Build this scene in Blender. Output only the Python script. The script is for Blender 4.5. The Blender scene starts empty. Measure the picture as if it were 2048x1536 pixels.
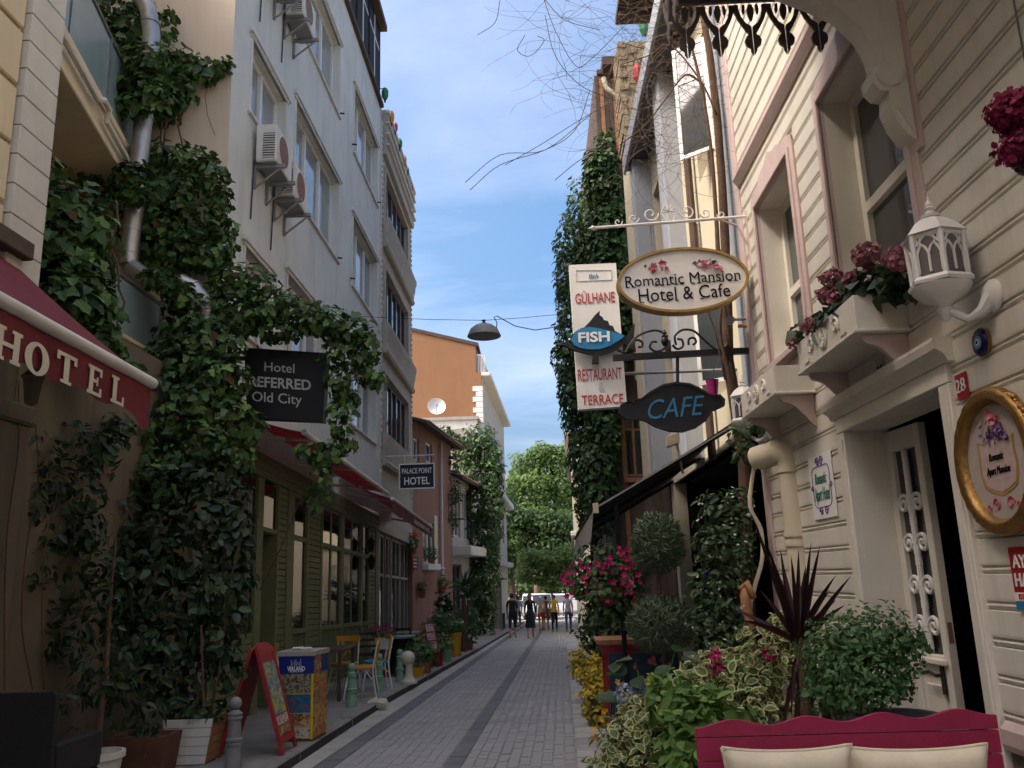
import bpy, math, random
import numpy as np
from mathutils import Vector, Matrix
random.seed(7); rng = np.random.default_rng(7)
sc = bpy.context.scene
COL = sc.collection
# ------------------------------------------------------------------ camera
EYE = np.array([0.0, 0.0, 1.5]); FPX = 1680.0
_Y = np.array([53.0, -384.0, -1680.0]); _Y /= np.linalg.norm(_Y)
_Z = np.array([-234.0, 7308.0, -1680.0]); _Z -= _Z.dot(_Y)*_Y; _Z /= np.linalg.norm(_Z)
ROT = np.array([np.cross(_Y, _Z), _Y, _Z])
cam_d = bpy.data.cameras.new('street_camera'); cam = bpy.data.objects.new('street_camera', cam_d); COL.objects.link(cam)
cam_d.sensor_width = 36.0; cam_d.lens = FPX/2048*36; cam_d.clip_start = 0.05; cam_d.clip_end = 2000
cam.matrix_world = Matrix.Translation(EYE.tolist()) @ Matrix(ROT.tolist()).to_4x4()
sc.camera = cam
# ------------------------------------------------------------------ daylight
SUN_EL, SUN_AZ = math.radians(50), math.radians(251)      # azimuth clockwise from +Y (street direction)
sdir = Vector((math.sin(SUN_AZ)*math.cos(SUN_EL), math.cos(SUN_AZ)*math.cos(SUN_EL), math.sin(SUN_EL)))
sun_d = bpy.data.lights.new('sun', 'SUN'); sun_d.energy = 0.65; sun_d.angle = math.radians(10); sun_d.color = (1.0, 0.93, 0.82)
sun = bpy.data.objects.new('sun', sun_d); COL.objects.link(sun); sun.rotation_euler = sdir.to_track_quat('Z', 'Y').to_euler()
w = bpy.data.worlds.new('World'); sc.world = w; w.use_nodes = True
nt = w.node_tree; nt.nodes.clear()
def wn(t, **k):
    n = nt.nodes.new(t)
    for a, b in k.items(): setattr(n, a, b)
    return n
out = wn('ShaderNodeOutputWorld'); bg = wn('ShaderNodeBackground'); bg.inputs['Strength'].default_value = 0.125
sky = wn('ShaderNodeTexSky', sky_type='NISHITA', sun_disc=False, sun_elevation=SUN_EL, sun_rotation=SUN_AZ)
sky.air_density = 0.7; sky.dust_density = 8.0; sky.ozone_density = 2.6
tc = wn('ShaderNodeTexCoord'); sep = wn('ShaderNodeSeparateXYZ'); nt.links.new(tc.outputs['Generated'], sep.inputs[0])
# project the view direction on a cloud layer far overhead, so clouds flatten towards the horizon
mz = wn('ShaderNodeMath', operation='MAXIMUM'); nt.links.new(sep.outputs['Z'], mz.inputs[0]); mz.inputs[1].default_value = 0.0
az = wn('ShaderNodeMath', operation='ADD'); nt.links.new(mz.outputs[0], az.inputs[0]); az.inputs[1].default_value = 0.25
dv = wn('ShaderNodeVectorMath', operation='DIVIDE'); cb = wn('ShaderNodeCombineXYZ')
for i in range(3): nt.links.new(az.outputs[0], cb.inputs[i])
nt.links.new(tc.outputs['Generated'], dv.inputs[0]); nt.links.new(cb.outputs[0], dv.inputs[1])
mp = wn('ShaderNodeMapping'); nt.links.new(dv.outputs[0], mp.inputs[0])
mp.inputs['Location'].default_value = (5.2, -2.4, 0.3); mp.inputs['Rotation'].default_value = (0, 0, 0.6); mp.inputs['Scale'].default_value = (0.9, 1.7, 1.0)
nz = wn('ShaderNodeTexNoise'); nz.inputs['Scale'].default_value = 1.5; nz.inputs['Detail'].default_value = 9; nz.inputs['Roughness'].default_value = 0.56; nz.inputs['Distortion'].default_value = 0.55
nt.links.new(mp.outputs[0], nz.inputs['Vector'])
rp = wn('ShaderNodeValToRGB'); rp.color_ramp.elements[0].position = 0.36; rp.color_ramp.elements[1].position = 0.80
rp.color_ramp.elements[0].color = (0, 0, 0, 1); rp.color_ramp.elements[1].color = (0.92, 0.92, 0.92, 1)
nt.links.new(nz.outputs['Fac'], rp.inputs[0])
cm = wn('ShaderNodeMix', data_type='RGBA'); nt.links.new(rp.outputs[0], cm.inputs[0])
hsv = wn('ShaderNodeHueSaturation'); hsv.inputs['Saturation'].default_value = 1.32; hsv.inputs['Value'].default_value = .70; hsv.inputs['Hue'].default_value = .486; nt.links.new(sky.outputs[0], hsv.inputs['Color'])
cl_ = wn('ShaderNodeVectorMath', operation='MULTIPLY_ADD'); nt.links.new(sky.outputs[0], cl_.inputs[0]); cl_.inputs[1].default_value = (.75, .72, .70); cl_.inputs[2].default_value = (.62, .63, .75)
nt.links.new(hsv.outputs[0], cm.inputs[6]); nt.links.new(cl_.outputs[0], cm.inputs[7])
nt.links.new(cm.outputs[2], bg.inputs[0]); nt.links.new(bg.outputs[0], out.inputs[0])
vs = sc.view_settings; vs.view_transform = 'Standard'; vs.look = 'None'; vs.gamma = 1.0; vs.exposure = 2.2; vs.use_curve_mapping = False
sc.render.engine = 'CYCLES'; cy = sc.cycles; cy.use_denoising = True; cy.max_bounces = 6; cy.diffuse_bounces = 3; cy.glossy_bounces = 3; cy.transmission_bounces = 4; cy.transparent_max_bounces = 6
cy.sample_clamp_indirect = 6.0
# ------------------------------------------------------------------ placing: a sight line met with a plane of the place
SLOPE = 0.02666
def zg(y): return -SLOPE*min(max(y, -12), 78)
def ray(px, py): return ROT @ np.array([px-1024.0, 768.0-py, -FPX])
def onx(px, py, x): d = ray(px, py); return EYE + d*((x-EYE[0])/d[0])
def ony(px, py, y): d = ray(px, py); return EYE + d*((y-EYE[1])/d[1])
def ong(px, py, h=0.0): d = ray(px, py); return EYE + d*((h-1.5)/(d[2]+SLOPE*d[1]))
def V(*a): return np.array(a[0] if len(a) == 1 else a, float)
def unit(a): a = np.asarray(a, float); return a/max(1e-9, np.linalg.norm(a))
class Frame:                                            # s along a facade, n out of it, z up
    def __init__(s, o, ex, en): s.o = V(o); s.ex = unit(ex); s.en = unit(en); s.ez = V(0, 0, 1)
    def p(s, a, n, z): return s.o + s.ex*a + s.en*n + s.ez*z
WORLD = Frame((0, 0, 0), (1, 0, 0), (0, 1, 0))
# ------------------------------------------------------------------ mesh builder
class MB:
    def __init__(s): s.v = []; s.f = []; s.m = []; s.cur = 0
    def add(s, vs_, fs): b = len(s.v); s.v += [tuple(map(float, q)) for q in vs_]; s.f += [tuple(b+i for i in f) for f in fs]; s.m += [s.cur]*len(fs); return s
    def mat(s, i): s.cur = i; return s
    def quad(s, a, b, c, d): return s.add([a, b, c, d], [(0, 1, 2, 3)])
    def fbox(s, fr, a0, a1, n0, n1, z0, z1, bev=0.0):
        if bev:
            b = min(bev, abs(a1-a0)*.45, abs(n1-n0)*.45, abs(z1-z0)*.45)
            pr = [(a0+b, z0), (a1-b, z0), (a1, z0+b), (a1, z1-b), (a1-b, z1), (a0+b, z1), (a0, z1-b), (a0, z0+b)]
            pi = [(min(max(x, a0+b), a1-b), min(max(z, z0+b), z1-b)) for x, z in pr]
            vs_ = [fr.p(x, n0, z) for x, z in pr] + [fr.p(x, n1-b, z) for x, z in pr] + [fr.p(x, n1, z) for x, z in pi]
            fs = [(i, (i+1) % 8, 8+(i+1) % 8, 8+i) for i in range(8)] + [(8+i, 8+(i+1) % 8, 16+(i+1) % 8, 16+i) for i in range(8)]
            fs += [tuple(range(7, -1, -1)), (16+0, 16+1, 16+3, 16+4)] if False else [tuple(range(7, -1, -1)), tuple(range(16, 24))]
            return s.add(vs_, fs)
        c = [fr.p(a, n, z) for z in (z0, z1) for n in (n0, n1) for a in (a0, a1)]
        return s.add(c, [(0, 2, 3, 1), (4, 5, 7, 6), (0, 1, 5, 4), (2, 6, 7, 3), (0, 4, 6, 2), (1, 3, 7, 5)])
    def box(s, lo, hi, bev=0.0): return s.fbox(WORLD, lo[0], hi[0], lo[1], hi[1], lo[2], hi[2], bev)
    def prism(s, poly, o, u, v, n, t):                  # polygon in (u, v), thickness t along n
        o, u, v, n = V(o), V(u), V(v), V(n); k = len(poly)
        a = [o+u*x+v*y for x, y in poly]; b = [q+n*t for q in a]
        return s.add(a+b, [tuple(range(k-1, -1, -1)), tuple(range(k, 2*k))] + [(i, (i+1) % k, k+(i+1) % k, k+i) for i in range(k)])
    def ring(s, outer, inner, o, u, v, n, t):           # frame between two loops of equal length
        o, u, v, n = V(o), V(u), V(v), V(n); k = len(outer)
        L = [[o+u*x+v*y+n*h for x, y in lp] for lp, h in ((outer, 0), (outer, t), (inner, t), (inner, 0))]
        fs = []
        for j in range(4):
            for i in range(k): fs.append((j*k+i, j*k+(i+1) % k, ((j+1) % 4)*k+(i+1) % k, ((j+1) % 4)*k+i))
        return s.add(sum(L, []), fs)
    def tube(s, pts, r, n=8, cap=True):
        pts = [V(p) for p in pts]; k = len(pts); rs = r if hasattr(r, '__len__') else [r]*k
        vs_ = []; ref = None
        for i, p in enumerate(pts):
            t = unit(pts[min(i+1, k-1)]-pts[max(i-1, 0)])
            if ref is None: ref = unit(np.cross(t, (0, 0, 1) if abs(t[2]) < .9 else (1, 0, 0)))
            ref = unit(ref - t*ref.dot(t)); bi = np.cross(t, ref)
            vs_ += [p+rs[i]*(ref*math.cos(2*math.pi*j/n)+bi*math.sin(2*math.pi*j/n)) for j in range(n)]
        fs = [(i*n+j, i*n+(j+1) % n, (i+1)*n+(j+1) % n, (i+1)*n+j) for i in range(k-1) for j in range(n)]
        if cap: fs += [tuple(range(n-1, -1, -1)), tuple(range((k-1)*n, k*n))]
        return s.add(vs_, fs)
    def lathe(s, prof, o, n=16, ax=(0, 0, 1)):
        o = V(o); ax = unit(ax); u = unit(np.cross(ax, (0, 1, 0) if abs(ax[1]) < .9 else (1, 0, 0))); v = np.cross(ax, u); vs_ = []
        for r, z in prof: vs_ += [o+ax*z+r*(u*math.cos(2*math.pi*j/n)+v*math.sin(2*math.pi*j/n)) for j in range(n)]
        k = len(prof); fs = [(i*n+j, i*n+(j+1) % n, (i+1)*n+(j+1) % n, (i+1)*n+j) for i in range(k-1) for j in range(n)]
        return s.add(vs_, fs + [tuple(range(n-1, -1, -1)), tuple(range((k-1)*n, k*n))])
    def ball(s, c, r, n=12, m=8, sq=None):
        rr = r if hasattr(r, '__len__') else (r, r, r); c = V(c); vs_ = []
        for i in range(m+1):
            a = math.pi*i/m
            for j in range(n): b = 2*math.pi*j/n; vs_.append(c+V(rr[0]*math.sin(a)*math.cos(b), rr[1]*math.sin(a)*math.sin(b), rr[2]*math.cos(a)))
        return s.add(vs_, [(i*n+j, i*n+(j+1) % n, (i+1)*n+(j+1) % n, (i+1)*n+j) for i in range(m) for j in range(n)])
    def build(s, name, mats, parent=None, smooth=False, **tagk):
        me = bpy.data.meshes.new(name); me.from_pydata(s.v, [], s.f)
        mats = mats if isinstance(mats, (list, tuple)) else [mats]
        for m_ in mats: me.materials.append(m_)
        if len(mats) > 1: me.polygons.foreach_set('material_index', s.m)
        if smooth:
            me.polygons.foreach_set('use_smooth', [True]*len(s.f))
            if smooth != 'all':
                try: me.set_sharp_from_angle(angle=math.radians(38))
                except Exception: pass
        me.update()
        return link(name, me, parent, **tagk)
def link(name, data, parent=None, label=None, cat=None, group=None, kind=None):
    o = bpy.data.objects.new(name, data); COL.objects.link(o)
    if parent is not None: o.parent = parent; o.matrix_parent_inverse = parent.matrix_basis.inverted()
    tag(o, label, cat, group, kind); return o
def tag(o, label=None, cat=None, group=None, kind=None):
    for k, val in (('label', label), ('category', cat), ('group', group), ('kind', kind)):
        if val: o[k] = val
    return o
def thing(name, label, cat, loc=(0, 0, 0), group=None, kind=None):
    o = bpy.data.objects.new(name, None); COL.objects.link(o); o.location = [float(q) for q in loc]; o.empty_display_size = .1
    return tag(o, label, cat, group, kind)
def copy_thing(src, matrix, label, group=None):         # the thing, its parts and their sub-parts; matrix acts on the source's world
    def rec(o, par):
        c = o.copy(); COL.objects.link(c); c.parent = par
        for ch in o.children: rec(ch, c)
        return c
    c = rec(src, None); c.matrix_basis = matrix @ src.matrix_basis; c['label'] = label
    if group: c['group'] = group
    return c
def np_mesh(name, verts, faces, mats, midx=None, parent=None, smooth=False, **tagk):
    me = bpy.data.meshes.new(name); nv, nf, k = len(verts), len(faces), faces.shape[1]
    me.vertices.add(nv); me.vertices.foreach_set('co', np.ascontiguousarray(verts, np.float32).ravel())
    me.loops.add(nf*k); me.loops.foreach_set('vertex_index', np.ascontiguousarray(faces, np.int32).ravel())
    me.polygons.add(nf); me.polygons.foreach_set('loop_start', np.arange(0, nf*k, k, dtype=np.int32))
    mats = mats if isinstance(mats, (list, tuple)) else [mats]
    for m_ in mats: me.materials.append(m_)
    if midx is not None: me.polygons.foreach_set('material_index', np.asarray(midx, np.int32))
    if smooth: me.polygons.foreach_set('use_smooth', np.ones(nf, bool))
    me.update(calc_edges=True); me.validate()
    return link(name, me, parent, **tagk)
# ------------------------------------------------------------------ lettering
def text_verts(body, size, bold=0.0, shear=0.0, extrude=0.0015, spacing=1.0, wide=1.0):
    cu = bpy.data.curves.new('lettering', 'FONT'); cu.body = body; cu.size = size; cu.offset = bold*size; cu.shear = shear; cu.extrude = extrude
    cu.align_x = 'CENTER'; cu.align_y = 'CENTER'; cu.space_character = spacing; cu.resolution_u = 3
    ob = bpy.data.objects.new('lettering', cu); COL.objects.link(ob); dg = bpy.context.evaluated_depsgraph_get()
    me = bpy.data.meshes.new_from_object(ob.evaluated_get(dg)); bpy.data.objects.remove(ob); bpy.data.curves.remove(cu)
    vs_ = [(q.co.x*wide, q.co.y, q.co.z) for q in me.vertices]; fs = [tuple(p.vertices) for p in me.polygons]; bpy.data.meshes.remove(me)
    return vs_, fs
def letter(parent, body, size, o, u, v, mat_, bold=0.0, shear=0.0, spacing=1.0, wide=1.0, width=None, name='lettering'):
    vs_, fs = text_verts(body, size, bold, shear, spacing=spacing, wide=wide); o, u, v = V(o), unit(u), unit(v); n = np.cross(u, v)
    if width:                                           # set the line to a given width
        xs = [q[0] for q in vs_]; k = width/(max(xs)-min(xs)); c = (max(xs)+min(xs))/2; vs_ = [((q[0]-c)*k, q[1], q[2]) for q in vs_]
    m = MB().add([o+u*q[0]+v*q[1]+n*(q[2]+.003) for q in vs_], fs)
    return m.build(name, mat_, parent)
# ------------------------------------------------------------------ materials
MATS = {}
def mat(name, col, rough=0.7, var=0.12, scale=6.0, bump=0.15, metal=0.0, streak=0.0, spec=0.4, detail=6.0, bdist=0.01, dirt=None, bscale=None):
    m = bpy.data.materials.new(name); m.use_nodes = True; t = m.node_tree; b = t.nodes['Principled BSDF']; MATS[name] = m
    b.inputs['Roughness'].default_value = rough; b.inputs['Metallic'].default_value = metal; b.inputs['Specular IOR Level'].default_value = spec
    c = t.nodes.new('ShaderNodeTexCoord'); n = t.nodes.new('ShaderNodeTexNoise'); n.inputs['Scale'].default_value = scale; n.inputs['Detail'].default_value = detail; n.inputs['Roughness'].default_value = .62
    t.links.new(c.outputs['Object'], n.inputs['Vector'])
    r = t.nodes.new('ShaderNodeValToRGB'); r.color_ramp.elements[0].position = .28; r.color_ramp.elements[1].position = .72
    r.color_ramp.elements[0].color = tuple(max(0, x*(1-var)) for x in col)+(1,); r.color_ramp.elements[1].color = tuple(min(1, x*(1+var)) for x in col)+(1,)
    t.links.new(n.outputs['Fac'], r.inputs[0]); last = r.outputs[0]
    if streak:                                          # rain streaks and grime that run down the wall
        mp_ = t.nodes.new('ShaderNodeMapping'); mp_.inputs['Scale'].default_value = (2.6, 2.6, .28); t.links.new(c.outputs['Object'], mp_.inputs[0])
        n2 = t.nodes.new('ShaderNodeTexNoise'); n2.inputs['Scale'].default_value = 1.6; n2.inputs['Detail'].default_value = 7; n2.inputs['Roughness'].default_value = .66; t.links.new(mp_.outputs[0], n2.inputs['Vector'])
        r2 = t.nodes.new('ShaderNodeValToRGB'); r2.color_ramp.elements[0].position = .50; r2.color_ramp.elements[1].position = .76; r2.color_ramp.elements[0].color = (0, 0, 0, 1); r2.color_ramp.elements[1].color = (streak,)*3+(1,)
        t.links.new(n2.outputs['Fac'], r2.inputs[0]); mx = t.nodes.new('ShaderNodeMix'); mx.data_type = 'RGBA'; t.links.new(r2.outputs[0], mx.inputs[0]); t.links.new(last, mx.inputs[6])
        mx.inputs[7].default_value = (dirt or tuple(x*.45 for x in col))[:3]+(1,); last = mx.outputs[2]
    t.links.new(last, b.inputs['Base Color'])
    if bump:
        bp = t.nodes.new('ShaderNodeBump'); bp.inputs['Strength'].default_value = bump; bp.inputs['Distance'].default_value = bdist
        n3 = t.nodes.new('ShaderNodeTexNoise'); n3.inputs['Scale'].default_value = bscale or scale*6; n3.inputs['Detail'].default_value = 5; t.links.new(c.outputs['Object'], n3.inputs['Vector'])
        t.links.new(n3.outputs['Fac'], bp.inputs['Height']); t.links.new(bp.outputs[0], b.inputs['Normal'])
    return m
def leafmat(name, c0, c1, rough=0.52, trans=0.25, edge=None, spec=0.28):
    m = bpy.data.materials.new(name); m.use_nodes = True; t = m.node_tree; b = t.nodes['Principled BSDF']; o = t.nodes['Material Output']; MATS[name] = m
    g = t.nodes.new('ShaderNodeNewGeometry'); r = t.nodes.new('ShaderNodeValToRGB'); r.color_ramp.elements[0].color = tuple(c0)+(1,); r.color_ramp.elements[1].color = tuple(c1)+(1,)
    e = r.color_ramp.elements.new(.6); e.color = tuple((a*.62+b_*.38) for a, b_ in zip(c0, c1))+(1,)
    oi = t.nodes.new('ShaderNodeObjectInfo'); ad = t.nodes.new('ShaderNodeMath'); ad.operation = 'ADD'; fr_ = t.nodes.new('ShaderNodeMath'); fr_.operation = 'FRACT'
    t.links.new(g.outputs['Random Per Island'], ad.inputs[0]); t.links.new(oi.outputs['Random'], ad.inputs[1]); t.links.new(ad.outputs[0], fr_.inputs[0]); t.links.new(fr_.outputs[0], r.inputs[0]); t.links.new(r.outputs[0], b.inputs['Base Color']); b.inputs['Roughness'].default_value = rough; b.inputs['Specular IOR Level'].default_value = spec
    tr = t.nodes.new('ShaderNodeBsdfTranslucent'); mx = t.nodes.new('ShaderNodeMixShader'); mx.inputs[0].default_value = trans
    hs = t.nodes.new('ShaderNodeHueSaturation'); hs.inputs['Value'].default_value = 1.5; hs.inputs['Hue'].default_value = .485; t.links.new(r.outputs[0], hs.inputs['Color']); t.links.new(hs.outputs[0], tr.inputs[0])
    t.links.new(b.outputs[0], mx.inputs[1]); t.links.new(tr.outputs[0], mx.inputs[2]); t.links.new(mx.outputs[0], o.inputs[0])
    return m
def clothmat(name, col, trans=.4):                     # thin awning canvas that lets some light through
    m = mat(name, col, .85, .12, 3, .12); t = m.node_tree; b = t.nodes['Principled BSDF']; o = t.nodes['Material Output']; tr = t.nodes.new('ShaderNodeBsdfTranslucent'); tr.inputs[0].default_value = tuple(min(1, x*1.7) for x in col)+(1,)
    mx = t.nodes.new('ShaderNodeMixShader'); mx.inputs[0].default_value = trans; t.links.new(b.outputs[0], mx.inputs[1]); t.links.new(tr.outputs[0], mx.inputs[2]); t.links.new(mx.outputs[0], o.inputs[0]); return m
def glassmat(name, col, rough=0.04, spec=0.9):
    m = mat(name, col, rough, .05, 2, 0, spec=spec); b = m.node_tree.nodes['Principled BSDF']; b.inputs['IOR'].default_value = 1.6
    n = m.node_tree.nodes.new('ShaderNodeTexNoise'); n.inputs['Scale'].default_value = 1.1; bp = m.node_tree.nodes.new('ShaderNodeBump'); bp.inputs['Strength'].default_value = .06; bp.inputs['Distance'].default_value = .05
    c = m.node_tree.nodes.new('ShaderNodeTexCoord'); m.node_tree.links.new(c.outputs['Object'], n.inputs['Vector']); m.node_tree.links.new(n.outputs['Fac'], bp.inputs['Height']); m.node_tree.links.new(bp.outputs[0], b.inputs['Normal'])
    return m
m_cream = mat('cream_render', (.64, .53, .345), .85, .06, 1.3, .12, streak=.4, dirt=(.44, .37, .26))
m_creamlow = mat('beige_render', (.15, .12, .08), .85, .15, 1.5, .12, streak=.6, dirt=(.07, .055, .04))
m_pilaster = mat('pilaster_render', (.56, .53, .46), .85, .07, 2, .1, streak=.25)
m_tan = mat('tan_render', (.64, .52, .385), .9, .08, 1.2, .15, streak=.4, dirt=(.5, .4, .3))
m_grey = mat('grey_render', (.60, .60, .54), .88, .08, 1.0, .12, streak=.62, dirt=(.37, .36, .32), bdist=.006)
m_trim = mat('white_trim', (.60, .57, .51), .6, .06, 3, .08, streak=.3, dirt=(.3, .27, .23))
m_upvc = mat('white_window_plastic', (.68, .67, .63), .4, .03, 3, .03)
m_beige = mat('beige_stucco', (.44, .40, .33), .85, .08, 1.5, .12, streak=.4, dirt=(.24, .22, .18))
m_moulding = mat('stone_moulding', (.40, .36, .29), .8, .1, 3, .12, streak=.45, dirt=(.2, .18, .14))
m_brownframe = mat('brown_window_wood', (.075, .042, .028), .5, .2, 8, .1)
m_glass = glassmat('window_glass', (.045, .055, .06))
m_glassc = glassmat('curtained_window_glass', (.26, .27, .26), .07, .6)
m_glassd = glassmat('dark_shop_glass', (.016, .017, .015))
m_curtain = mat('net_curtain', (.55, .54, .50), .9, .1, 9, .2)
m_green = mat('green_painted_wood', (.165, .19, .095), .62, .14, 5, .12, streak=.4, dirt=(.05, .07, .025))
m_gwood = mat('green_wood_dark', (.11, .135, .06), .6, .15, 5, .12)
m_dark = mat('dark_interior', (.012, .011, .010), .9, .2, 3, 0)  # near-black colour stands in for the shade inside rooms and openings
m_black = mat('black_metal', (.014, .014, .015), .45, .2, 9, .1)
m_blackpl = mat('black_sign_panel', (.010, .010, .011), .5, .15, 3, .03)
m_white = mat('white_paint', (.72, .70, .65), .55, .05, 4, .06, streak=.2, dirt=(.45, .42, .36))
m_white2 = mat('plain_white_print', (.78, .77, .73), .6, .03, 4, 0)
m_house = mat('cream_white_board_paint', (.70, .655, .55), .5, .08, 2.2, .16, streak=.55, dirt=(.46, .42, .33), bdist=.004)
m_pink = mat('faded_pink_trim', (.56, .43, .39), .55, .08, 4, .1, streak=.3, dirt=(.36, .28, .25))
m_fret = mat('weathered_brown_fretwork', (.15, .122, .105), .75, .25, 9, .2)
m_red = mat('red_awning_cloth', (.145, .016, .022), .85, .12, 3, .12, streak=.3, dirt=(.10, .02, .02))
m_red2 = clothmat('bright_red_cloth', (.22, .018, .016), .2)
m_maroon = clothmat('maroon_cloth', (.18, .022, .034), .25)
m_metal = mat('galvanised_duct', (.36, .345, .32), .42, .15, 5, .08, metal=.85)
m_grymet = mat('grey_metal', (.22, .22, .215), .5, .12, 6, .08)
m_rust = mat('rusty_grille', (.20, .105, .07), .75, .25, 14, .15)
m_acwhite = mat('aged_white_plastic', (.60, .57, .50), .55, .07, 4, .05, streak=.4, dirt=(.33, .29, .22))
m_orange = mat('orange_render', (.275, .14, .066), .9, .07, .9, .12, streak=.4, dirt=(.22, .11, .052))
m_brown = mat('brown_pink_render', (.255, .13, .09), .9, .1, 1.4, .15, streak=.45, dirt=(.13, .06, .04))
m_trough = mat('dark_clay', (.12, .052, .032), .85, .2, 6, .15)
m_tile = mat('clay_roof_tile', (.21, .105, .065), .85, .25, 7, .2)
m_stone = mat('grey_stone', (.34, .32, .285), .9, .12, 3, .2, streak=.4)
m_paver = mat('grey_paver', (.315, .31, .295), .85, .16, 1.7, .35, spec=.25, streak=.55, dirt=(.19, .186, .176), bscale=55, bdist=.006)
m_mortar = mat('dusty_mortar', (.255, .25, .236), .95, .25, 2.5, .3, bscale=60)
m_paverd = mat('dark_basalt_strip', (.135, .137, .14), .8, .2, 2.5, .3, bscale=50)
m_conc = mat('worn_concrete_strip', (.38, .36, .32), .9, .16, 1.5, .35, bscale=40, streak=.5, dirt=(.24, .225, .195))
m_pave = mat('dark_pavement_screed', (.23, .22, .20), .85, .22, 1.1, .35, bscale=45)
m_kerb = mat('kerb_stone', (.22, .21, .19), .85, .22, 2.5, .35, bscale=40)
m_kerbd = mat('dark_kerb_face', (.030, .026, .023), .9, .25, 3, .3)  # kerb face much darker than the top of the stones
m_terra = mat('terracotta', (.28, .105, .055), .85, .15, 6, .12)
m_soil = mat('potting_soil', (.035, .024, .017), .95, .3, 20, .5)
m_bark = mat('brown_bark', (.115, .068, .042), .95, .3, 12, .7, bdist=.02)
m_twig = mat('bare_twig', (.105, .072, .052), .9, .25, 9, .2)
m_gold = mat('old_gilding', (.33, .185, .055), .45, .25, 22, .5, metal=.75, bscale=60)
m_goldflat = mat('ochre_paint_rim', (.34, .21, .06), .5, .22, 9, .15)
m_bench = mat('crimson_bench_paint', (.33, .018, .068), .55, .16, 5, .35, streak=.5, dirt=(.22, .014, .048), bscale=26)
m_cush = mat('cream_canvas', (.70, .62, .45), .9, .09, 7, .5, bscale=160, bdist=.003)
m_blue = mat('fish_blue', (.022, .20, .40), .45, .06, 5, .03)
m_cafe = mat('cafe_letter_blue', (.035, .20, .38), .5, .08, 5, .03)
m_redletter = mat('red_letter', (.46, .035, .028), .55, .08, 4, .03)
m_blackletter = mat('black_letter', (.006, .006, .007), .7, .1, 4, 0, spec=.15)
m_cream2 = mat('cream_letter', (.62, .57, .44), .8, .06, 4, .05)
m_greyletter = mat('grey_letter', (.58, .58, .55), .6, .06, 4, 0)
m_hcream = mat('warm_cream_render', (.58, .51, .36), .85, .06, 1.4, .12, streak=.25, dirt=(.44, .38, .27))
m_hgrey = mat('blue_grey_pilaster', (.34, .36, .38), .8, .07, 2, .1, streak=.3)
m_hdark = mat('dark_grey_reveal', (.13, .135, .14), .8, .1, 2, .1)
m_wood = mat('weathered_orange_wood', (.34, .165, .075), .75, .25, 5, .25, streak=.4, dirt=(.13, .08, .05))
m_woodd = mat('dark_brown_timber', (.085, .055, .038), .85, .25, 5, .3)
m_awnd = mat('charcoal_tarpaulin', (.020, .019, .019), .8, .2, 3, .1)
m_yellow = mat('yellow_chair_paint', (.52, .27, .015), .5, .1, 6, .06)
m_yseat = mat('ochre_seat', (.46, .20, .020), .6, .12, 7, .1)
m_turq = mat('turquoise_paint', (.03, .20, .25), .5, .1, 6, .06)
m_mint = mat('mint_bollard_paint', (.20, .37, .25), .55, .12, 6, .12)
m_ivory = mat('ivory_stone', (.52, .48, .38), .6, .1, 5, .1)
m_wicker = mat('dark_wicker', (.018, .016, .015), .8, .3, 60, .6)
m_tarp = mat('grey_striped_valance', (.20, .195, .17), .85, .2, 9, .15)
m_signw = mat('off_white_sign_board', (.80, .77, .70), .6, .05, 2, .04, streak=.3, dirt=(.6, .55, .46))
m_chrome = mat('dark_lamp_enamel', (.2, .2, .19), .5, .15, 5, .06)
m_brass = mat('dish_enamel', (.62, .61, .57), .5, .05, 4, .04)
m_fog = mat('frosted_balcony_glass', (.22, .30, .29), .25, .08, 2, .0, spec=.7)
m_vio = mat('violet_print', (.16, .06, .22), .6, .15, 20, 0)
m_grn = mat('green_print', (.03, .17, .09), .6, .15, 20, 0)
m_pinkprint = mat('pink_print', (.52, .12, .17), .6, .25, 40, 0)
m_evil = mat('cobalt_glass', (.010, .012, .09), .15, .1, 5, 0)
m_sky = mat('pale_blue_glass', (.18, .33, .42), .2, .1, 5, 0)
m_plate = mat('red_number_plate', (.33, .012, .016), .45, .08, 5, .03)
m_redboard = mat('red_board', (.30, .022, .024), .5, .12, 5, .05)
def lm(n, a, b, **k): return leafmat(n, a, b, **k)
l_dark = lm('creeper_leaf', (.022, .052, .016), (.105, .195, .05), rough=.5, trans=.18)
l_ivy = lm('ivy_leaf', (.022, .052, .018), (.095, .18, .05), rough=.5, trans=.2)
l_deep = lm('deep_green_leaf', (.014, .032, .015), (.05, .095, .034), rough=.42, trans=.15)  # deep green for the dark-leaved plants
l_tree = lm('plane_tree_leaf', (.05, .105, .022), (.145, .225, .052), trans=.35)
l_tree2 = lm('lime_tree_leaf', (.022, .055, .014), (.075, .135, .030), trans=.3)
l_yel = lm('golden_euonymus_leaf', (.26, .25, .028), (.68, .48, .045), trans=.25)
l_var = lm('variegated_leaf_green', (.05, .11, .03), (.15, .22, .06), trans=.2)
l_edge = lm('variegated_leaf_margin', (.42, .41, .19), (.62, .58, .30), trans=.2)
l_fresh = lm('fresh_green_leaf', (.07, .15, .03), (.20, .32, .065), trans=.25)
l_bush = lm('soft_bush_leaf', (.045, .11, .035), (.12, .225, .075), trans=.25)
l_topi = lm('grey_green_conifer', (.06, .095, .05), (.15, .20, .11), trans=.15)
l_jas = lm('jasmine_leaf', (.025, .055, .024), (.095, .15, .06), trans=.2)
l_cord = lm('purple_cordyline_blade', (.020, .009, .009), (.062, .022, .020), trans=.12, rough=.38)
l_yucca = lm('yucca_blade', (.020, .055, .022), (.075, .135, .045), trans=.15)
p_mag = lm('magenta_petal', (.36, .010, .085), (.66, .035, .190), trans=.3, rough=.6)
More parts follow.
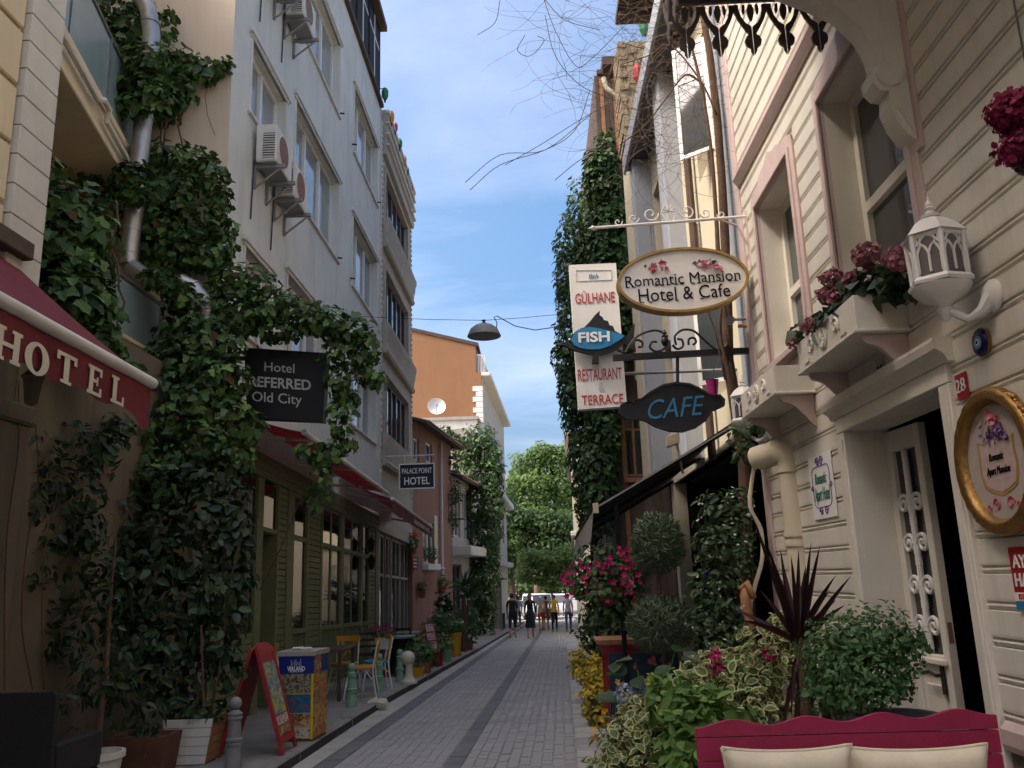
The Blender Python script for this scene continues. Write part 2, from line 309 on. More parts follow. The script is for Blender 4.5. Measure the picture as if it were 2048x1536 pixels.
p_rose = lm('dusky_rose_petal', (.27, .09, .11), (.44, .20, .21), trans=.2, rough=.7)
p_wine = lm('crimson_petal', (.13, .006, .030), (.30, .020, .075), trans=.2, rough=.7)
p_blue = lm('pale_blue_petal', (.30, .36, .46), (.50, .55, .62), trans=.25, rough=.7)
p_lime = lm('lime_petal', (.24, .34, .05), (.40, .48, .12), trans=.25, rough=.7)
p_yel = lm('orange_yellow_petal', (.55, .26, .012), (.72, .42, .03), trans=.25, rough=.6)
p_red = lm('scarlet_petal', (.45, .02, .02), (.62, .07, .04), trans=.25, rough=.6)
p_white = lm('jasmine_petal', (.55, .55, .42), (.70, .68, .56), trans=.25, rough=.6)
p_coral = lm('coral_petal', (.55, .16, .13), (.68, .28, .22), trans=.25, rough=.6)
p_org = lm('orange_petal', (.55, .20, .05), (.66, .30, .09), trans=.25, rough=.6)
l_brown = lm('dry_brown_leaf', (.09, .05, .025), (.17, .10, .05), trans=.2, rough=.8)
# ------------------------------------------------------------------ foliage tools
SIMPLE = (np.array([(0, 0, 0), (-.5, .42, .10), (0, 1, -.10), (.5, .42, .10), (0, .45, 0)]), [(0, 3, 4), (4, 3, 2), (0, 4, 1), (4, 2, 1)], [0]*4)
LOBED = (np.array([(0, 0, 0), (-.52, .18, .10), (-.30, .48, .05), (-.34, .74, .03), (0, 1, -.12), (.34, .74, .03), (.30, .48, .05), (.52, .18, .10), (0, .45, -.02)]),
         [(8, 0, 7), (8, 7, 6), (8, 6, 5), (8, 5, 4), (8, 4, 3), (8, 3, 2), (8, 2, 1), (8, 1, 0)], [0]*8)
_o = [(0, 0), (-.40, .28), (-.42, .62), (0, 1.02), (.42, .62), (.40, .28)]; _i = [(0, .10), (-.27, .32), (-.29, .60), (0, .89), (.29, .60), (.27, .32)]
_bo = [(0, 0), (-.30, .10), (-.46, .30), (-.47, .52), (-.34, .76), (-.13, .93), (0, 1.02), (.13, .93), (.34, .76), (.47, .52), (.46, .30), (.30, .10)]
BROAD = (np.array([(x, y, .16*x*x*2-.14*y*y) for x, y in _bo]+[(0, .25, -.05), (0, .55, -.08), (0, .8, -.11)]), [(12, 0, 11), (12, 11, 10), (12, 10, 13), (13, 10, 9), (13, 9, 8), (13, 8, 14), (14, 8, 7), (14, 7, 6), (14, 6, 5), (14, 5, 4), (14, 4, 13), (13, 4, 3), (13, 3, 2), (13, 2, 12), (12, 2, 1), (12, 1, 0)], [0]*16)
VARI = (np.array([(x, y, .10*abs(x)/.4-.10*y*y) for x, y in _o]+[(x, y, .06*abs(x)/.4-.10*y*y+.012) for x, y in _i]+[(0, .48, -.04)]),
        [t for k in range(6) for t in ((k, 6+k, 6+(k+1) % 6), (k, 6+(k+1) % 6, (k+1) % 6))]+[(12, 6+(k+1) % 6, 6+k) for k in range(6)], [1]*12+[0]*6)
PETAL = (np.array([(0, 0, 0), (-.42, .55, .12), (-.18, 1, .02), (.18, 1, .02), (.42, .55, .12)]), [(0, 4, 3), (0, 3, 2), (0, 2, 1)], [0]*3)
NEEDLE = (np.array([(-.5, 0, 0), (.5, 0, 0), (0, 1, 0)]), [(0, 1, 2)], [0])
STAR = (np.array([(0, .5, -.06)]+[(.5*math.sin(a)*(1 if k % 2 == 0 else .45), .5+.5*math.cos(a)*(1 if k % 2 == 0 else .45), .06) for k, a in ((k, k*math.pi/5) for k in range(10))]),
        [(0, 1+k, 1+(k+1) % 10) for k in range(10)], [0]*10)
FLOWER5 = (np.array([(0, .5, -.12)]+[(.5*math.sin(a)*(1 if k % 2 else .55), .5+.5*math.cos(a)*(1 if k % 2 else .55), .06) for k, a in ((k, k*math.pi/5) for k in range(10))]),
        [(0, 1+k, 1+(k+1) % 10) for k in range(10)], [0]*10)
def nrmz(a): return a/np.maximum(1e-9, np.linalg.norm(a, axis=1, keepdims=True))
def leaf_axes(nrm, droop=.8, rnd=.7, out_=.2, up=0.0):
    n = nrmz(nrm + rng.normal(0, .28, nrm.shape)); d = rng.normal(0, rnd, nrm.shape) + n*out_*0 + np.array([0, 0, -droop+up])
    d = d - n*np.sum(d*n, 1, keepdims=True); d = nrmz(d)
    if out_: d = nrmz(d + n*out_)
    n = nrmz(n - d*np.sum(d*n, 1, keepdims=True)); return np.cross(d, n), d, n
def mixed(n): return rng.choice(3, n, p=[.83, .145, .025])      # young tips and a few dry leaves among the green
def leaf_mesh(name, pts, nrm, size, shape, mats, parent=None, wide=.8, jit=.5, midx=None, droop=.8, rnd=.7, out_=.2, up=0.0, **tagk):
    S, F, mi = shape; N = len(pts); x, y, z = leaf_axes(nrm, droop, rnd, out_, up); sz = (size*(1+rng.uniform(-jit, jit, N)))[:, None, None]
    P = pts[:, None, :] + sz*(S[None, :, 0, None]*wide*x[:, None, :] + S[None, :, 1, None]*y[:, None, :] + S[None, :, 2, None]*z[:, None, :])
    Fa = (np.array(F)[None] + (np.arange(N)*len(S))[:, None, None]).reshape(-1, 3)
    mm = np.tile(mi, N) if midx is None else np.repeat(midx, len(F))
    return np_mesh(name, P.reshape(-1, 3), Fa, mats, mm, parent, **tagk)
_leafdata = {}
def leaf_objects(parent, pts, nrm, size, shape, mats, wide=.8, name='leaf', droop=.8, rnd=.7, out_=.2, up=0.0):   # leaves one can pick apart: one object each, shared mesh
    key = (id(shape), tuple(m.name for m in mats), wide)
    if key not in _leafdata:
        S, F, mi = shape; me = bpy.data.meshes.new(name); me.from_pydata([(a*wide, b, c) for a, b, c in S], [], F)
        for m_ in mats: me.materials.append(m_)
        me.polygons.foreach_set('material_index', mi); _leafdata[key] = me
    x, y, z = leaf_axes(nrm, droop, rnd, out_, up)
    for i in range(len(pts)):
        o = bpy.data.objects.new(name, _leafdata[key]); COL.objects.link(o); o.parent = parent
        s_ = size*random.uniform(.75, 1.3); M4 = Matrix.Identity(4)
        for r_ in range(3):
            for c_, ax in enumerate((x[i], y[i], z[i])): M4[r_][c_] = ax[r_]*s_
            M4[r_][3] = pts[i][r_]
        o.matrix_parent_inverse = parent.matrix_basis.inverted(); o.matrix_basis = M4
def blob_points(blobs, dens=1.0, lo=.45, hi=1.06, lift=.35, keep=None, lump=1.0):
    P, N = [], []
    for c, r, n in blobs:
        n = max(4, int(n*dens)); d = nrmz(rng.normal(0, 1, (n, 3))); rr = np.asarray(r if hasattr(r, '__len__') else (r, r, r), float)
        rho = lo+(hi-lo)*rng.random((n, 1))**.55; wob = 1+lump*(.16*np.sin(d[:, :1]*5+c[0]*3)+.14*np.sin(d[:, 2:]*6+c[2]*2))
        P.append(np.asarray(c)+rr*d*rho*wob); N.append(nrmz(nrmz(d/rr)+np.array([0, 0, lift])))
    P, N = np.concatenate(P), np.concatenate(N)
    if keep is not None: k = keep(P); P, N = P[k], N[k]
    return P, N
def split_near(P, N, k):                                # the k leaves nearest the camera
    i = np.argsort(np.linalg.norm(P-EYE, axis=1)); return P[i[:k]], N[i[:k]], P[i[k:]], N[i[k:]]
def smooth_pts(pts, k=4):                                # Catmull-Rom through the points
    p = [V(q) for q in pts]; p = [2*p[0]-p[1]]+p+[2*p[-1]-p[-2]]; out_ = []
    for i in range(1, len(p)-2):
        for j in range(k):
            t = j/k; out_.append(.5*((2*p[i])+(p[i+1]-p[i-1])*t+(2*p[i-1]-5*p[i]+4*p[i+1]-p[i+2])*t*t+(3*p[i]-p[i-1]-3*p[i+1]+p[i+2])*t**3))
    return out_+[p[-2]]
def wiggle(p, q, n, amp, sag=0.0):
    p, q = V(p), V(q); L = np.linalg.norm(q-p); out_ = []
    off = V(0, 0, 0)
    for i in range(n+1):
        t = i/n; off = off*.6+rng.normal(0, amp*L, 3)*(.9 if 0 < i < n else 0); out_.append(p+(q-p)*t+off*(4*t*(1-t))**.5+V(0, 0, -sag*L*4*t*(1-t)))
    return out_
# ------------------------------------------------------------------ facade tools
def wall_grid(m, fr, a0, a1, z0, z1, openings, depth=.2):
    A = sorted({a0, a1, *[v for o in openings for v in o[:2]]}); Z = sorted({z0, z1, *[v for o in openings for v in o[2:4]]})
    A = [a for a in A if a0 <= a <= a1]; Z = [z for z in Z if z0 <= z <= z1]
    for i in range(len(A)-1):
        for j in range(len(Z)-1):
            ca, cz = (A[i]+A[i+1])/2, (Z[j]+Z[j+1])/2
            if any(o[0] < ca < o[1] and o[2] < cz < o[3] for o in openings): continue
            m.quad(fr.p(A[i], 0, Z[j]), fr.p(A[i+1], 0, Z[j]), fr.p(A[i+1], 0, Z[j+1]), fr.p(A[i], 0, Z[j+1]))
    for b0, b1, c0, c1 in [o[:4] for o in openings]:
        d = -depth
        for p, q in (((b0, c0), (b1, c0)), ((b1, c0), (b1, c1)), ((b1, c1), (b0, c1)), ((b0, c1), (b0, c0))):
            m.quad(fr.p(p[0], 0, p[1]), fr.p(q[0], 0, q[1]), fr.p(q[0], d, q[1]), fr.p(p[0], d, p[1]))
    return m
def shell(m, fr, a0, a1, z0, z1, depth, roof=True, ends=(True, True)):
    m.quad(fr.p(a0, -depth, z0), fr.p(a1, -depth, z0), fr.p(a1, -depth, z1), fr.p(a0, -depth, z1))
    for e, a in zip(ends, (a0, a1)):
        if e: m.quad(fr.p(a, 0, z0), fr.p(a, -depth, z0), fr.p(a, -depth, z1), fr.p(a, 0, z1))
    if roof: m.quad(fr.p(a0, 0, z1), fr.p(a1, 0, z1), fr.p(a1, -depth, z1), fr.p(a0, -depth, z1))
    return m
def window(parent, fr, a0, a1, z0, z1, cols=2, rows=(1.0,), depth=.2, fw=.055, fmat=None, gmat=None, name='window', curtain=False, label=None):
    """frame in the opening (part) with each pane as a sub-part"""
    fmat = fmat or m_upvc; gmat = gmat or m_glass; m = MB(); d1 = -depth+.06; d0 = -depth
    m.fbox(fr, a0, a0+fw, d0, d1, z0, z1); m.fbox(fr, a1-fw, a1, d0, d1, z0, z1); m.fbox(fr, a0+fw, a1-fw, d0, d1, z0, z0+fw); m.fbox(fr, a0+fw, a1-fw, d0, d1, z1-fw, z1)
    As = [a0+fw/2+(a1-a0-fw)*i/cols for i in range(cols+1)]; tot = sum(rows); Zs = [z0+fw/2]
    for r in rows: Zs.append(Zs[-1]+(z1-z0-fw)*r/tot)
    for a in As[1:-1]: m.fbox(fr, a-fw*.55, a+fw*.55, d0, d1+.012, z0+fw, z1-fw)
    for z in Zs[1:-1]: m.fbox(fr, a0+fw, a1-fw, d0, d1+.006, z-fw*.5, z+fw*.5)
    w_ = m.build(name, fmat, parent)
    if label: w_['label'] = label
    for i in range(cols):
        for j in range(len(rows)):
            b0, b1, c0, c1 = As[i]+.02, As[i+1]-.02, Zs[j]+.02, Zs[j+1]-.02; t = random.uniform(-.006, .006)
            p = MB().add([fr.p(b0, d0+.02-t, c0), fr.p(b1, d0+.02+t, c0), fr.p(b1, d0+.02+t, c1), fr.p(b0, d0+.02-t, c1), fr.p(b0, d0+.004, c0), fr.p(b1, d0+.004, c0), fr.p(b1, d0+.004, c1), fr.p(b0, d0+.004, c1)],
                         [(0, 1, 2, 3), (7, 6, 5, 4), (0, 4, 5, 1), (1, 5, 6, 2), (2, 6, 7, 3), (3, 7, 4, 0)]); p.build('pane', gmat, w_)
    if curtain:
        pass
    return w_
def scroll(m, c, u, v, r0, turns, r, sgn=1, start=0.0, n=18, k=6, end=.15):
    c, u, v = V(c), unit(u), unit(v); pts = []
    for i in range(n+1):
        t = i/n; a = start+sgn*turns*2*math.pi*t; R = r0*(1-t*(1-end)); pts.append(c+R*(u*math.cos(a)+v*math.sin(a)))
    m.tube(pts, r, k); return pts
# facade frames: left side looks to +x, right side looks to -x
FL = Frame((-4.0, 0, 0), (0, 1, 0), (1, 0, 0)); FR = Frame((2.3, 0, 0), (0, 1, 0), (-1, 0, 0))
UX, UY, UZ = V(1, 0, 0), V(0, 1, 0), V(0, 0, 1)
# ------------------------------------------------------------------ ground, road, pavements
def rx(u, y): return u+.026*(y-8.5)
g = MB(); yy = [-60, -12, 0, 20, 40, 60, 78, 140, 420]; xs = [-400, -60, -3, 4, 60, 400]
for i in range(len(yy)-1):
    for j in range(len(xs)-1):
        g.quad(*[V(xx, y_, zg(y_)-.14) for xx, y_ in ((xs[j], yy[i]), (xs[j+1], yy[i]), (xs[j+1], yy[i+1]), (xs[j], yy[i+1]))])
g.build('ground', m_pave, kind='structure')
KERB = [(-12, -2.5), (8.6, -2.46), (13.6, -2.45), (20, -2.22), (27, -1.97), (33, -1.8), (45, -1.45), (62, -1.0), (78, -.6)]
def kx(y): return float(np.interp(y, [k[0] for k in KERB], [k[1] for k in KERB]))
road = thing('road', None, None); road['kind'] = 'structure'
def strip(name, u0, u1, y0, y1, dz, m_, par, step=4.0, edge=None):
    b = MB(); ys = np.arange(y0, y1+1e-6, step)
    if ys[-1] < y1: ys = np.append(ys, y1)
    for a, c in zip(ys[:-1], ys[1:]):
        e0 = [edge(a) if edge else rx(u0, a), rx(u1, a), rx(u1, c), edge(c) if edge else rx(u0, c)]
        b.quad(V(e0[0], a, zg(a)+dz), V(e0[1], a, zg(a)+dz), V(e0[2], c, zg(c)+dz), V(e0[3], c, zg(c)+dz))
    return b.build(name, m_, par)
strip('road_bed', -4, 1.6, -12, 78, -.009, m_mortar, road, 6)
strip('edge_band', -2.5, -2.25, -12, 62, 0.0, m_conc, road, 2.0, edge=kx)
strip('far_road', -3.2, 3.4, 62, 78, .0, m_conc, road)
LS, CS, GU = (-2.25, -2.04), (-.985, -.79), .29
# basalt strips are laid from short blocks
for nm, (u0, u1) in (('basalt_block', LS), ('basalt_block', CS)):
    far = MB(); y_ = 7.8; k = 0
    while y_ < 60:
        L = .62; mb = MB() if y_ < 24 else far; j = random.uniform(-.003, .003)
        P = lambda u, y, z: V(rx(u, y), y, zg(y)+z)
        a = [P(u0+.006, y_+.006, -.02), P(u1-.006, y_+.006, -.02), P(u1-.006, y_+L-.006, -.02), P(u0+.006, y_+L-.006, -.02)]; b = [P(u0+.012, y_+.012, j), P(u1-.012, y_+.012, j), P(u1-.012, y_+L-.012, j), P(u0+.012, y_+L-.012, j)]
        mb.add(a+b, [(4, 5, 6, 7), (0, 1, 5, 4), (1, 2, 6, 5), (2, 3, 7, 6), (3, 0, 4, 7)])
        if mb is not far: mb.build(nm, m_paverd, road)
        y_ += L; k += 1
    far.build('basalt_run', m_paverd, road, kind='stuff')
# bricks: long side down the street, running bond
bw, bl = .104, .2
bm_ = MB(); h_ = .014
bm_.add([(-bw/2+.004, -bl/2+.004, -h_), (bw/2-.004, -bl/2+.004, -h_), (bw/2-.004, bl/2-.004, -h_), (-bw/2+.004, bl/2-.004, -h_), (-bw/2+.008, -bl/2+.008, 0), (bw/2-.008, -bl/2+.008, 0), (bw/2-.008, bl/2-.008, 0), (-bw/2+.008, bl/2-.008, 0)],
        [(4, 5, 6, 7), (0, 1, 5, 4), (1, 2, 6, 5), (2, 3, 7, 6), (3, 0, 4, 7)])
brick_me = bpy.data.meshes.new('brick'); brick_me.from_pydata(bm_.v, [], bm_.f); brick_me.materials.append(m_paver)
S0, F0 = np.array(bm_.v), np.array(bm_.f); cells = []
cols = []
for u0, u1 in ((LS[1], CS[0]), (CS[1], GU)):
    n = int(round((u1-u0)/bw)); cols += [u0+(i+.5)*(u1-u0)/n for i in range(n)]
for ci, u in enumerate(cols):
    y_ = 7.9+(bl/2 if ci % 2 else 0)
    while y_ < 62: cells.append((u, y_, u > -.8)); y_ += bl
cells = np.array(cells); cells[:, 0] += rng.normal(0, .0015, len(cells))
zt = np.where(cells[:, 2] > 0, rng.normal(-.001, .0035, len(cells)), rng.normal(-.004, .0018, len(cells)))
vis = cells[:, 1] > 8.15; order = np.argsort(cells[:, 1]+1e6*(~vis)); near_i = set(order[:300].tolist())
for i in near_i:
    o = bpy.data.objects.new('brick', brick_me); COL.objects.link(o); o.parent = road; y_ = cells[i, 1]
    o.location = (rx(cells[i, 0], y_), y_, zg(y_)+zt[i]); o.rotation_euler = (-math.atan(SLOPE)+random.gauss(0, .012), random.gauss(0, .012), -.026+random.gauss(0, .008))
rest = np.array([i for i in range(len(cells)) if i not in near_i]); cr = cells[rest]; N_ = len(rest)
tl = rng.normal(0, .012, (N_, 2)); P_ = np.zeros((N_, 8, 3)); P_[:, :, 1] = cr[:, 1, None]+S0[None, :, 1]; P_[:, :, 0] = cr[:, 0, None]+S0[None, :, 0]+.026*(P_[:, :, 1]-8.5)
P_[:, :, 2] = -SLOPE*P_[:, :, 1]+zt[rest][:, None]+S0[None, :, 2]+tl[:, :1]*S0[None, :, 0]+tl[:, 1:]*S0[None, :, 1]
np_mesh('bricks_farther_off', P_.reshape(-1, 3), (F0[None]+(np.arange(N_)*8)[:, None, None]).reshape(-1, 4), m_paver, parent=road, kind='stuff')
# right border: slabs between the bricks and the planters
rp_ = thing('pavement_right', None, None); rp_['kind'] = 'structure'
strip('slab_bed', GU, 1.2, -12, 62, -.010, m_mortar, rp_, 6)
for i in range(56):
    y_ = 7.6+i*.40
    for u0, u1 in ((GU+.012, GU+.42), (GU+.43, GU+.85)):
        P = lambda u, y, z: V(rx(u, y), y, zg(y)+z); j = random.uniform(-.004, .003)
        MB().add([P(u0, y_+.006, -.03), P(u1, y_+.006, -.03), P(u1, y_+.394, -.03), P(u0, y_+.394, -.03), P(u0+.006, y_+.012, j), P(u1-.006, y_+.012, j), P(u1-.006, y_+.388, j), P(u0+.006, y_+.388, j)],
                 [(4, 5, 6, 7), (0, 1, 5, 4), (1, 2, 6, 5), (2, 3, 7, 6), (3, 0, 4, 7)]).build('slab', m_conc if random.random() < .6 else m_paver, rp_)
b = MB()
for a, c in zip(range(-12, 62, 4), range(-8, 66, 4)): b.quad(V(rx(.7, a), a, zg(a)+.004), V(4.5, a, zg(a)+.004), V(4.5, c, zg(c)+.004), V(rx(.7, c), c, zg(c)+.004))
b.build('terrace_screed', m_pave, rp_)
# left pavement with kerb stones
pl = thing('pavement_left', None, None); pl['kind'] = 'structure'; KH = .105
b = MB()
for a, c in zip(range(-12, 64, 2), range(-10, 66, 2)): b.quad(V(-9, a, zg(a)+KH-.006), V(kx(a)-.14, a, zg(a)+KH-.006), V(kx(c)-.14, c, zg(c)+KH-.006), V(-9, c, zg(c)+KH-.006))
b.build('pavement_screed', m_pave, pl)
y_ = 5.0
while y_ < 60:
    L = .8; e = y_+L-.012; j = random.uniform(-.005, .004); b = MB(); jx = random.uniform(-.006, .006)
    P = lambda dx, y, z: V(kx(y)+dx+jx, y, zg(y)+z)
    a_ = [P(-.15, y_, KH+j), P(-.015, y_, KH+j), P(0, y_, KH-.018+j), P(0.012, y_, -.05)]; c_ = [P(-.15, e, KH+j), P(-.015, e, KH+j), P(0, e, KH-.018+j), P(.012, e, -.05)]
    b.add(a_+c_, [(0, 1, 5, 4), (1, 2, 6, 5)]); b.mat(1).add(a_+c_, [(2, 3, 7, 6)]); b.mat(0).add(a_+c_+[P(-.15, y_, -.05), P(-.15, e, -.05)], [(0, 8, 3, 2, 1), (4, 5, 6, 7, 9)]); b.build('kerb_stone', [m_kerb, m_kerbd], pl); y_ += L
def onfr(px, py, fr):                                   # (s, z) where a sight line meets a facade
    d = ray(px, py); t = np.dot(fr.o-EYE, fr.en)/np.dot(d, fr.en); q = EYE+d*t; return np.dot(q-fr.o, fr.ex), q[2]
# ================================================================== near left: cream hotel with grooved render
A = thing('cream_hotel', 'cream rendered hotel with horizontal grooves, nearest building on the left', 'building', (-4, 6, zg(6)))
m = MB(); m.quad(FL.p(-12, -.03, 3.7), FL.p(6.28, -.03, 3.7), FL.p(6.28, -.03, 12.3), FL.p(-12, -.03, 12.3)); shell(m, FL, -12, 6.28, -.5, 12.3, 8); m.build('wall', m_cream, A)
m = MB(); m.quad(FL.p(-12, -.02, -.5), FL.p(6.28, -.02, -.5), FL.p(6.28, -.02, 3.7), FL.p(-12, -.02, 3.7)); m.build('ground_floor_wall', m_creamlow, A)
for k in range(0, 9):
    z0 = 3.92+.5*k; MB().fbox(FL, 2.5 if k < 8 else -2, 5.86, -.03, .012, z0+.018, z0+.482, .012).build('render_course', m_cream, A)
for k in range(0, 18):
    z0 = 3.85+.25*k; MB().fbox(FL, 5.88, 6.32, -.1, .055, z0+.004, z0+.246, .005).build('pilaster_block', m_pilaster, A)
MB().fbox(FL, 5.88, 6.32, -.1, .05, 8.36, 12.25).build('pilaster', m_pilaster, A)
for a in (4.75, 6.08):
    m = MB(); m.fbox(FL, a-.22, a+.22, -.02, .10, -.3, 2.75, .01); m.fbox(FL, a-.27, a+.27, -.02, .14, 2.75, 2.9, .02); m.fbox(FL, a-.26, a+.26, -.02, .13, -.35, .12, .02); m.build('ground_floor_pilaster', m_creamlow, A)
m = MB(); m.fbox(FL, -1.2, 4.2, -.02, .02, -.3, 2.6); m.build('painted_shop_opening', m_dark, A)  # flat slab on the wall, the darkness of an opening painted on
# ------------------------------------------------------------------ its wine-red awning
X0 = -2.85; AW = thing('hotel_awning', 'wine red awning with the word HOTEL in cream on its valance', 'awning', (-4, 5, 3.4))
zt0, zt1 = onx(0, 600, X0)[2], onx(306, 768, X0)[2]; ye = onx(306, 768, X0)[1]
def zt(y): return zt1+(y-ye)*(zt0-zt1)/(onx(0, 600, X0)[1]-ye)
m = MB(); n = 14; Yv = np.linspace(-1.5, ye-.02, n)
for i in range(n-1):
    for j in range(5):
        q = lambda y, t: V(-3.98+(X0+3.98)*t, y, zt(y)+.98*(1-t)-.03*math.sin(math.pi*t)*(1+.3*math.sin(y*4)))
        m.quad(q(Yv[i], j/5), q(Yv[i+1], j/5), q(Yv[i+1], (j+1)/5), q(Yv[i], (j+1)/5))
m.build('canvas', m_red, AW, smooth='all')
m = MB(); m.tube([V(X0, -1.5, zt(-1.5)), V(X0, ye, zt(ye))], .043, 12); m.build('front_roller', m_trim, AW, smooth=True)
m = MB(); m.tube([V(X0, ye-.004, zt(ye)), V(X0, ye+.05, zt(ye))], .05, 10); m.build('end_cap', m_black, AW, smooth=True)
m = MB(); n = 60; Yv = np.linspace(-1.5, ye-.01, n)
def vz(y): return zt(y)-.255-.05*abs(math.sin(y*2*math.pi/1.02))-(.08 if y > ye-.14 else 0)
for i in range(n-1):
    w0, w1 = [.012*math.sin(y*9) for y in (Yv[i], Yv[i+1])]
    m.quad(V(X0+w0*.3, Yv[i], zt(Yv[i])-.035), V(X0+w1*.3, Yv[i+1], zt(Yv[i+1])-.035), V(X0+w1, Yv[i+1], vz(Yv[i+1])), V(X0+w0, Yv[i], vz(Yv[i])))
m.build('valance', m_red, AW, smooth='all')
def slab_letter(ch, c, u, v, w_, h, nn, mt, parent):     # painted Roman capitals with serifs
    B_ = {'H': [(0, .1, .26, .9), (.74, .1, 1, .9), (.26, .44, .74, .56), (-.10, 0, .36, .1), (.64, 0, 1.10, .1), (-.10, .9, .36, 1), (.64, .9, 1.10, 1)], 'T': [(.36, .1, .64, .9), (.2, 0, .8, .1), (-.05, .88, 1.05, 1), (-.05, .72, .10, .88), (.90, .72, 1.05, .88)],
          'E': [(.08, .1, .36, .9), (-.04, 0, 1, .11), (-.04, .89, .98, 1), (.36, .45, .7, .56), (.86, .11, 1, .3), (.84, .72, .98, .89), (.62, .36, .72, .66)], 'L': [(.08, .1, .38, .9), (-.04, 0, 1, .11), (-.06, .9, .52, 1), (.86, .11, 1, .34)]}
    m = MB(); f = lambda x, y: ((x-.5)*w_, (y-.5)*h)
    if ch == 'O':
        n = 28; an = np.linspace(0, 2*math.pi, n, endpoint=False); m.ring([(w_*.60*math.cos(a), h*.52*math.sin(a)) for a in an], [(w_*.27*math.cos(a), h*.41*math.sin(a)) for a in an], c, u, v, nn, .003)
    else:
        for x0, y0, x1, y1 in B_[ch]: m.prism([f(x0, y0), f(x1, y0), f(x1, y1), f(x0, y1)], c, u, v, nn, .003)
    m.build('letter', mt, parent)
for ch, px, py, ww in (('H', 16, 690, .20), ('O', 74, 718, .20), ('T', 133, 738, .20), ('E', 190, 762, .17), ('L', 236, 782, .17)):
    q = onx(px, py, X0+.014); slab_letter(ch, q, unit((0, 1, (zt1-zt0)/(ye-onx(0, 600, X0)[1]))), UZ, ww, .185, V(1, 0, 0), m_cream2, AW)
for y_ in (3.2, ye-.5):
    m = MB(); m.tube([V(-3.95, y_, zt(y_)+.6), V(-3.3, y_+.1, zt(y_)+.2), V(X0, y_, zt(y_))], .022, 6); m.build('folding_arm', m_grymet, AW)
m = MB(); m.fbox(FL, -1.5, ye, .02, .14, zt(4)+.98, zt(4)+1.12, .01); m.build('cassette', m_woodd, AW)
# ------------------------------------------------------------------ recessed house with balconies
RH = thing('recessed_balcony_house', 'yellowish recessed house front with glass balconies behind the creeper', 'building', (-5.6, 8.3, zg(8)))
FRc = Frame((-5.75, 0, 0), (0, 1, 0), (1, 0, 0)); m = MB(); wall_grid(m, FRc, 6.28, 10.3, -.5, 11.6, [(7.0, 8.2, 7.1, 9.2), (7.2, 8.6, 4.4, 6.4)], .25); shell(m, FRc, 6.28, 10.3, -.5, 11.6, 5); m.build('wall', m_cream, RH)
window(RH, FRc, 7.0, 8.2, 7.1, 9.2, 2, depth=.22); window(RH, FRc, 7.2, 8.6, 4.4, 6.4, 2, depth=.22)
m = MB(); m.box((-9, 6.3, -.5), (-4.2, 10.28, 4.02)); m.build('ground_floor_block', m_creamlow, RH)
m = MB(); m.box((-5.7, 6.36, 4.02), (-4.62, 10.25, 4.06)); m.box((-4.72, 6.36, 4.02), (-4.56, 10.25, 4.24)); m.fbox(WORLD, -4.74, -4.53, 6.36, 10.25, 4.24, 4.29, .01); m.build('terrace_parapet', m_cream, RH)
FB = Frame((-4.38, 6.36, 0), (-.205, 1, 0), (1, .205, 0))
m = MB(); m.fbox(FB, 0, 3.75, -1.1, 0, 6.62, 6.99, .02); m.fbox(FB, 0, 3.75, -1.1, .05, 6.9, 7.0, .015); m.fbox(FB, 0, 3.75, -1.1, .03, 6.55, 6.64, .012); m.build('balcony_slab', m_cream, RH)
m = MB(); m.tube([FB.p(0.05, .075, 6.80), FB.p(1.9, .075, 6.80), FB.p(2.0, .11, 6.86), FB.p(2.2, .11, 6.86), FB.p(2.25, .075, 6.74), FB.p(3.7, .075, 6.73)], .035, 8); m.build('waste_pipe', m_trim, RH, smooth=True)
for s0, s1 in ((0, 1.2), (1.24, 2.5), (2.54, 3.7)):
    MB().fbox(FB, s0+.02, s1-.02, -.05, -.035, 7.02, 7.95).build('glass_panel', m_fog, RH); MB().fbox(FB, s1-.01, s1+.03, -.065, -.02, 7.0, 8.0).build('baluster_post', m_metal, RH)
m = MB(); m.tube([FB.p(0, -.04, 8.0), FB.p(3.75, -.04, 8.0)], .03, 8); m.build('handrail', m_metal, RH, smooth=True)
for a0 in (6.4, 7.6, 8.8):
    MB().box((-4.66, a0+.03, 4.32), (-4.645, a0+1.17, 4.97)).build('glass_panel', m_fog, RH); MB().box((-4.67, a0+1.18, 4.29), (-4.63, a0+1.22, 4.98)).build('baluster_post', m_metal, RH)
m = MB(); m.tube([V(-4.65, 6.38, 5.0), V(-4.65, 10.25, 5.0)], .03, 8); m.build('handrail', m_metal, RH, smooth=True)
# ------------------------------------------------------------------ kitchen ducts
def path3(pts, y): return [ony(a, b, y) for a, b in pts]
D1 = thing('kitchen_duct', 'tall shiny metal duct running up between the creeper and the tan wall', 'duct', ony(262, 545, 9.55))
pts = path3([(255, -60), (272, -25), (296, 18), (303, 70), (290, 200), (281, 300), (268, 420), (258, 505), (258, 530)], 9.55)
m = MB(); m.tube(pts, .112, 18); m.build('pipe', m_metal, D1, smooth=True)
for px, py in ((301, 45), (287, 235), (263, 460), (258, 505)):
    q = ony(px, py, 9.55); m = MB(); t = unit(ony(px-2, py+20, 9.55)-q); m.tube([q-t*.02, q+t*.02], .121, 18); m.build('joint_band', m_metal, D1, smooth=True)
D2 = thing('duct_elbow', 'bent shiny metal duct elbow emerging from the creeper above the terrace', 'duct', ony(370, 570, 9.5))
m = MB(); m.tube(path3([(262, 535), (290, 556), (330, 565), (362, 567), (385, 578), (403, 600), (410, 640), (412, 700)], 9.55), .118, 18); m.build('pipe', m_metal, D2, smooth=True)
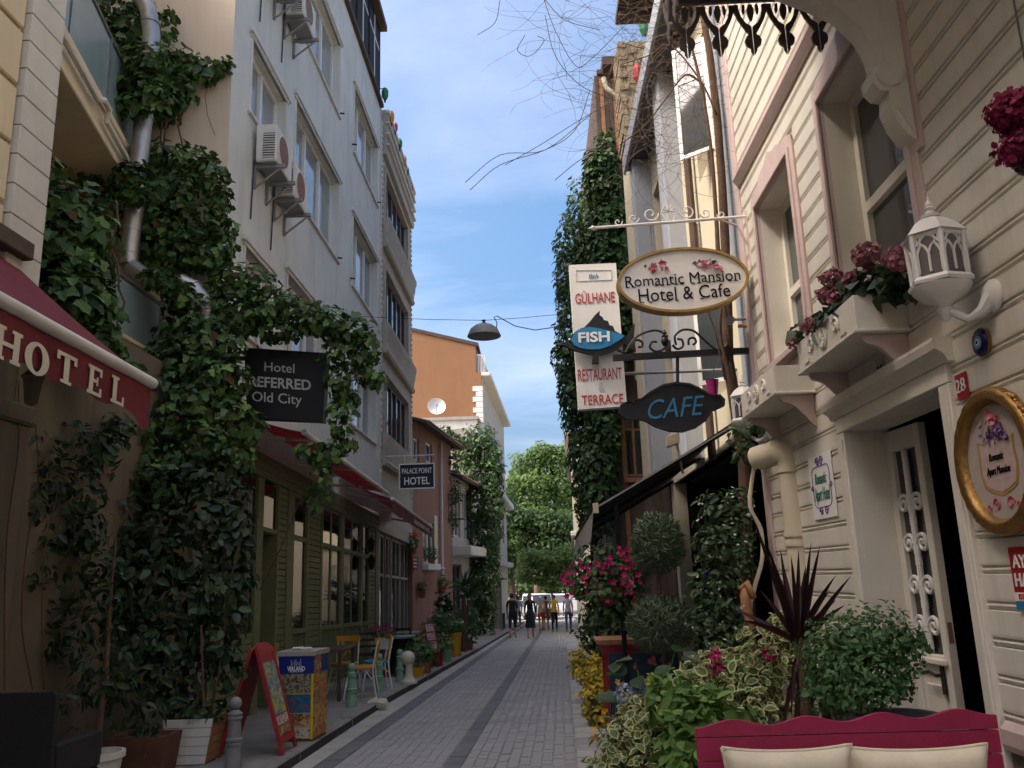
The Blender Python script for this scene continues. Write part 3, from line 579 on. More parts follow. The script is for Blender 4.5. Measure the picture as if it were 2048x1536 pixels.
q = ony(385, 578, 9.55); t = unit(ony(403, 600, 9.55)-ony(362, 567, 9.55)); m = MB(); m.tube([q-t*.012, q+t*.012], .126, 18); m.build('joint_band', m_metal, D2, smooth=True)
# ================================================================== grey apartment building
B = thing('grey_building', 'tall pale grey rendered building with air conditioners, green cafe front below', 'building', (-4, 16, zg(16)))
OP = [(11.05, 12.75, 8.3, 9.5), (13.35, 16.6, 8.12, 9.9), (18.05, 21.0, 8.1, 9.8), (13.35, 16.5, 11.46, 13.2), (18.05, 21.0, 11.42, 13.15), (11.05, 12.75, 11.7, 12.95),
      (11.1, 12.3, 4.95, 6.2), (13.15, 15.6, 4.9, 6.55), (17.9, 20.9, 4.9, 6.4)]
m = MB(); wall_grid(m, FL, 10.3, 21.45, 3.2, 14.62, OP, .22); shell(m, FL, 10.3, 21.45, 3.2, 14.62, 9, ends=(False, True)); m.build('street_wall', m_grey, B)
m = MB(); m.quad(V(-4, 10.3, -.6), V(-12, 10.3, -.6), V(-12, 10.3, 17.2), V(-4, 10.3, 17.2)); m.build('side_wall', m_tan, B)
for k, o in enumerate(OP):
    window(B, FL, *o, cols=2 if o[1]-o[0] < 2 else 3, depth=.20, fw=.075, gmat=m_glassc)
    m = MB(); a0, a1, z0, z1 = o; m.fbox(FL, a0-.10, a1+.10, -.02, .035, z1, z1+.05); m.fbox(FL, a0-.16, a1+.16, -.02, .065, z1+.05, z1+.13, .01); m.build('hood_moulding', m_trim, B)
    m = MB(); m.fbox(FL, a0-.07, a0-.002, -.02, .02, z0, z1-.001); m.fbox(FL, a1+.002, a1+.07, -.02, .02, z0, z1-.001); m.build('jamb_trim', m_trim, B)
    m = MB(); m.fbox(FL, a0-.09, a1+.09, -.19, .05, z0-.055, z0-.003, .008); m.build('sill', m_trim, B)
    if k in (1, 4, 2, 8):
        m = MB(); m.fbox(FL, a0+.25, a0+.9, -.235, -.225, z0+.1, z1-.1); m.build('curtain', m_curtain, B)
for px, py in ((678, 226), (704, 288), (753, 404), (700, 556), (673, 515)):
    s_, z_ = onfr(px, py, FL); m = MB(); m.tube([FL.p(s_, -.05, z_), FL.p(s_, .12, z_-.02)], .02, 6); m.build('drain_spout', m_black, B)
m = MB(); m.fbox(FL, 10.3, 21.45, -9, .10, 14.62, 14.74, .01); m.build('terrace_slab', m_woodd, B)
FT = Frame((-3.98, 0, 0), (0, 1, 0), (1, 0, 0))
for i in range(7):
    a0 = 10.5+i*1.56; window(B, FT, a0, a0+1.5, 14.78, 17.1, 2, (1.4, .6), depth=.1, fw=.07, name='terrace_window')
m = MB(); m.fbox(FL, 10.3, 21.5, -9, .18, 17.12, 17.3); m.build('terrace_roof', m_woodd, B)
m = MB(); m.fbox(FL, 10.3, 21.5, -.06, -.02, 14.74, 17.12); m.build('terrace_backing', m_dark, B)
# --- green shop front: it follows the slope of the street
FS = Frame((-4.0, 12.3, 0), (0, 1, -.030), (1, 0, 0)); sl = lambda a: a-12.3; zb = -.3
SF = MB(); SF.fbox(FS, sl(10.32), sl(21.4), -.35, -.30, zb, 3.3); shopf = SF.build('shop_front', m_dark, B)
def gf(a0, a1, n0, n1, z0, z1, nm, mm=m_green, bev=.006): return MB().fbox(FS, sl(a0), sl(a1), n0, n1, z0, z1, bev).build(nm, mm, shopf)
for a0, a1 in ((10.32, 10.5), (12.0, 12.26), (12.97, 13.06), (13.5, 13.86), (14.66, 14.78), (15.62, 15.74), (17.25, 17.5), (19.2, 19.4), (20.05, 20.25), (20.95, 21.4)): gf(a0, a1, -.25, .03, zb, 3.02, 'post')
for k in range(3): gf(10.32, 21.4, -.25, .035+.004*(k % 2), 3.03+k*.115, 3.14+k*.115, 'header_board')
def clap(a0, a1, z0, z1):
    n = int((z1-z0)/.095)
    for k in range(n): gf(a0+.004, a1-.004, -.2, .012, z0+k*(z1-z0)/n+.006, z0+(k+1)*(z1-z0)/n-.004, 'clapboard', bev=.008)
clap(13.06, 13.5, zb, 3.02); clap(14.78, 15.62, zb, 3.02); clap(10.5, 11.15, zb, 3.02); clap(11.15, 12.0, zb, .8); clap(20.25, 20.95, zb, 3.02)
def glaz(a0, a1, z0, z1, nm='pane'): MB().fbox(FS, sl(a0), sl(a1), -.030, -.018+random.uniform(0, .006), z0, z1).build(nm, m_glassd, shopf)
glaz(11.17, 11.98, .82, 2.98); gf(11.15, 12.0, -.2, .02, .78, .84, 'rail')
glaz(12.28, 12.95, 2.32, 2.98); gf(12.26, 12.97, -.2, .02, 2.26, 2.33, 'transom')
for a0, a1 in ((13.86, 14.66), (15.74, 17.25), (17.5, 19.2), (19.4, 20.05)):
    gf(a0, a1, -.2, .04, .76, .84, 'rail'); gf(a0, a1, -.2, .02, 2.26, 2.34, 'transom'); gf(a0, a1, -.16, .0, 2.96, 3.03, 'rail')
    k = 2 if a1-a0 > 1.2 else 1; st = (a1-a0)/k
    for j in range(k):
        glaz(a0+j*st+.03, a0+(j+1)*st-.03, .84, 2.26); glaz(a0+j*st+.03, a0+(j+1)*st-.03, 2.34, 2.96)
        if j: gf(a0+j*st-.04, a0+j*st+.04, -.15, .0, .84, 2.96, 'mullion')
    gf(a0, a1, -.2, -.03, zb, .76, 'apron', m_gwood); gf(a0, a1, -.2, .02, zb, -.12, 'plinth')
    for j in range(int((a1-a0)/.125)): gf(a0+.04+j*.125, a0+.10+j*.125, -.05, .012, -.1, .755, 'slat')
# ------------------------------------------------------------------ air conditioners
def aircon(a, z, label):
    t = thing('air_conditioner', label, 'air conditioner', FL.p(a, .05, z-.2), 'air conditioners on the grey wall')
    m = MB(); m.fbox(FL, a, a+.80, .07, .37, z, z+.60, .018); m.build('casing', m_acwhite, t)
    m = MB(); m.fbox(FL, a-.006, a+.0, .17, .345, z+.05, z+.45); m.build('side_recess', m_black, t)
    for k in range(10): MB().fbox(FL, a-.014, a+.002, .165, .35, z+.055+k*.04, z+.072+k*.04).build('slat', m_acwhite, t)
    m = MB(); m.lathe([(.235, 0), (.235, .012), (.215, .016), (.06, .018), (.05, .018)], FL.p(a+.34, .366, z+.3), 22, (1, 0, 0)); m.build('fan_grille', m_rust, t, smooth=True)
    m = MB(); m.lathe([(.255, 0), (.255, .018), (.236, .018), (.236, 0)], FL.p(a+.34, .364, z+.3), 24, (1, 0, 0)); m.build('fan_ring', m_acwhite, t, smooth=True)
    m = MB()
    for e in (.10, .66): m.fbox(FL, a+e, a+e+.05, .0, .46, z-.06, z-.005); m.fbox(FL, a+e, a+e+.05, 0, .04, z-.38, z-.06); m.tube([FL.p(a+e+.025, .03, z-.36), FL.p(a+e+.025, .42, z-.05)], .016, 6)
    m.fbox(FL, a+.02, a+.8, .08, .36, z-.014, z-.004); m.build('wall_bracket', m_grymet, t)
    m = MB(); m.tube([FL.p(a+.1, .07, z+.2), FL.p(a+.05, .03, z), FL.p(a+.03, .02, z-.9)], .012, 5); m.build('hose', m_black, t)
aircon(11.2, 7.58, 'white air conditioner below the small near window of the grey building')
aircon(12.15, 7.48, 'second air conditioner, just beyond and lower than its neighbour below the small window')
aircon(12.37, 10.92, 'air conditioner high on the grey wall beside the top window')
aircon(11.25, 10.88, 'air conditioner cut by the top edge, nearest the tan wall')
# ------------------------------------------------------------------ black hotel sign on the creeper
ys = 10.2; S1 = thing('black_hotel_sign', 'large black box sign with three lines of pale lettering, half hidden by creeper', 'sign', (-3, ys, 3.5))
tl, tr, bl_, br = [ony(*p, ys) for p in ((488, 695), (654, 706), (494, 836), (646, 843))]
m = MB(); m.add([tl, tr, br, bl_]+[q+V(0, .16, 0) for q in (tl, tr, br, bl_)], [(0, 3, 2, 1), (4, 5, 6, 7), (0, 1, 5, 4), (1, 2, 6, 5), (2, 3, 7, 6), (3, 0, 4, 7)]); m.build('box', m_blackpl, S1)
m = MB(); m.tube([tl+V(-.5, .08, -.12), tl+V(.1, .08, -.12)], .03, 6); m.build('wall_arm', m_black, S1)
u = unit(tr-tl); vv = unit((tl-bl_)+(tr-br))
for txt, (px, py), hh, ww, bd in (('Hotel', (559, 736), .17, 62, .004), ('PREFERRED', (553, 767), .185, 142, .02), ('Old City', (554, 797), .18, 102, .004)):
    letter(S1, txt, hh, ony(px, py, ys-.006), u, vv, m_greyletter, bold=bd, width=ww/1680*ys*1.02, name='lettering')
# ------------------------------------------------------------------ cafe awnings
def awning(name, label, y0, y1, x1, z0, z1, mt, rise, val=0.0, mv=None):
    t = thing(name, label, 'awning', (-4, (y0+y1)/2, z0)); n = 16; Yv = np.linspace(y0, y1, n); zf = lambda y: z0+(z1-z0)*(y-y0)/(y1-y0)
    m = MB()
    for i in range(n-1):
        for j in range(5):
            q = lambda y, t_: V(-3.97+(x1+3.97)*t_, y, zf(y)+rise*(1-t_)-.045*math.sin(math.pi*t_)*(1+.4*math.sin(y*3.1)))
            m.quad(q(Yv[i], j/5), q(Yv[i+1], j/5), q(Yv[i+1], (j+1)/5), q(Yv[i], (j+1)/5))
    m.build('canvas', mt, t, smooth='all')
    m = MB(); m.tube([V(x1, y0-.03, zf(y0)), V(x1, y1+.03, zf(y1))], .038, 10); m.build('front_bar', m_trim, t, smooth=True)
    for y_ in (y0+.5, (y0+y1)/2, y1-.5):
        m = MB(); m.tube([V(-3.92, y_, zf(y_)+rise-.28), V(-3.4, y_+.35, zf(y_)+rise*.35-.06), V(x1, y_, zf(y_))], .026, 6); m.build('folding_arm', m_trim, t, smooth=True)
    m = MB(); m.fbox(Frame((-4, y0, zf(y0)+rise), (0, 1, (z1-z0)/(y1-y0)), (1, 0, 0)), 0, y1-y0, .02, .12, -.06, .06, .01); m.build('cassette', m_trim, t)
    if val:
        m = MB(); Yv = np.linspace(y0, y1, 40)
        for a, c in zip(Yv[:-1], Yv[1:]): m.quad(V(x1+.01, a, zf(a)-.03), V(x1+.01, c, zf(c)-.03), V(x1+.012*math.sin(c*7), c, zf(c)-val-.03*abs(math.sin(c*5))), V(x1+.012*math.sin(a*7), a, zf(a)-val-.03*abs(math.sin(a*5))))
        m.build('valance', mv or mt, t, smooth='all')
    return t, zf
a1, _ = awning('cafe_awning', 'bright red cloth awning over the green cafe front', 10.45, 16.5, -2.9, 3.37, 3.17, m_red2, .42)
a2, zf2 = awning('maroon_awning', 'maroon awning with small white print on its valance, past the red one', 17.0, 23.4, -2.9, 3.12, 2.9, m_maroon, .50, .26, m_red)
letter(a2, 'PALACE POINT HOTEL', .15, V(-2.878, 21.4, zf2(21.4)-.17), (0, 1, -.033), UZ, m_cream2, bold=.01, width=2.9)
# ================================================================== beige cornice building
C_ = thing('beige_cornice_building', 'narrow beige building with stacked moulded cornices and brown windows', 'building', (-4, 24.4, zg(24)))
OPC = [(22.15, 26.3, z0, z1) for z0, z1 in ((5.35, 7.0), (8.40, 10.05), (11.45, 13.05))]
m = MB(); wall_grid(m, FL, 21.47, 27.3, 2.9, 14.7, OPC, .16); shell(m, FL, 21.47, 27.3, 2.9, 14.7, 9); m.build('wall', m_beige, C_)
for o in OPC:
    window(C_, FL, *o, cols=5, depth=.15, fw=.09, fmat=m_brownframe)
    m = MB(); m.fbox(FL, o[0]-.1, o[1]+.1, -.01, .05, o[3], o[3]+.09, .01); m.fbox(FL, o[0]-.1, o[0], -.01, .05, o[2], o[3]); m.fbox(FL, o[1], o[1]+.1, -.01, .05, o[2], o[3]); m.build('window_surround', m_moulding, C_)
def cornice(z0, z1, proj):
    prof = [(0, z0), (.12, z0), (.16, z0+.10*(z1-z0)), (proj*.55, z0+.22*(z1-z0)), (proj*.62, z0+.40*(z1-z0)), (proj*.78, z0+.55*(z1-z0)), (proj*.82, z0+.72*(z1-z0)), (proj, z0+.82*(z1-z0)), (proj, z1), (0, z1)]
    m = MB(); m.prism(prof, FL.p(21.75, 0, 0), FL.en, UZ, UY, 5.3); m.build('cornice', m_moulding, C_, smooth=True)
for z0, z1, pr in ((4.45, 5.3, .16), (7.5, 8.34, .20), (10.55, 11.4, .22), (13.35, 14.75, .18)): cornice(z0, z1, pr)
for z_, h_ in ((13.62, .05), (13.95, .07), (14.3, .06), (14.62, .10)): MB().fbox(FL, 21.72, 27.08, .10, .215, z_, z_+h_, .012).build('cornice_fillet', m_trim, C_)
for a in (21.6, 27.05):
    m = MB(); m.fbox(FL, a-.1, a+.1, -.02, .03, 3.2, 14.3); m.build('corner_strip', m_trim, C_); m = MB()
    for k in range(62): m.fbox(FL, a-.05, a+.05, .03, .06, 3.3+k*.177, 3.37+k*.177, .01)
    m.build('dentil_studs', m_moulding, C_, kind='stuff')
FSc = Frame((-4.0, 21.47, 0), (0, 1, -.027), (1, 0, 0)); m = MB(); m.fbox(FSc, 0, 5.8, -.4, -.35, -.9, 3.2); m.build('shop_backing', m_dark, C_)
for a0, a1_ in ((.1, 1.5), (1.7, 2.5), (2.7, 4.1), (4.3, 5.7)): window(C_, FSc, a0, a1_, -.55, 2.75, 2, (1.5, .7), depth=.2, fw=.07, fmat=m_grymet, gmat=m_glassd, name='shop_window')
m = MB(); m.fbox(FSc, 0, 5.8, -.3, .02, 2.75, 3.1); m.build('shop_header', m_grymet, C_)
# ------------------------------------------------------------------ hanging hotel sign
S2 = thing('small_hotel_sign', 'small black and white framed hotel sign hanging from a bar over the maroon awning', 'sign', (-3.1, 22, 3.9))
tl, br = ony(799, 929, 22), ony(869, 976, 22); hx, hz = (br[0]-tl[0])/2, (tl[2]-br[2])/2; c0 = (tl+br)/2
m = MB(); m.fbox(Frame(c0, (1, 0, 0), (0, -1, 0)), -hx, hx, -.04, .0, -hz, hz, .01); m.build('panel', m_blackpl, S2)
m = MB(); oq = [(-hx, -hz), (hx, -hz), (hx, hz), (-hx, hz)]; m.ring([(x*1.02, y*1.03) for x, y in oq], [(x*.965, y*.94) for x, y in oq], c0+V(0, -.045, 0), UX, UZ, UY, .05); m.build('white_frame', m_white2, S2)
letter(S2, 'PALACE POINT', .20, c0+V(0, -.004, hz*.42), UX, UZ, m_white2, bold=.012, width=hx*1.72); letter(S2, 'HOTEL', .27, c0+V(0, -.004, -hz*.40), UX, UZ, m_white2, bold=.02, width=hx*1.46)
m = MB(); m.tube([V(-4, 22, c0[2]+hz+.22), V(c0[0]+hx, 22, c0[2]+hz+.22)], .022, 6)
for e in (-.7, .7): m.tube([c0+V(hx*e, 0, hz), c0+V(hx*e, 0, hz+.22)], .01, 5)
m.build('hanger_bar', m_trim, S2)
# ------------------------------------------------------------------ paper lanterns on the roof edge
LC = [mat('lantern_'+n, c, .6, .15, 6, .05) for n, c in (('green', (.02, .16, .06)), ('amber', (.55, .26, .03)), ('pink', (.42, .05, .12)), ('red', (.38, .03, .03)))]
cn = ['green', 'amber', 'pink', 'red']
for i, (px, py, c, y_, w_, h_) in enumerate(((770, 188, 0, 20.8, 15, 28), (783, 235, 1, 22, 12, 30), (790, 255, 2, 22.8, 12, 22), (799, 288, 0, 23.6, 12, 24), (808, 322, 1, 24.6, 11, 26), (814, 342, 0, 25.3, 9, 18), (822, 377, 3, 26.4, 9, 16))):
    q = ony(px, py, y_); k = y_/1680; t = thing('roof_lantern', '%s lantern on the roof edge of the %s building' % (('dark green', 'amber', 'pink', 'teal green', 'second amber', 'small green', 'reddish')[i], 'grey' if i == 0 else 'beige cornice'), 'lantern', q-V(0, 0, h_*k/2), 'coloured lanterns along the roof edge')
    m = MB(); r = w_*k/2; H = h_*k; m.lathe([(r*.5, -H/2), (r, -H*.25), (r*1.05, H*.25), (r*.6, H/2)], q, 8); m.build('body', LC[c], t)
    m = MB(); m.tube([q+V(0, 0, H/2), q+V(-.25, .1, H/2+.06), V(-4.1, q[1]+.1, q[2]+H/2-.05)], .012, 5); m.tube([q+V(0, 0, -H/2), q+V(0, 0, -H/2-.08)], .03, 6); m.build('bracket', m_black, t)
# ================================================================== brown-pink house and its neighbours: the street turns a little to the right
FD = Frame((-4.0, 27.25, 0), (.107, 1, 0), (1, -.107, 0)); zD = zg(30)
Dh = thing('brown_pink_house', 'low brown-pink rendered house with tiled eaves and flower pots on its wall', 'house', FD.p(3, 0, zD))
def op(p0, p1, fr): (s0, z0), (s1, z1) = onfr(*p0, fr), onfr(*p1, fr); return (min(s0, s1), max(s0, s1), min(z0, z1), max(z0, z1))
oD = [op((846, 1042), (868, 1128), FD), op((826, 872), (838, 925), FD), op((852, 882), (864, 930), FD)]
m = MB(); wall_grid(m, FD, 0, 6.2, zD-.5, 6.75, oD, .15); shell(m, FD, 0, 6.2, zD-.5, 6.75, 5); m.build('wall', m_brown, Dh)
for o in oD: window(Dh, FD, *o, cols=1 if o[1]-o[0] < 1 else 2, depth=.12, fw=.08)
o = oD[0]; m = MB(); m.fbox(FD, o[0]-.15, o[1]+.15, -.05, .22, o[2]-.22, o[2]-.01, .02); m.build('sill', m_trim, Dh); m = MB(); m.fbox(FD, o[1]+.02, o[1]+.5, -.01, .03, o[2], o[3]+.3); m.build('wall_panel', m_hcream, Dh)
m = MB(); s_, z_ = onfr(880, 1095, FD); m.tube([FD.p(s_, .08, 6.5), FD.p(s_, .08, zD)], .05, 8); m.lathe([(.05, 0), (.12, .04), (.05, .1)], FD.p(s_, .08, onfr(880, 1140, FD)[1]), 10); m.build('downpipe', m_trim, Dh)
FDr = Frame(FD.p(0, 0, 6.75), FD.ex, FD.en)
def eave(parent, fr, L, ov, pitch, rows=22, back=3.5):
    m = MB(); m.add([fr.p(-.1, ov, -ov*pitch), fr.p(L, ov, -ov*pitch), fr.p(L, -back, back*pitch), fr.p(-.1, -back, back*pitch), fr.p(-.1, ov, -ov*pitch-.09), fr.p(L, ov, -ov*pitch-.09), fr.p(L, -.0, -.06), fr.p(-.1, -.0, -.06)],
            [(0, 1, 2, 3), (4, 7, 6, 5), (0, 4, 5, 1), (0, 3, 7, 4), (1, 5, 6, 2)]); m.build('roof', m_woodd, parent)
    for k in range(rows):
        s0 = (k+.5)*L/rows; pr = [(.10*L/rows*5*math.cos(a), .06*math.sin(a)) for a in np.linspace(0, math.pi, 6)]; m = MB()
        d = unit(fr.en*back+fr.ez*(-back*pitch)) ; m.prism(pr, fr.p(s0, -back, back*pitch+.005), fr.ex, UZ, d, math.hypot(back+ov+.04, (back+ov)*pitch)); m.build('tile_row', m_tile, parent)
eave(Dh, FDr, 6.2, .55, .30)
Wh = thing('grey_balcony_house', 'small grey-white house with a stone balcony slab, left of the ivy column', 'house', FD.p(8, 0, zD))
oW = [op((903, 965), (921, 1075), FD), op((927, 975), (944, 1082), FD), op((903, 1128), (925, 1235), FD)]
m = MB(); wall_grid(m, FD, 6.25, 10.6, zD-.6, 5.6, oW, .2); shell(m, FD, 6.25, 10.6, zD-.6, 5.6, 5); m.build('wall', m_stone, Wh)
for o in oW[:2]: window(Wh, FD, *o, cols=2, depth=.15, fw=.07)
window(Wh, FD, *oW[2], cols=2, depth=.15, fw=.08, fmat=m_woodd, gmat=m_glassd, name='door')
s0, z0 = onfr(897, 1108, FD); s1, z1 = onfr(950, 1108, FD)
m = MB(); m.fbox(FD, 6.3, 10.5, -.05, .75, z0-.05, z0+.32, .03); m.build('balcony_slab', m_trim, Wh)
eave(Wh, Frame(FD.p(6.2, 0, 5.6), FD.ex, FD.en), 4.4, .5, .28, 15)
s_, z_ = onfr(897, 1040, FD); m = MB()
for zz in (z_, z_+.95): m.ring([(-.3, -.3), (.3, -.3), (.3, .3), (-.3, .3)], [(-.27, -.27), (.27, -.27), (.27, .27), (-.27, .27)], FD.p(s_, .35, zz), FD.ex, FD.en, UZ, .03)
for a, b_ in ((-.28, -.28), (.28, -.28), (.28, .28), (-.28, .28)): m.tube([FD.p(s_+a, .35+b_, z_), FD.p(s_+a, .35+b_, z_+.95)], .014, 5)
cg = m.build('iron_cage', m_black, Wh)
# ------------------------------------------------------------------ ivy column and its wall
IW = thing('ivy_column_house', 'narrow house front wholly covered by dark ivy, before the cream wall', 'house', FD.p(12, 0, zg(39)))
m = MB(); m.fbox(FD, 10.7, 14.2, -4, 0, -1.6, 8.2); m.build('wall', m_stone, IW)
def fc(px, py, n_, fr=FD):
    d = ray(px, py); o_ = fr.o+fr.en*n_; t = np.dot(o_-EYE, fr.en)/np.dot(d, fr.en); return EYE+d*t
bl_ = []
for px, py, rx_, rz_, n_ in ((935, 905, .55, .6, 170), (957, 885, .75, .8, 240), (975, 905, .7, .9, 240), (960, 950, .9, 1.0, 300), (985, 950, .65, 1.0, 260), (965, 1010, 1.0, 1.1, 330), (985, 1010, .55, 1.1, 230), (962, 1075, .9, 1.2, 330), (980, 1070, .6, 1.1, 220), (955, 1140, .8, 1.0, 260), (972, 1140, .7, 1.1, 260), (958, 1195, .7, .8, 200), (973, 1210, .5, .8, 170), (965, 1245, .6, .7, 170), (893, 870, .5, .3, 90), (912, 885, .6, .3, 110), (905, 925, .3, .5, 60), (907, 985, .25, .6, 70), (903, 1040, .2, .5, 50)):
    bl_.append((ony(px, py, 37.5 if px > 925 else 33.5), (rx_, .7, rz_), n_))
P, N = blob_points(bl_, 2.2); leaf_mesh('foliage', P, N, .15, LOBED, [l_ivy], IW, kind='stuff')
# ================================================================== orange gable building
F_ = thing('orange_gable_building', 'tall orange rendered gable wall with white quoins, rising behind the low houses', 'building', (-4, 42, zg(42)))
YF = 42.0; tlF, trF, cF, bF = ony(800, 646, YF), ony(951, 692, YF), ony(963, 770, YF), ony(951, 745, YF)
m = MB(); m.prism([(-11, -1.5), (cF[0], -1.5), (cF[0], bF[2]), (trF[0], bF[2]), (trF[0], trF[2]), (-11, tlF[2]+.9)], (0, YF, 0), UX, UZ, UY, .4); m.build('gable_wall', m_orange, F_)
m = MB(); sl_ = (trF[2]-(tlF[2]+.9))/(trF[0]+11); m.prism([(-11, tlF[2]+.88), (trF[0]+.15, trF[2]-.02), (trF[0]+.15, trF[2]+.16), (-11, tlF[2]+1.06)], (0, YF-.06, 0), UX, UZ, UY, 16); m.build('roof_edge', m_woodd, F_)
FF = Frame((cF[0], YF+.4, 0), (.035, 1, 0), (1, -.035, 0)); oF = [(1.0+k*3.4, 2.4+k*3.4, z0, z0+1.9) for k in range(4) for z0 in (3.6, 7.4)]
m = MB(); wall_grid(m, FF, 0, 15, 2.2, bF[2], oF, .2); shell(m, FF, 0, 15, 2.2, bF[2], 8, ends=(False, True)); m.build('street_wall', m_beige, F_)
m = MB(); wall_grid(m, FF, 0, 15, -2.2, 2.2, []); m.build('lower_wall', m_hcream, F_)
for o in oF: window(F_, FF, *o, cols=2, depth=.15, fw=.08)
m = MB(); m.fbox(FF, -.4, 15, -.1, .5, bF[2]-.2, bF[2], .03); m.build('cornice', m_trim, F_)
m = MB(); m.fbox(FF, 1, 15, -.1, .55, 5.9, 6.25, .03); m.fbox(FF, 1, 15, -.1, .4, 2.1, 2.4, .03); m.build('belt_moulding', m_trim, F_)
zq = ony(965, 890, YF)[2]; nq = 11
for k in range(nq):
    L = .30 if k % 2 else .46; zz = zq+(cF[2]-.05-zq)*k/nq; MB().box((cF[0]-L, YF-.05, zz+.012), (cF[0]+.05, YF+.3, zz+(cF[2]-.05-zq)/nq-.012), .015).build('quoin', m_white, F_)
m = MB(); m.box((trF[0]+.02, YF+.3, bF[2]), (cF[0], YF+.35, bF[2]+.05)); zr = bF[2]+.95
m.tube([V(trF[0]+.02, YF+.1, zr), V(cF[0]-.02, YF+.1, zr), V(cF[0]+.35, YF+9, zr)], .045, 6)
for k in range(6): m.tube([V(trF[0]+.05+k*.08, YF+.1, bF[2]), V(trF[0]+.05+k*.08, YF+.1, zr)], .018, 5)
for k in range(24): m.tube([V(cF[0]-.02+k*.0155, YF+.3+k*.38, bF[2]), V(cF[0]-.02+k*.0155, YF+.3+k*.38, zr)], .018, 5)
m.build('balcony_railing', m_white, F_)
m = MB(); m.quad(V(trF[0]+.01, YF+.4, bF[2]), V(trF[0]+.3, YF+14, bF[2]), V(trF[0]+.3, YF+14, trF[2]), V(trF[0]+.01, YF+.4, trF[2])); m.build('setback_wall', m_brown, F_)
m = MB(); q0, q1 = ony(858, 843, 41), ony(966, 842, 41); m.box((q0[0]-2, 41, 5), (q1[0]-.3, 41.9, q1[2]+.1)); m.build('low_annexe', m_trim, F_)
m = MB(); m.box((q0[0]-2, 40.9, q1[2]+.1), (q1[0]-.2, 41.95, q1[2]+.25)); m.build('annexe_coping', m_stone, F_)
# dish
Dq = ony(873, 815, 41.2); DS = thing('satellite_dish', 'white satellite dish on the orange gable wall', 'dish', Dq-V(0, 0, .6)); ax = unit((.18, -1, .28))
m = MB(); m.lathe([(.02, .0), (.2, .025), (.36, .08), (.45, .15), (.455, .145), (.36, .065), (.2, .01), (.02, -.015)], Dq, 24, ax); m.build('reflector', m_brass, DS, smooth=True)
m = MB(); m.tube([Dq+V(0, -.1, -.42), Dq+ax*.5+V(0, 0, -.1)], .014, 6); m.ball(Dq+ax*.5+V(0, 0, -.1), .05, 8, 6); m.build('feed_arm', m_grymet, DS)
m = MB(); m.tube([Dq-ax*.02, Dq+V(.05, .5, -.3), Dq+V(.05, .9, -.65)], .03, 6); m.build('wall_mount', m_grymet, DS)
# ------------------------------------------------------------------ gate post and side fence before the far wall
GP = thing('metal_side_gate', 'pale grey metal gate frame with panels beside the ivy column', 'gate', ong(985, 1266, .1))
yg = 39.0; g0 = ony(986, 1262, yg)
m = MB()
for px in (986, 1003): q = ony(px, 1262, yg); m.box((q[0]-.05, yg-.05, g0[2]), (q[0]+.05, yg+.05, ony(1003, 1158, yg)[2]))
m.build('gate_post', m_grymet, GP); m = MB(); q0, q1 = ony(980, 1158, yg), ony(1014, 1160, yg); m.box((q0[0], yg-.03, q0[2]-.06), (q1[0], yg+.03, q0[2]+.02)); m.tube([ony(988, 1175, yg), ony(1002, 1158, yg)], .03, 6); m.build('top_rail', m_grymet, GP)
q0, q1 = ony(989, 1258, yg), ony(1001, 1180, yg); m = MB(); m.box((q0[0], yg-.015, q0[2]), (q1[0], yg+.015, q1[2])); m.build('gate_panel', m_stone, GP)
for k in range(5): q = ony(1002+k*2, 1262-k*1.2, yg+.3+k*.9); MB().tube([q, q+V(0, 0, .75)], .025, 5).build('fence_bar', m_black, GP)
# ------------------------------------------------------------------ street lamp on its wire
yl = 16.0; lc = ony(968, 660, yl); HL = thing('hanging_street_lamp', 'grey domed street lamp hanging from a wire across the street', 'lamp', lc-V(0, 0, .15))
m = MB(); m.lathe([(.335, -.13), (.325, -.10), (.27, .02), (.18, .09), (.08, .125), (.03, .13), (.03, .12), (.17, .08), (.26, .01), (.318, -.11)], lc, 28); m.build('shade', m_chrome, HL, smooth=True)
m = MB(); m.lathe([(.03, .125), (.06, .14), (.025, .16), (.025, .19), (.055, .2), (.02, .215)], lc, 12); m.build('finial', m_black, HL, smooth=True)
m = MB(); m.lathe([(.05, .1), (.07, .02), (.05, -.05), (.01, -.07)], lc, 10); m.build('bulb', m_brass, HL, smooth=True)
m = MB(); wp = [V(-4.0, 16, ony(664, 628, 16)[2]), ony(740, 634, 16), ony(860, 639, 16), lc+V(0, 0, .2), ony(1040, 636, 16), ony(1125, 628, 16), ony(1150, 626, 16.5), V(1.86, 18.9, 7.6)]; m.tube(wp, .006, 5)
m.tube([ony(993, 655, 16), ony(994, 645, 16), ony(988, 634, 16), ony(994, 632, 16), ony(1030, 652, 16), ony(1070, 660, 16), ony(1105, 655, 16), ony(1145, 640, 16.5), V(1.86, 18.9, 7.4)], .010, 5); m.build('wire', m_black, HL)
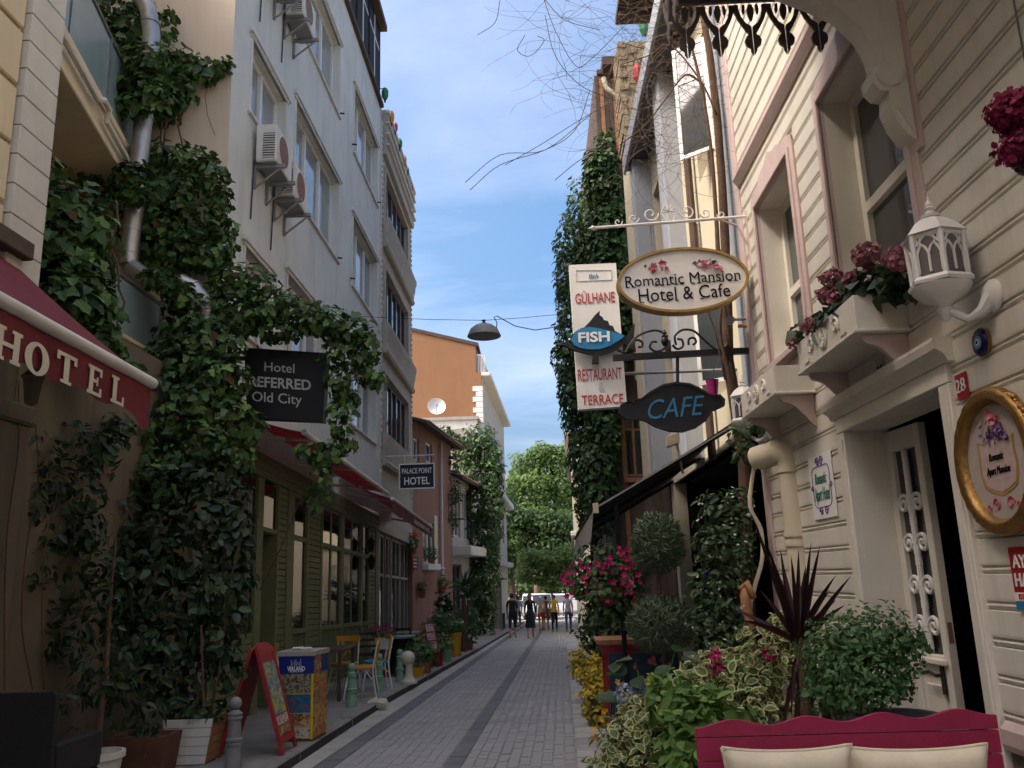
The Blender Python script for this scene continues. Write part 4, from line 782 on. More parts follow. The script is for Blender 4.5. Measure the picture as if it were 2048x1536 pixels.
# ================================================================== white timber house
G = thing('white_timber_house', 'cream white weatherboarded timber house with pink window trim on the right', 'house', (2.3, 6, zg(6)))
W1o, W2o, DO = (6.62, 7.74, 3.36, 4.94), (4.58, 5.84, 3.36, 4.94), (4.62, 6.10, -.4, 2.45)
m = MB(); wall_grid(m, FR, -12, 8.42, -.5, 9.6, [W1o, W2o, DO], .26); shell(m, FR, -12, 8.42, -.5, 9.6, 7); m.build('wall', m_house, G)
m = MB()
for q in (((2.56, 3.9), (2.56, 6.6)),): pass
m.box((2.9, 3.8, -.45), (5.2, 3.85, 3.0)); m.box((2.9, 6.8, -.45), (5.2, 6.85, 3.0)); m.box((5.2, 3.8, -.45), (5.25, 6.85, 3.0)); m.box((2.56, 3.8, 2.9), (5.2, 6.85, 2.95)); m.box((2.31, 4.4, -.45), (5.2, 6.4, -.02)); m.build('hallway', m_dark, G)
BP = .176; holes = [(4.47, 5.97, 3.24, 5.10), (6.50, 7.87, 3.24, 5.10), (4.50, 6.24, -1, 2.66)]
def board(a0, a1, z):
    pr = [(0, z), (.008, z+.003), (.010, z+.012), (.019, z+.016), (.022, z+.022), (.019, z+.029), (.009, z+.032), (.009, z+.041), (.022, z+.046), (.024, z+.06), (.024, z+BP-.004), (.018, z+BP-.001), (0, z+BP-.001)]
    MB().prism(pr, FR.p(a0, 0, 0), FR.en, UZ, UY, a1-a0).build('weatherboard', m_house, G)
for k in range(50):
    z = .734+BP*k
    if z > 9.3: break
    seg = [(-3.0, 8.27)]
    for h0, h1, c0, c1 in holes:
        if c0 < z+BP*.6 and c1 > z+BP*.35:
            seg = [s for a0, a1 in seg for s in ((a0, min(a1, h0)), (max(a0, h1), a1)) if s[1]-s[0] > .03]
    for a0, a1 in seg:
        if not (a1 > 2.2 or z < 5): continue
        cut = [a0]
        if a1-a0 > 2.4: cut += [a0+(a1-a0)*random.uniform(.35, .75)]   # butt joints where two boards meet
        cut.append(a1)
        for b0, b1 in zip(cut[:-1], cut[1:]): board(b0+(.0012 if b0 > a0 else 0), b1-(.0012 if b1 < a1 else 0), z+random.uniform(-.0012, .0012))
m = MB(); m.fbox(FR, 8.26, 8.43, -.02, .045, -.4, 9.6, .008); m.build('corner_board', m_pink, G)
m = MB(); m.prism([(0, 5.43), (.03, 5.43), (.05, 5.46), (.075, 5.50), (.075, 5.55), (.04, 5.58), (0, 5.58)], FR.p(-3, .02, 0), FR.en, UZ, UY, 11.25); m.build('belt_moulding', m_pink, G)
m = MB(); m.prism([(0, .60), (.05, .60), (.06, .63), (.06, .70), (.03, .735), (0, .735)], FR.p(-3, 0, 0), FR.en, UZ, UY, 7.48); m.build('base_moulding', m_pink, G)
for a0, a1 in ((-3, 4.48), (6.25, 8.27)): m = MB(); m.fbox(FR, a0, a1, 0, .02, -.4, .6); m.build('plinth', m_creamlow, G)
m = MB(); m.prism([(0, .60), (.05, .60), (.06, .63), (.06, .70), (.03, .735), (0, .735)], FR.p(6.25, 0, 0), FR.en, UZ, UY, 2.0); m.build('base_moulding', m_pink, G)
# windows
for o in (W1o, W2o):
    a0, a1, z0, z1 = o
    w_ = window(G, FR, a0, a1, z0, z1, 1, (1.0, 1.35), depth=.25, fw=.075, fmat=m_house)
    t = .11; m = MB()
    for b0, b1, c0, c1 in ((a0-t, a0-.001, z0-.04, z1+t), (a1+.001, a1+t, z0-.04, z1+t), (a0, a1, z1+.001, z1+t)): m.fbox(FR, b0, b1, -.02, .046, c0, c1, .008)
    for b0, b1, c0, c1 in ((a0-t*.45, a0-.001, z0-.04, z1+t*.45), (a1+.001, a1+t*.45, z0-.04, z1+t*.45), (a0, a1, z1+.001, z1+t*.45)): m.fbox(FR, b0, b1, .03, .066, c0, c1, .008)
    m.build('architrave', m_pink, w_)
    n = 26; top = []
    for i in range(n+1):
        s_ = i/n; x = abs(s_-.5)*2; top.append((a0-t+(a1-a0+2*t)*s_, z1+t+.02+.17*max(0, (1-x))**1.2+.025*math.sin(s_*5*math.pi)**2))
    m = MB(); m.prism([(a0-t, z1+t-.02)]+top+[(a1+t, z1+t-.02)], FR.p(0, .022, 0), UY, UZ, FR.en, .022); m.build('carved_crest', m_pink, w_)
    m = MB(); m.fbox(FR, a0-.13, a1+.13, -.24, .085, z0-.075, z0-.003, .012); m.build('sill', m_pink, w_)
    m = MB(); m.fbox(FR, a0+.1, a1-.15, -.31, -.30, z0+.1, z1-.1); m.build('curtain', m_curtain, w_)
for z in (1.0,):
    pass
# flower boxes under the windows
def flower_box(a0, a1):
    z0, z1, d = 2.885, 3.10, .34; fb = MB()
    fb.fbox(FR, a0, a1, d-.028, d, z0, z1, .006); fb.fbox(FR, a0, a0+.025, .024, d-.028, z0, z1); fb.fbox(FR, a1-.025, a1, .024, d-.028, z0, z1); fb.fbox(FR, a0+.025, a1-.025, .024, d-.028, z0, z0+.025); fb.fbox(FR, a0-.012, a1+.012, .024, d+.012, z0-.022, z0-.001, .005)
    b_ = fb.build('flower_box', m_house, G); MB().fbox(FR, a0+.03, a1-.03, .03, d-.03, z1-.05, z1-.03).build('soil', m_soil, b_)
    m = MB(); c = (a0+a1)/2; zc = (z0+z1)/2; m.lathe([(.075, 0), (.078, .012), (.062, .020), (.05, .013), (.03, .022), (.012, .03), (.001, .03)], FR.p(c, d, zc), 20, FR.en)
    for k in range(14):
        an = k*2*math.pi/14; m.tube([FR.p(c+.032*math.cos(an), d+.016, zc+.032*math.sin(an)), FR.p(c+.066*math.cos(an), d+.017, zc+.066*math.sin(an))], .007, 5)
    m.build('rosette', m_house, b_, smooth=True)
    m = MB()
    for sg in (-1, 1): scroll(m, FR.p(c+sg*.24, d+.006, zc+.01), UY*sg, UZ, .062, 1.4, .011, sgn=1, start=-.6); m.fbox(FR, c+sg*.36-.05, c+sg*.36+.05, d, d+.010, z0+.025, z0+.045)
    m.build('carved_scroll', m_house, b_, smooth=True)
    for a in (a0+.05, a1-.08):
        n = 22; cur = [(.028+(d-.07)*(1-t_)+.018*math.sin(t_*9), z0-.026-.24*t_-.012*math.sin(t_*14)) for t_ in np.linspace(0, 1, n)]
        MB().prism([(.024, z0-.026)]+cur+[(.024, z0-.29)], FR.p(a, 0, 0), FR.en, UZ, UY, .032).build('wavy_bracket', m_pink, b_)
    return b_
flower_box(4.90, 6.02); flower_box(6.66, 7.78)
# door case and leaf
m = MB()
for a0, a1 in ((4.50, 4.618), (6.104, 6.24)): m.fbox(FR, a0, a1, -.24, .05, -.4, 2.45, .006); m.fbox(FR, a0+.02, a1-.02, .05, .062, .2, 2.40, .005)
m.fbox(FR, 4.50, 6.24, -.24, .052, 2.452, 2.56, .006); m.prism([(0, 2.56), (.06, 2.56), (.075, 2.60), (.12, 2.63), (.13, 2.67), (.13, 2.69), (0, 2.70)], FR.p(4.44, 0, 0), FR.en, UZ, UY, 1.86); dc = m.build('door_case', m_house, G)
ang = math.radians(5); FDo = Frame(FR.p(6.10, -.235, 0), (math.sin(ang), -math.cos(ang), 0), (-math.cos(ang), -math.sin(ang), 0)); LW = .46
m = MB()
for s0, s1, z0, z1 in ((0, .07, -.1, 2.43), (LW-.07, LW, -.1, 2.43), (.07, LW-.07, 2.28, 2.43), (.07, LW-.07, -.1, .28), (.07, LW-.07, .80, .92)): m.fbox(FDo, s0, s1, -.055, 0, z0, z1, .006)
m.fbox(FDo, .07, LW-.07, -.04, -.02, .28, .80); m.fbox(FDo, .12, LW-.12, -.02, -.006, .35, .73, .01); m.fbox(FDo, .09, LW-.02, 0, .03, .86, .90, .008); leaf = m.build('door_leaf', m_house, G)
MB().fbox(FDo, .07, LW-.07, -.045, -.038, .92, 2.28).build('door_pane', m_glassd, leaf)
MB().fbox(FDo, LW, LW+.002, -.045, -.015, 1.0, 1.13).build('latch_plate', m_rust, leaf)
m = MB(); c = LW/2; m.tube([FDo.p(c, -.012, .93), FDo.p(c, -.012, 2.27)], .021, 8)
for zz in (1.02, 1.28, 1.56, 1.83):
    for sg in (-1, 1):
        pts = [FDo.p(c+sg*.015, -.012, zz-.02), FDo.p(c+sg*.03, -.010, zz+.06)]; m.tube(pts, .011, 6)
        scroll(m, FDo.p(c+sg*.088, -.010, zz+.075), FDo.ex*sg, UZ, .070, 1.55, .0135, sgn=-1, start=math.pi*.98, n=26)
    for dz in (-.03, -.012, .006): m.tube([FDo.p(c-.03, -.012, zz+dz-.03), FDo.p(c+.03, -.012, zz+dz-.03)], .011, 6)
m.build('scroll_ironwork', m_white, leaf, smooth=True)
m = MB(); m.tube([FDo.p(LW-.10, .0, .80), FDo.p(LW-.10, .05, .80), FDo.p(LW-.16, .055, .82), FDo.p(LW-.25, .055, .80)], .012, 6); m.fbox(FDo, LW-.125, LW-.075, 0, .008, .68, .86, .003); m.build('door_handle', m_black, leaf)
# bay above, with carved valance and corbel
bx0, by0, by1, bz = 1.10, -1.0, 5.33, 5.56
m = MB(); m.box((bx0, by0, bz), (2.29, by1, 9.6)); m.build('bay', m_house, G)
m = MB(); m.box((bx0-.03, by0, bz-.03), (2.275, by1+.03, bz-.002)); m.build('bay_soffit', m_fret, G)
def fret(o, u, L, n, nm='fretwork_valance'):
    o, u = V(o), unit(u); nn = np.cross(u, UZ); t = .022; w_ = L/n; m = MB(); U15 = V(0, 0, 1.5)
    m.prism([(0, -.05), (L, -.05), (L, .10), (0, .10)], o, u, UZ, nn, t)
    for k in range(n):
        c = (k+.5)*w_; q = o+u*c
        def P(x, z): return (x*w_, z)
        half = [(.0, -.05), (.5, -.05), (.47, -.09), (.42, -.125), (.33, -.155), (.22, -.175), (.13, -.20), (.10, -.215), (.19, -.222), (.25, -.243), (.22, -.268), (.13, -.276), (.09, -.285), (.10, -.300), (.05, -.318), (0, -.322)]
        # heart-shaped pendant with an opening: two bands round a drop-shaped hole
        R = [(.02, -.322), (.09, -.30), (.09, -.285), (.22, -.268), (.25, -.243), (.19, -.222), (.10, -.212), (.24, -.175), (.40, -.128), (.50, -.085), (.50, -.05), (.36, -.05), (.36, -.075), (.30, -.115), (.18, -.150), (.02, -.170)]
        for sg in (1, -1): m.prism([(x*w_*sg, z) for x, z in R], q, u, U15, nn, t)
        m.prism([(x*w_, z) for x, z in ((-.05, -.05), (.05, -.05), (.10, -.075), (.09, -.105), (.03, -.135), (-.03, -.135), (-.09, -.105), (-.10, -.075))], q, u, U15, nn, t*.9)
        for sg in (1, -1): m.prism([(x*w_*sg, z) for x, z in ((.16, -.05), (.23, -.05), (.26, -.08), (.22, -.105), (.17, -.09))], q, u, U15, nn, t*.8)
    return m.build(nm, m_fret, G)
fret((2.27, by1+.03, bz-.005), (-1, 0, 0), 1.18, 5); fret((bx0-.03, by1, bz-.005), (0, -1, 0), 5.0, 20)
m = MB(); pr = [(0, 3.86), (.05, 3.90), (.10, 3.99), (.13, 4.10), (.12, 4.18), (.17, 4.19), (.21, 4.24), (.21, 4.31), (.17, 4.36), (.18, 4.46), (.23, 4.60), (.34, 4.74), (.50, 4.84), (.66, 4.92), (.78, 5.02), (.82, 5.12), (.82, 5.53), (0, 5.53)]
m.prism(pr, FR.p(4.44, .04, 0), FR.en, UZ, UY, .15); m.tube([FR.p(4.42, .15, 4.28), FR.p(4.61, .15, 4.28)], .075, 14)
for k in range(5): m.tube([FR.p(4.445+k*.035, .13, 4.06), FR.p(4.445+k*.035, .06, 3.90)], .014, 6)
m.build('scroll_corbel', m_house, G, smooth=True)
m = MB(); m.fbox(FR, 4.40, 4.63, .022, .045, 3.80, 5.5, .006); m.build('corbel_board', m_pink, G)
m = None; pr2 = [(0, 4.75), (.05, 4.78), (.12, 4.88), (.2, 4.93), (.34, 5.0), (.45, 5.1), (.5, 5.5), (0, 5.5)]; pass
# ------------------------------------------------------------------ wall things
def lantern(label, c, hang, s=1.0, grp='white pavilion lanterns on the timber house'):
    t = thing('wall_lantern', label, 'lantern', hang, grp); c = V(c); n = 6
    def hexp(r, z): return [c+s*V(r*math.cos(k*math.pi/3+.3), r*math.sin(k*math.pi/3+.3), z) for k in range(6)]
    m = MB(); L = [hexp(.165, .235), hexp(.15, .25), hexp(.11, .30), hexp(.06, .335), hexp(.03, .345)]
    vs_ = sum(L, []); fs = [(i*6+j, i*6+(j+1) % 6, (i+1)*6+(j+1) % 6, (i+1)*6+j) for i in range(4) for j in range(6)]+[(24, 25, 26, 27, 28, 29), (5, 4, 3, 2, 1, 0)]; m.add(vs_, fs)
    m.lathe([(x*s, z*s) for x, z in ((.045, .345), (.05, .36), (.025, .372), (.022, .385), (.035, .395), (.018, .408), (.022, .42), (.008, .44), (.003, .47))], c, 10); m.build('roof', m_white, t)
    m = MB(); L = [hexp(.16, -.035), hexp(.165, -.02), hexp(.15, 0)]; m.add(sum(L, []), [(i*6+j, i*6+(j+1) % 6, (i+1)*6+(j+1) % 6, (i+1)*6+j) for i in range(2) for j in range(6)]+[(12, 13, 14, 15, 16, 17), (5, 4, 3, 2, 1, 0)])
    m.lathe([(x*s, z*s) for x, z in ((.15, -.04), (.135, -.07), (.10, -.105), (.05, -.125), (.03, -.15), (.045, -.16), (.03, -.18), (.02, -.215), (.005, -.23))], c, 14); m.build('base', m_white, t, smooth=True)
    a, b_ = hexp(.135, 0), hexp(.142, .235)
    for k in range(6):
        MB().tube([a[k], b_[k]], .014*s, 6).build('corner_post', m_white, t)
        p, q = a[k], a[(k+1) % 6]; up = V(0, 0, 1)*s; m = MB()
        for f0, f1 in ((.08, .5), (.5, .92)):                # pointed twin arches
            pts = [p+(q-p)*f0+up*.02, p+(q-p)*f0+up*.12, p+(q-p)*(f0*.6+f1*.4-.06)+up*.155, p+(q-p)*((f0+f1)/2)+up*.172, p+(q-p)*(f0*.4+f1*.6+.06)+up*.155, p+(q-p)*f1+up*.12, p+(q-p)*f1+up*.02]; m.tube(pts, .007*s, 5)
        m.tube([p+(q-p)*.1+up*.17, p+(q-p)*.3+up*.205, p+(q-p)*.5+up*.222, p+(q-p)*.7+up*.205, p+(q-p)*.9+up*.17], .007*s, 5); m.tube([p+up*.225, q+up*.225], .014*s, 5)
        for f in (.12, .24, .76, .88): m.tube([p+(q-p)*f+up*.17, p+(q-p)*f+up*.225], .005*s, 4)
        m.build('arched_tracery', m_white, t)
        e = .06; MB().add([p+(q-p)*e+(c-p)*.06*V(1, 1, 0), q+(p-q)*e+(c-q)*.06*V(1, 1, 0), b_[(k+1) % 6]+(c-q)*.06*V(1, 1, 0), b_[k]+(c-p)*.06*V(1, 1, 0)], [(0, 1, 2, 3)]).build('pane', m_violetglass, t)
    h = V(hang); m = MB(); m.tube([c+V(0, 0, -.16*s), c*.55+h*.45+V(0, 0, -.17*s), h*.75+c*.25+V(0, 0, -.10*s), h], [.02*s, .02*s, .03*s, .05*s], 8); m.lathe([(.085*s, 0), (.085*s, .012), (.06*s, .03), (.03*s, .04)], h+V(.005, 0, 0), 14, (-1, 0, 0)); m.build('arm', m_white, t, smooth=True)
m_violetglass = glassmat('smoky_violet_glass', (.10, .08, .10), .12)
lc1 = ony(1880, 560, 4.12); lantern('ornate white pavilion lantern beside the upper window, near the hanging flowers', lc1, V(2.27, onx(1985, 590, 2.27)[1], onx(1985, 592, 2.27)[2]), .98)
lc2 = ony(1492, 838, 8.25); lantern('ornate white pavilion lantern at the far corner, wound with jasmine', lc2, V(2.27, 8.0, lc2[2]-.18), .95)
def plate(name, label, cat, px, py, w_, h_, mt, th=.012, rot=0.0):
    s_, z_ = onfr(px, py, FR); c = FR.p(s_, .027, z_); t = thing(name, label, cat, c); u = V(0, -math.cos(rot), math.sin(rot)); v = V(0, math.sin(rot), math.cos(rot))
    oq = [(-w_/2, -h_/2), (w_/2, -h_/2), (w_/2, h_/2), (-w_/2, h_/2)]; m = MB(); m.prism(oq, c, u, v, V(-1, 0, 0), th); m.build('plate', mt, t)
    return t, c+V(-th-.0005, 0, 0), u, v
t, c, u, v = plate('house_number_plate', 'small red enamel plate with the white number 28', 'number plate', 1937, 772, .105, .135, m_plate); letter(t, '28', .105, c, u, v, m_white2)
t, c, u, v = plate('number_tile', 'small ceramic number tile on the wall under the flower box', 'tile', 1773, 742, .10, .17, m_pilaster); letter(t, '20', .10, c, u, v, m_violetprint if False else m_vio, bold=.012)
s_, z_ = onfr(1978, 684, FR); c = FR.p(s_, .03, z_); t = thing('evil_eye_charm', 'round blue glass evil eye charm on the white boards', 'charm', c)
m = MB(); m.lathe([(.066, 0), (.070, .015), (.062, .024), (.055, .026), (.001, .027)], c, 26, (-1, 0, 0)); m.build('blue_disc', m_evil, t, smooth=True); m = MB(); m.lathe([(.073, -.004), (.076, .008), (.069, .012)], c, 26, (-1, 0, 0)); m.build('gilt_rim', m_gold, t, smooth=True)
for r, mm, h in ((.034, m_sky, .029), (.017, m_white2, .031), (.009, m_evil, .033)): MB().lathe([(r, h-.004), (r, h), (.0005, h+.0005)], c, 20, (-1, 0, 0)).build('eye_ring', mm, t)
# oval picture in a gilt frame
c = FR.p(4.13, .035, 1.975); t = thing('gilt_oval_picture', 'oval hotel picture in a carved gold frame beside the door', 'picture', c); rx_, rz_ = .355, .355
u, v = V(0, -1, 0), V(0, 0, 1); n = 48
m = MB(); prof = [(1.0, 0), (1.02, .02), (1.0, .045), (.95, .06), (.90, .05), (.86, .06), (.82, .045), (.79, .03), (.79, 0)]; vs_ = []
for k, h in prof:
    for j in range(n):
        a = 2*math.pi*j/n; lump = 1+(.012*math.sin(a*22) if .86 < k < 1.01 else 0); vs_.append(c+u*rx_*k*lump*math.cos(a)+v*rz_*k*lump*math.sin(a)+V(-h, 0, 0))
m.add(vs_, [(i*n+j, i*n+(j+1) % n, (i+1)*n+(j+1) % n, (i+1)*n+j) for i in range(len(prof)-1) for j in range(n)]); m.build('gilt_frame', m_gold, t, smooth='all')
m = MB()
for j in range(90):
    a = 2*math.pi*j/90; k = 1.0+.02*math.sin(j*1.7)
    if math.sin(a*2+.6) > .45: m.ball(c+u*rx_*k*math.cos(a)+v*rz_*k*math.sin(a)+V(-.03, 0, 0), .013+.006*abs(math.sin(j*2.3)), 6, 5)
m.build('carved_leaves', m_gold, t, smooth='all')
m = MB(); m.prism([(rx_*.80*math.cos(a), rz_*.80*math.sin(a)) for a in np.linspace(0, 2*math.pi, 40, endpoint=False)], c+V(-.012, 0, 0), u, v, V(-1, 0, 0), .003); m.build('picture_panel', mat('beige_grey_paper', (.40, .345, .29), .7, .1, 12, 0), t)  # picture panel in one even beige-grey tone
cc = c+V(-.0165, 0, 0); m_cart = mat('dusty_pink_print', (.46, .34, .30), .7, .15, 20, 0)
sh = [(-.15, .10), (-.10, .085), (0, .105), (.10, .085), (.15, .10), (.145, .04), (.155, -.04), (.13, -.11), (.07, -.135), (0, -.15), (-.07, -.135), (-.13, -.11), (-.155, -.04), (-.145, .04)]
m = MB(); m.prism([(x*1.12, y*1.12) for x, y in sh], cc, u, v, V(-1, 0, 0), .0008); m.build('cartouche_border', m_goldflat, t); m = MB(); m.prism(sh, cc+V(-.001, 0, 0), u, v, V(-1, 0, 0), .0008); m.build('cartouche', m_cart, t)
P = np.array([cc+u*x+v*y+V(-.004, 0, 0) for x, y in [(random.gauss(0, .06), .125+random.gauss(0, .014)+.05*max(0, 1-abs(k-20)/14)) for k in range(46)]]); leaf_mesh('painted_flowers', P, np.tile(V(-1, 0, 0), (len(P), 1)), .03, FLOWER5, [m_vio], t)
P = np.array([cc+u*random.gauss(0, .035)+v*(.21+random.gauss(0, .02))+V(-.004, 0, 0) for k in range(22)]); leaf_mesh('painted_ribbon', P, np.tile(V(-1, 0, 0), (len(P), 1)), .03, FLOWER5, [m_pinkprint], t)
letter(t, 'Romantic', .055, cc+v*.02+V(-.002, 0, 0), u, v, m_blackletter, shear=.3, width=.13); letter(t, 'Apart Mansion', .055, cc-v*.045+V(-.002, 0, 0), u, v, m_blackletter, shear=.3, width=.21)
m = MB()
for sg in (-1, 1): scroll(m, cc-v*.205+u*sg*.06+V(-.002, 0, 0), u*sg, v, .035, 1.3, .004); scroll(m, cc-v*.22+u*sg*.13+V(-.002, 0, 0), u*sg, v, .02, 1.3, .004)
m.build('painted_scrolls', m_pinkprint, t)
# red notice board at the right edge and dark plate under it
s_, z_ = onfr(2026, 1156, FR); t = thing('red_notice_board', 'red notice board with white capitals and a blue foot, cut by the right edge', 'sign', FR.p(s_-.17, .03, z_))
cN = FR.p(s_-.265, .028, z_); m = MB(); m.prism([(-.2, -.145), (.2, -.145), (.2, .145), (-.2, .145)], cN, u, v, V(-1, 0, 0), .010); m.build('board', m_plate, t)
for tx, dx, dz, sz in (('AY', -.115, .075, .085), ('HAN', -.085, -.01, .085)): letter(t, tx, sz, cN+u*dx+v*dz+V(-.011, 0, 0), u, v, m_white2, bold=.02)
m = MB(); m.prism([(-.2, -.105), (.2, -.105), (.2, -.065), (-.2, -.065)], cN+V(-.0105, 0, 0), u, v, V(-1, 0, 0), .002); m.build('white_strip', m_white2, t); m = MB(); m.prism([(-.2, -.145), (.2, -.145), (.2, -.106), (-.2, -.106)], cN+V(-.0105, 0, 0), u, v, V(-1, 0, 0), .002); m.build('blue_strip', m_blue, t)
letter(t, 'ISTANBUL', .035, cN+u*-.08-v*.085+V(-.013, 0, 0), u, v, m_redletter, bold=.01)
# script plaque
s_, z_ = onfr(1653, 972, FR); cP = FR.p(s_, .03, z_); t = thing('script_plaque', 'white plaque with green script and purple scroll border beside the downpipe', 'plaque', cP)
hw, hh = .27, .25; m = MB(); m.prism([(-hw, -hh), (hw, -hh), (hw, hh), (-hw, hh)], cP, u, v, V(-1, 0, 0), .006); m.build('panel', m_white2, t); cq = cP+V(-.0075, 0, 0)
letter(t, 'Romantic', .13, cq+v*.06, u, v, m_grn, bold=.0, shear=.35, width=.27); letter(t, 'Apart Hotel', .15, cq-v*.065, u, v, m_grn, bold=.0, shear=.35, width=.36)
m = MB(); ov = [V(cq)+u*.215*math.copysign(abs(math.cos(a))**.6, math.cos(a))*(1-.05*math.cos(4*a))+v*.17*math.copysign(abs(math.sin(a))**.6, math.sin(a))*(1-.05*math.cos(4*a)) for a in np.linspace(0, 2*math.pi, 41)]; m.tube(ov, .004, 4)
for sg in (-1, 1):
    scroll(m, cq+v*.195+u*sg*.045, u*sg, v, .042, 1.4, .007); scroll(m, cq-v*.195+u*sg*.06, u*sg, v, .04, 1.3, .006); scroll(m, cq+u*sg*.215-v*.01, u*sg, v, .03, 1.2, .005)
m.build('scroll_border', m_vio, t)
# downpipe
dp = thing('rain_downpipe', 'thick cream plastic downpipe with an elbow on the timber house', 'pipe', V(2.12, 7.5, zg(7.5)))
q0 = ony(1578, 905, 7.5); xp = q0[0]; zt_ = q0[2]
m = MB(); m.tube([V(xp, 7.5, zg(7.5)+.02), V(xp, 7.5, zt_-.14)], .108, 18); m.build('pipe', m_hcream, dp, smooth=True)
m = MB(); e = ony(1512, 918, 7.75); m.tube([V(xp, 7.5, zt_-.16), V(xp, 7.5, zt_-.07), V(xp-.03, 7.51, zt_-.01), V(xp-.10, 7.55, zt_+.02), (V(xp, 7.5, zt_)+e)/2+V(-.02, 0, .01), e], .112, 18); m.build('elbow', m_hcream, dp, smooth=True)
for zz in (zt_-.16, zt_-.72, zt_-.80): m = MB(); m.tube([V(xp, 7.5, zz-.02), V(xp, 7.5, zz+.02)], .120, 18); m.build('collar', m_hcream, dp, smooth=True)
m = MB(); m.tube([e+V(.02, 0, 0), e+V(-.012, .003, 0)], .118, 18); m.build('open_rim', m_dark, dp)
# junction box and its arm
q = ony(1505, 680, 8.46); t = thing('junction_box', 'cream cable junction box with a yellow arm at the house corner', 'junction box', q-V(0, 0, .1))
m = MB(); m.fbox(Frame(q, (1, 0, 0), (0, -1, 0)), -.06, .06, 0, .06, -.09, .09, .01); m.build('box', m_hcream, t); m = MB(); m.tube([q+V(.0, -.02, .14), q+V(-.14, -.02, .15)], .018, 6); m.tube([q+V(.02, -.02, .2), q+V(.02, -.02, .09)], .02, 6); m.build('arm', m_yellow, t)
q = ony(1459, 640, 8.4); t = thing('security_camera', 'small grey bullet camera at the house corner', 'camera', q); m = MB(); m.tube([q+V(.03, .12, .03), q+V(-.02, -.10, -.03)], .05, 12); m.build('body', m_grymet, t, smooth=True); MB().tube([q+V(0, 0, 0), q+V(.2, .05, .02)], .015, 6).build('mount', m_grymet, t)
# ================================================================== oval hotel sign on a white scroll bracket
yo = 8.1; OS = thing('oval_hotel_sign', 'oval white sign with gold rim, pink roses and black lettering', 'sign', ony(1365, 560, yo)); c = ony(1365.5, 560, yo)
th = math.radians(1.6); u = V(math.cos(th), .0, math.sin(th)); v = V(-math.sin(th), 0, math.cos(th)); a_, b_ = .665, .345
el = lambda k, n=56: [(a_*k*math.cos(t_), b_*k*math.sin(t_)) for t_ in np.linspace(0, 2*math.pi, n, endpoint=False)]
m = MB(); m.prism(el(.955), c+V(0, .0, 0), u, v, UY, .10); m.build('face', m_signw, OS)
m = MB(); m.ring(el(1.0), [(x*(1-.045), y*(1-.075)) for x, y in el(1.0)], c+V(0, -.025, 0), u, v, UY, .15); m.build('gold_rim', m_goldflat, OS)
letter(OS, 'Romantic Mansion', .165, c-UY*.002+v*.012, u, v, m_blackletter, bold=.0, width=1.16); letter(OS, 'Hotel & Cafe', .20, c-UY*.002-v*.145, u, v, m_blackletter, bold=.0, width=.92)
# small serif feet on the upright strokes
m = MB()
for base, sz, xs in ((.012-.058, .165, [-.56, -.50, -.27, -.21, -.15, -.07, -.01, .10, .16, .26, .31, .39, .47, .53]), (-.145-.07, .20, [-.43, -.34, -.17, -.08, .17])):
    for x in xs: m.prism([(x-.020, base), (x+.020, base), (x+.020, base+.009), (x-.020, base+.009)], c-UY*.0065, u, v, UY, .003)
m.build('serif_feet', m_blackletter, OS)
for sg in (-1, 1):
    P = np.array([c-UY*.006+u*(sg*(.315-k*.012)+random.gauss(0, .02))+v*(.195+random.gauss(0, .018)-.05*(abs(k-5)/5)) for k in range(11)]); leaf_mesh('painted_roses', P, np.tile(V(0, -1, 0), (len(P), 1)), .085, FLOWER5, [m_pinkprint], OS)
    P = np.array([c-UY*.005+u*(sg*(.36-k*.03)+random.gauss(0, .02))+v*(.175+random.gauss(0, .03)) for k in range(7)]); leaf_mesh('painted_leaves', P, np.tile(V(0, -1, 0), (len(P), 1)), .04, SIMPLE, [m_grn], OS)
IB = thing('white_iron_bracket', 'white scrolled iron bracket carrying the oval sign', 'bracket', V(2.25, yo, 5.0)); p0, p1 = ony(1190, 456, yo), V(2.27, yo, ony(1492, 433, yo)[2]); mid = ony(1340, 445, yo)
m = MB(); m.tube([p0, p1], .017, 8); m.lathe([(.02, 0), (.028, .02), (.008, .06), (.001, .08)], p0, 8, p0-p1); m.build('arm', m_white, IB, smooth=True); uu = unit(p1-p0); nn_ = unit(np.cross(uu, UY))*-1; nn_ = nn_ if nn_[2] > 0 else -nn_
m = MB()
for sg in (-1, 1):
    scroll(m, mid+uu*sg*.19+nn_*.11, uu*sg, nn_, .085, 1.3, .008, sgn=1, start=math.pi); scroll(m, mid+uu*sg*.37+nn_*.075, uu*sg, nn_, .06, 1.2, .008, sgn=1, start=math.pi); scroll(m, mid+uu*sg*.53+nn_*.05, uu*sg, nn_, .045, 1.1, .007, sgn=1, start=math.pi)
    m.tube([mid+uu*sg*.03, mid+uu*sg*.08+nn_*.12, mid+uu*sg*.03+nn_*.2], .008, 5)
for k in range(7): a = math.pi*k/6; m.tube([mid+nn_*.12, mid+nn_*(.12+.075*math.sin(a))+uu*.06*math.cos(a)], .009, 5)
m.build('scrollwork', m_white, IB, smooth=True)
m = MB(); m.tube([p1+V(0, 0, .06), p1+V(.01, 0, -.55)], .018, 6); m.tube([p1+V(-.3, 0, -.01), p1+V(-.1, 0, -.1), p1+V(0, 0, -.34)], .012, 6); m.build('wall_bar', m_pink, IB)
m = MB()
for px in (1303, 1397):
    q = ony(px, 448, yo); z_end = ony(px, 503, yo)[2]
    for k in range(4): zz = q[2]+(z_end-q[2])*k/4; zz2 = q[2]+(z_end-q[2])*(k+1)/4; m.tube([V(q[0]+.012, yo, zz), V(q[0]+.012, yo, zz2), V(q[0]-.012, yo+.01, zz2), V(q[0]-.012, yo+.01, zz), V(q[0]+.012, yo, zz)], .006, 4)
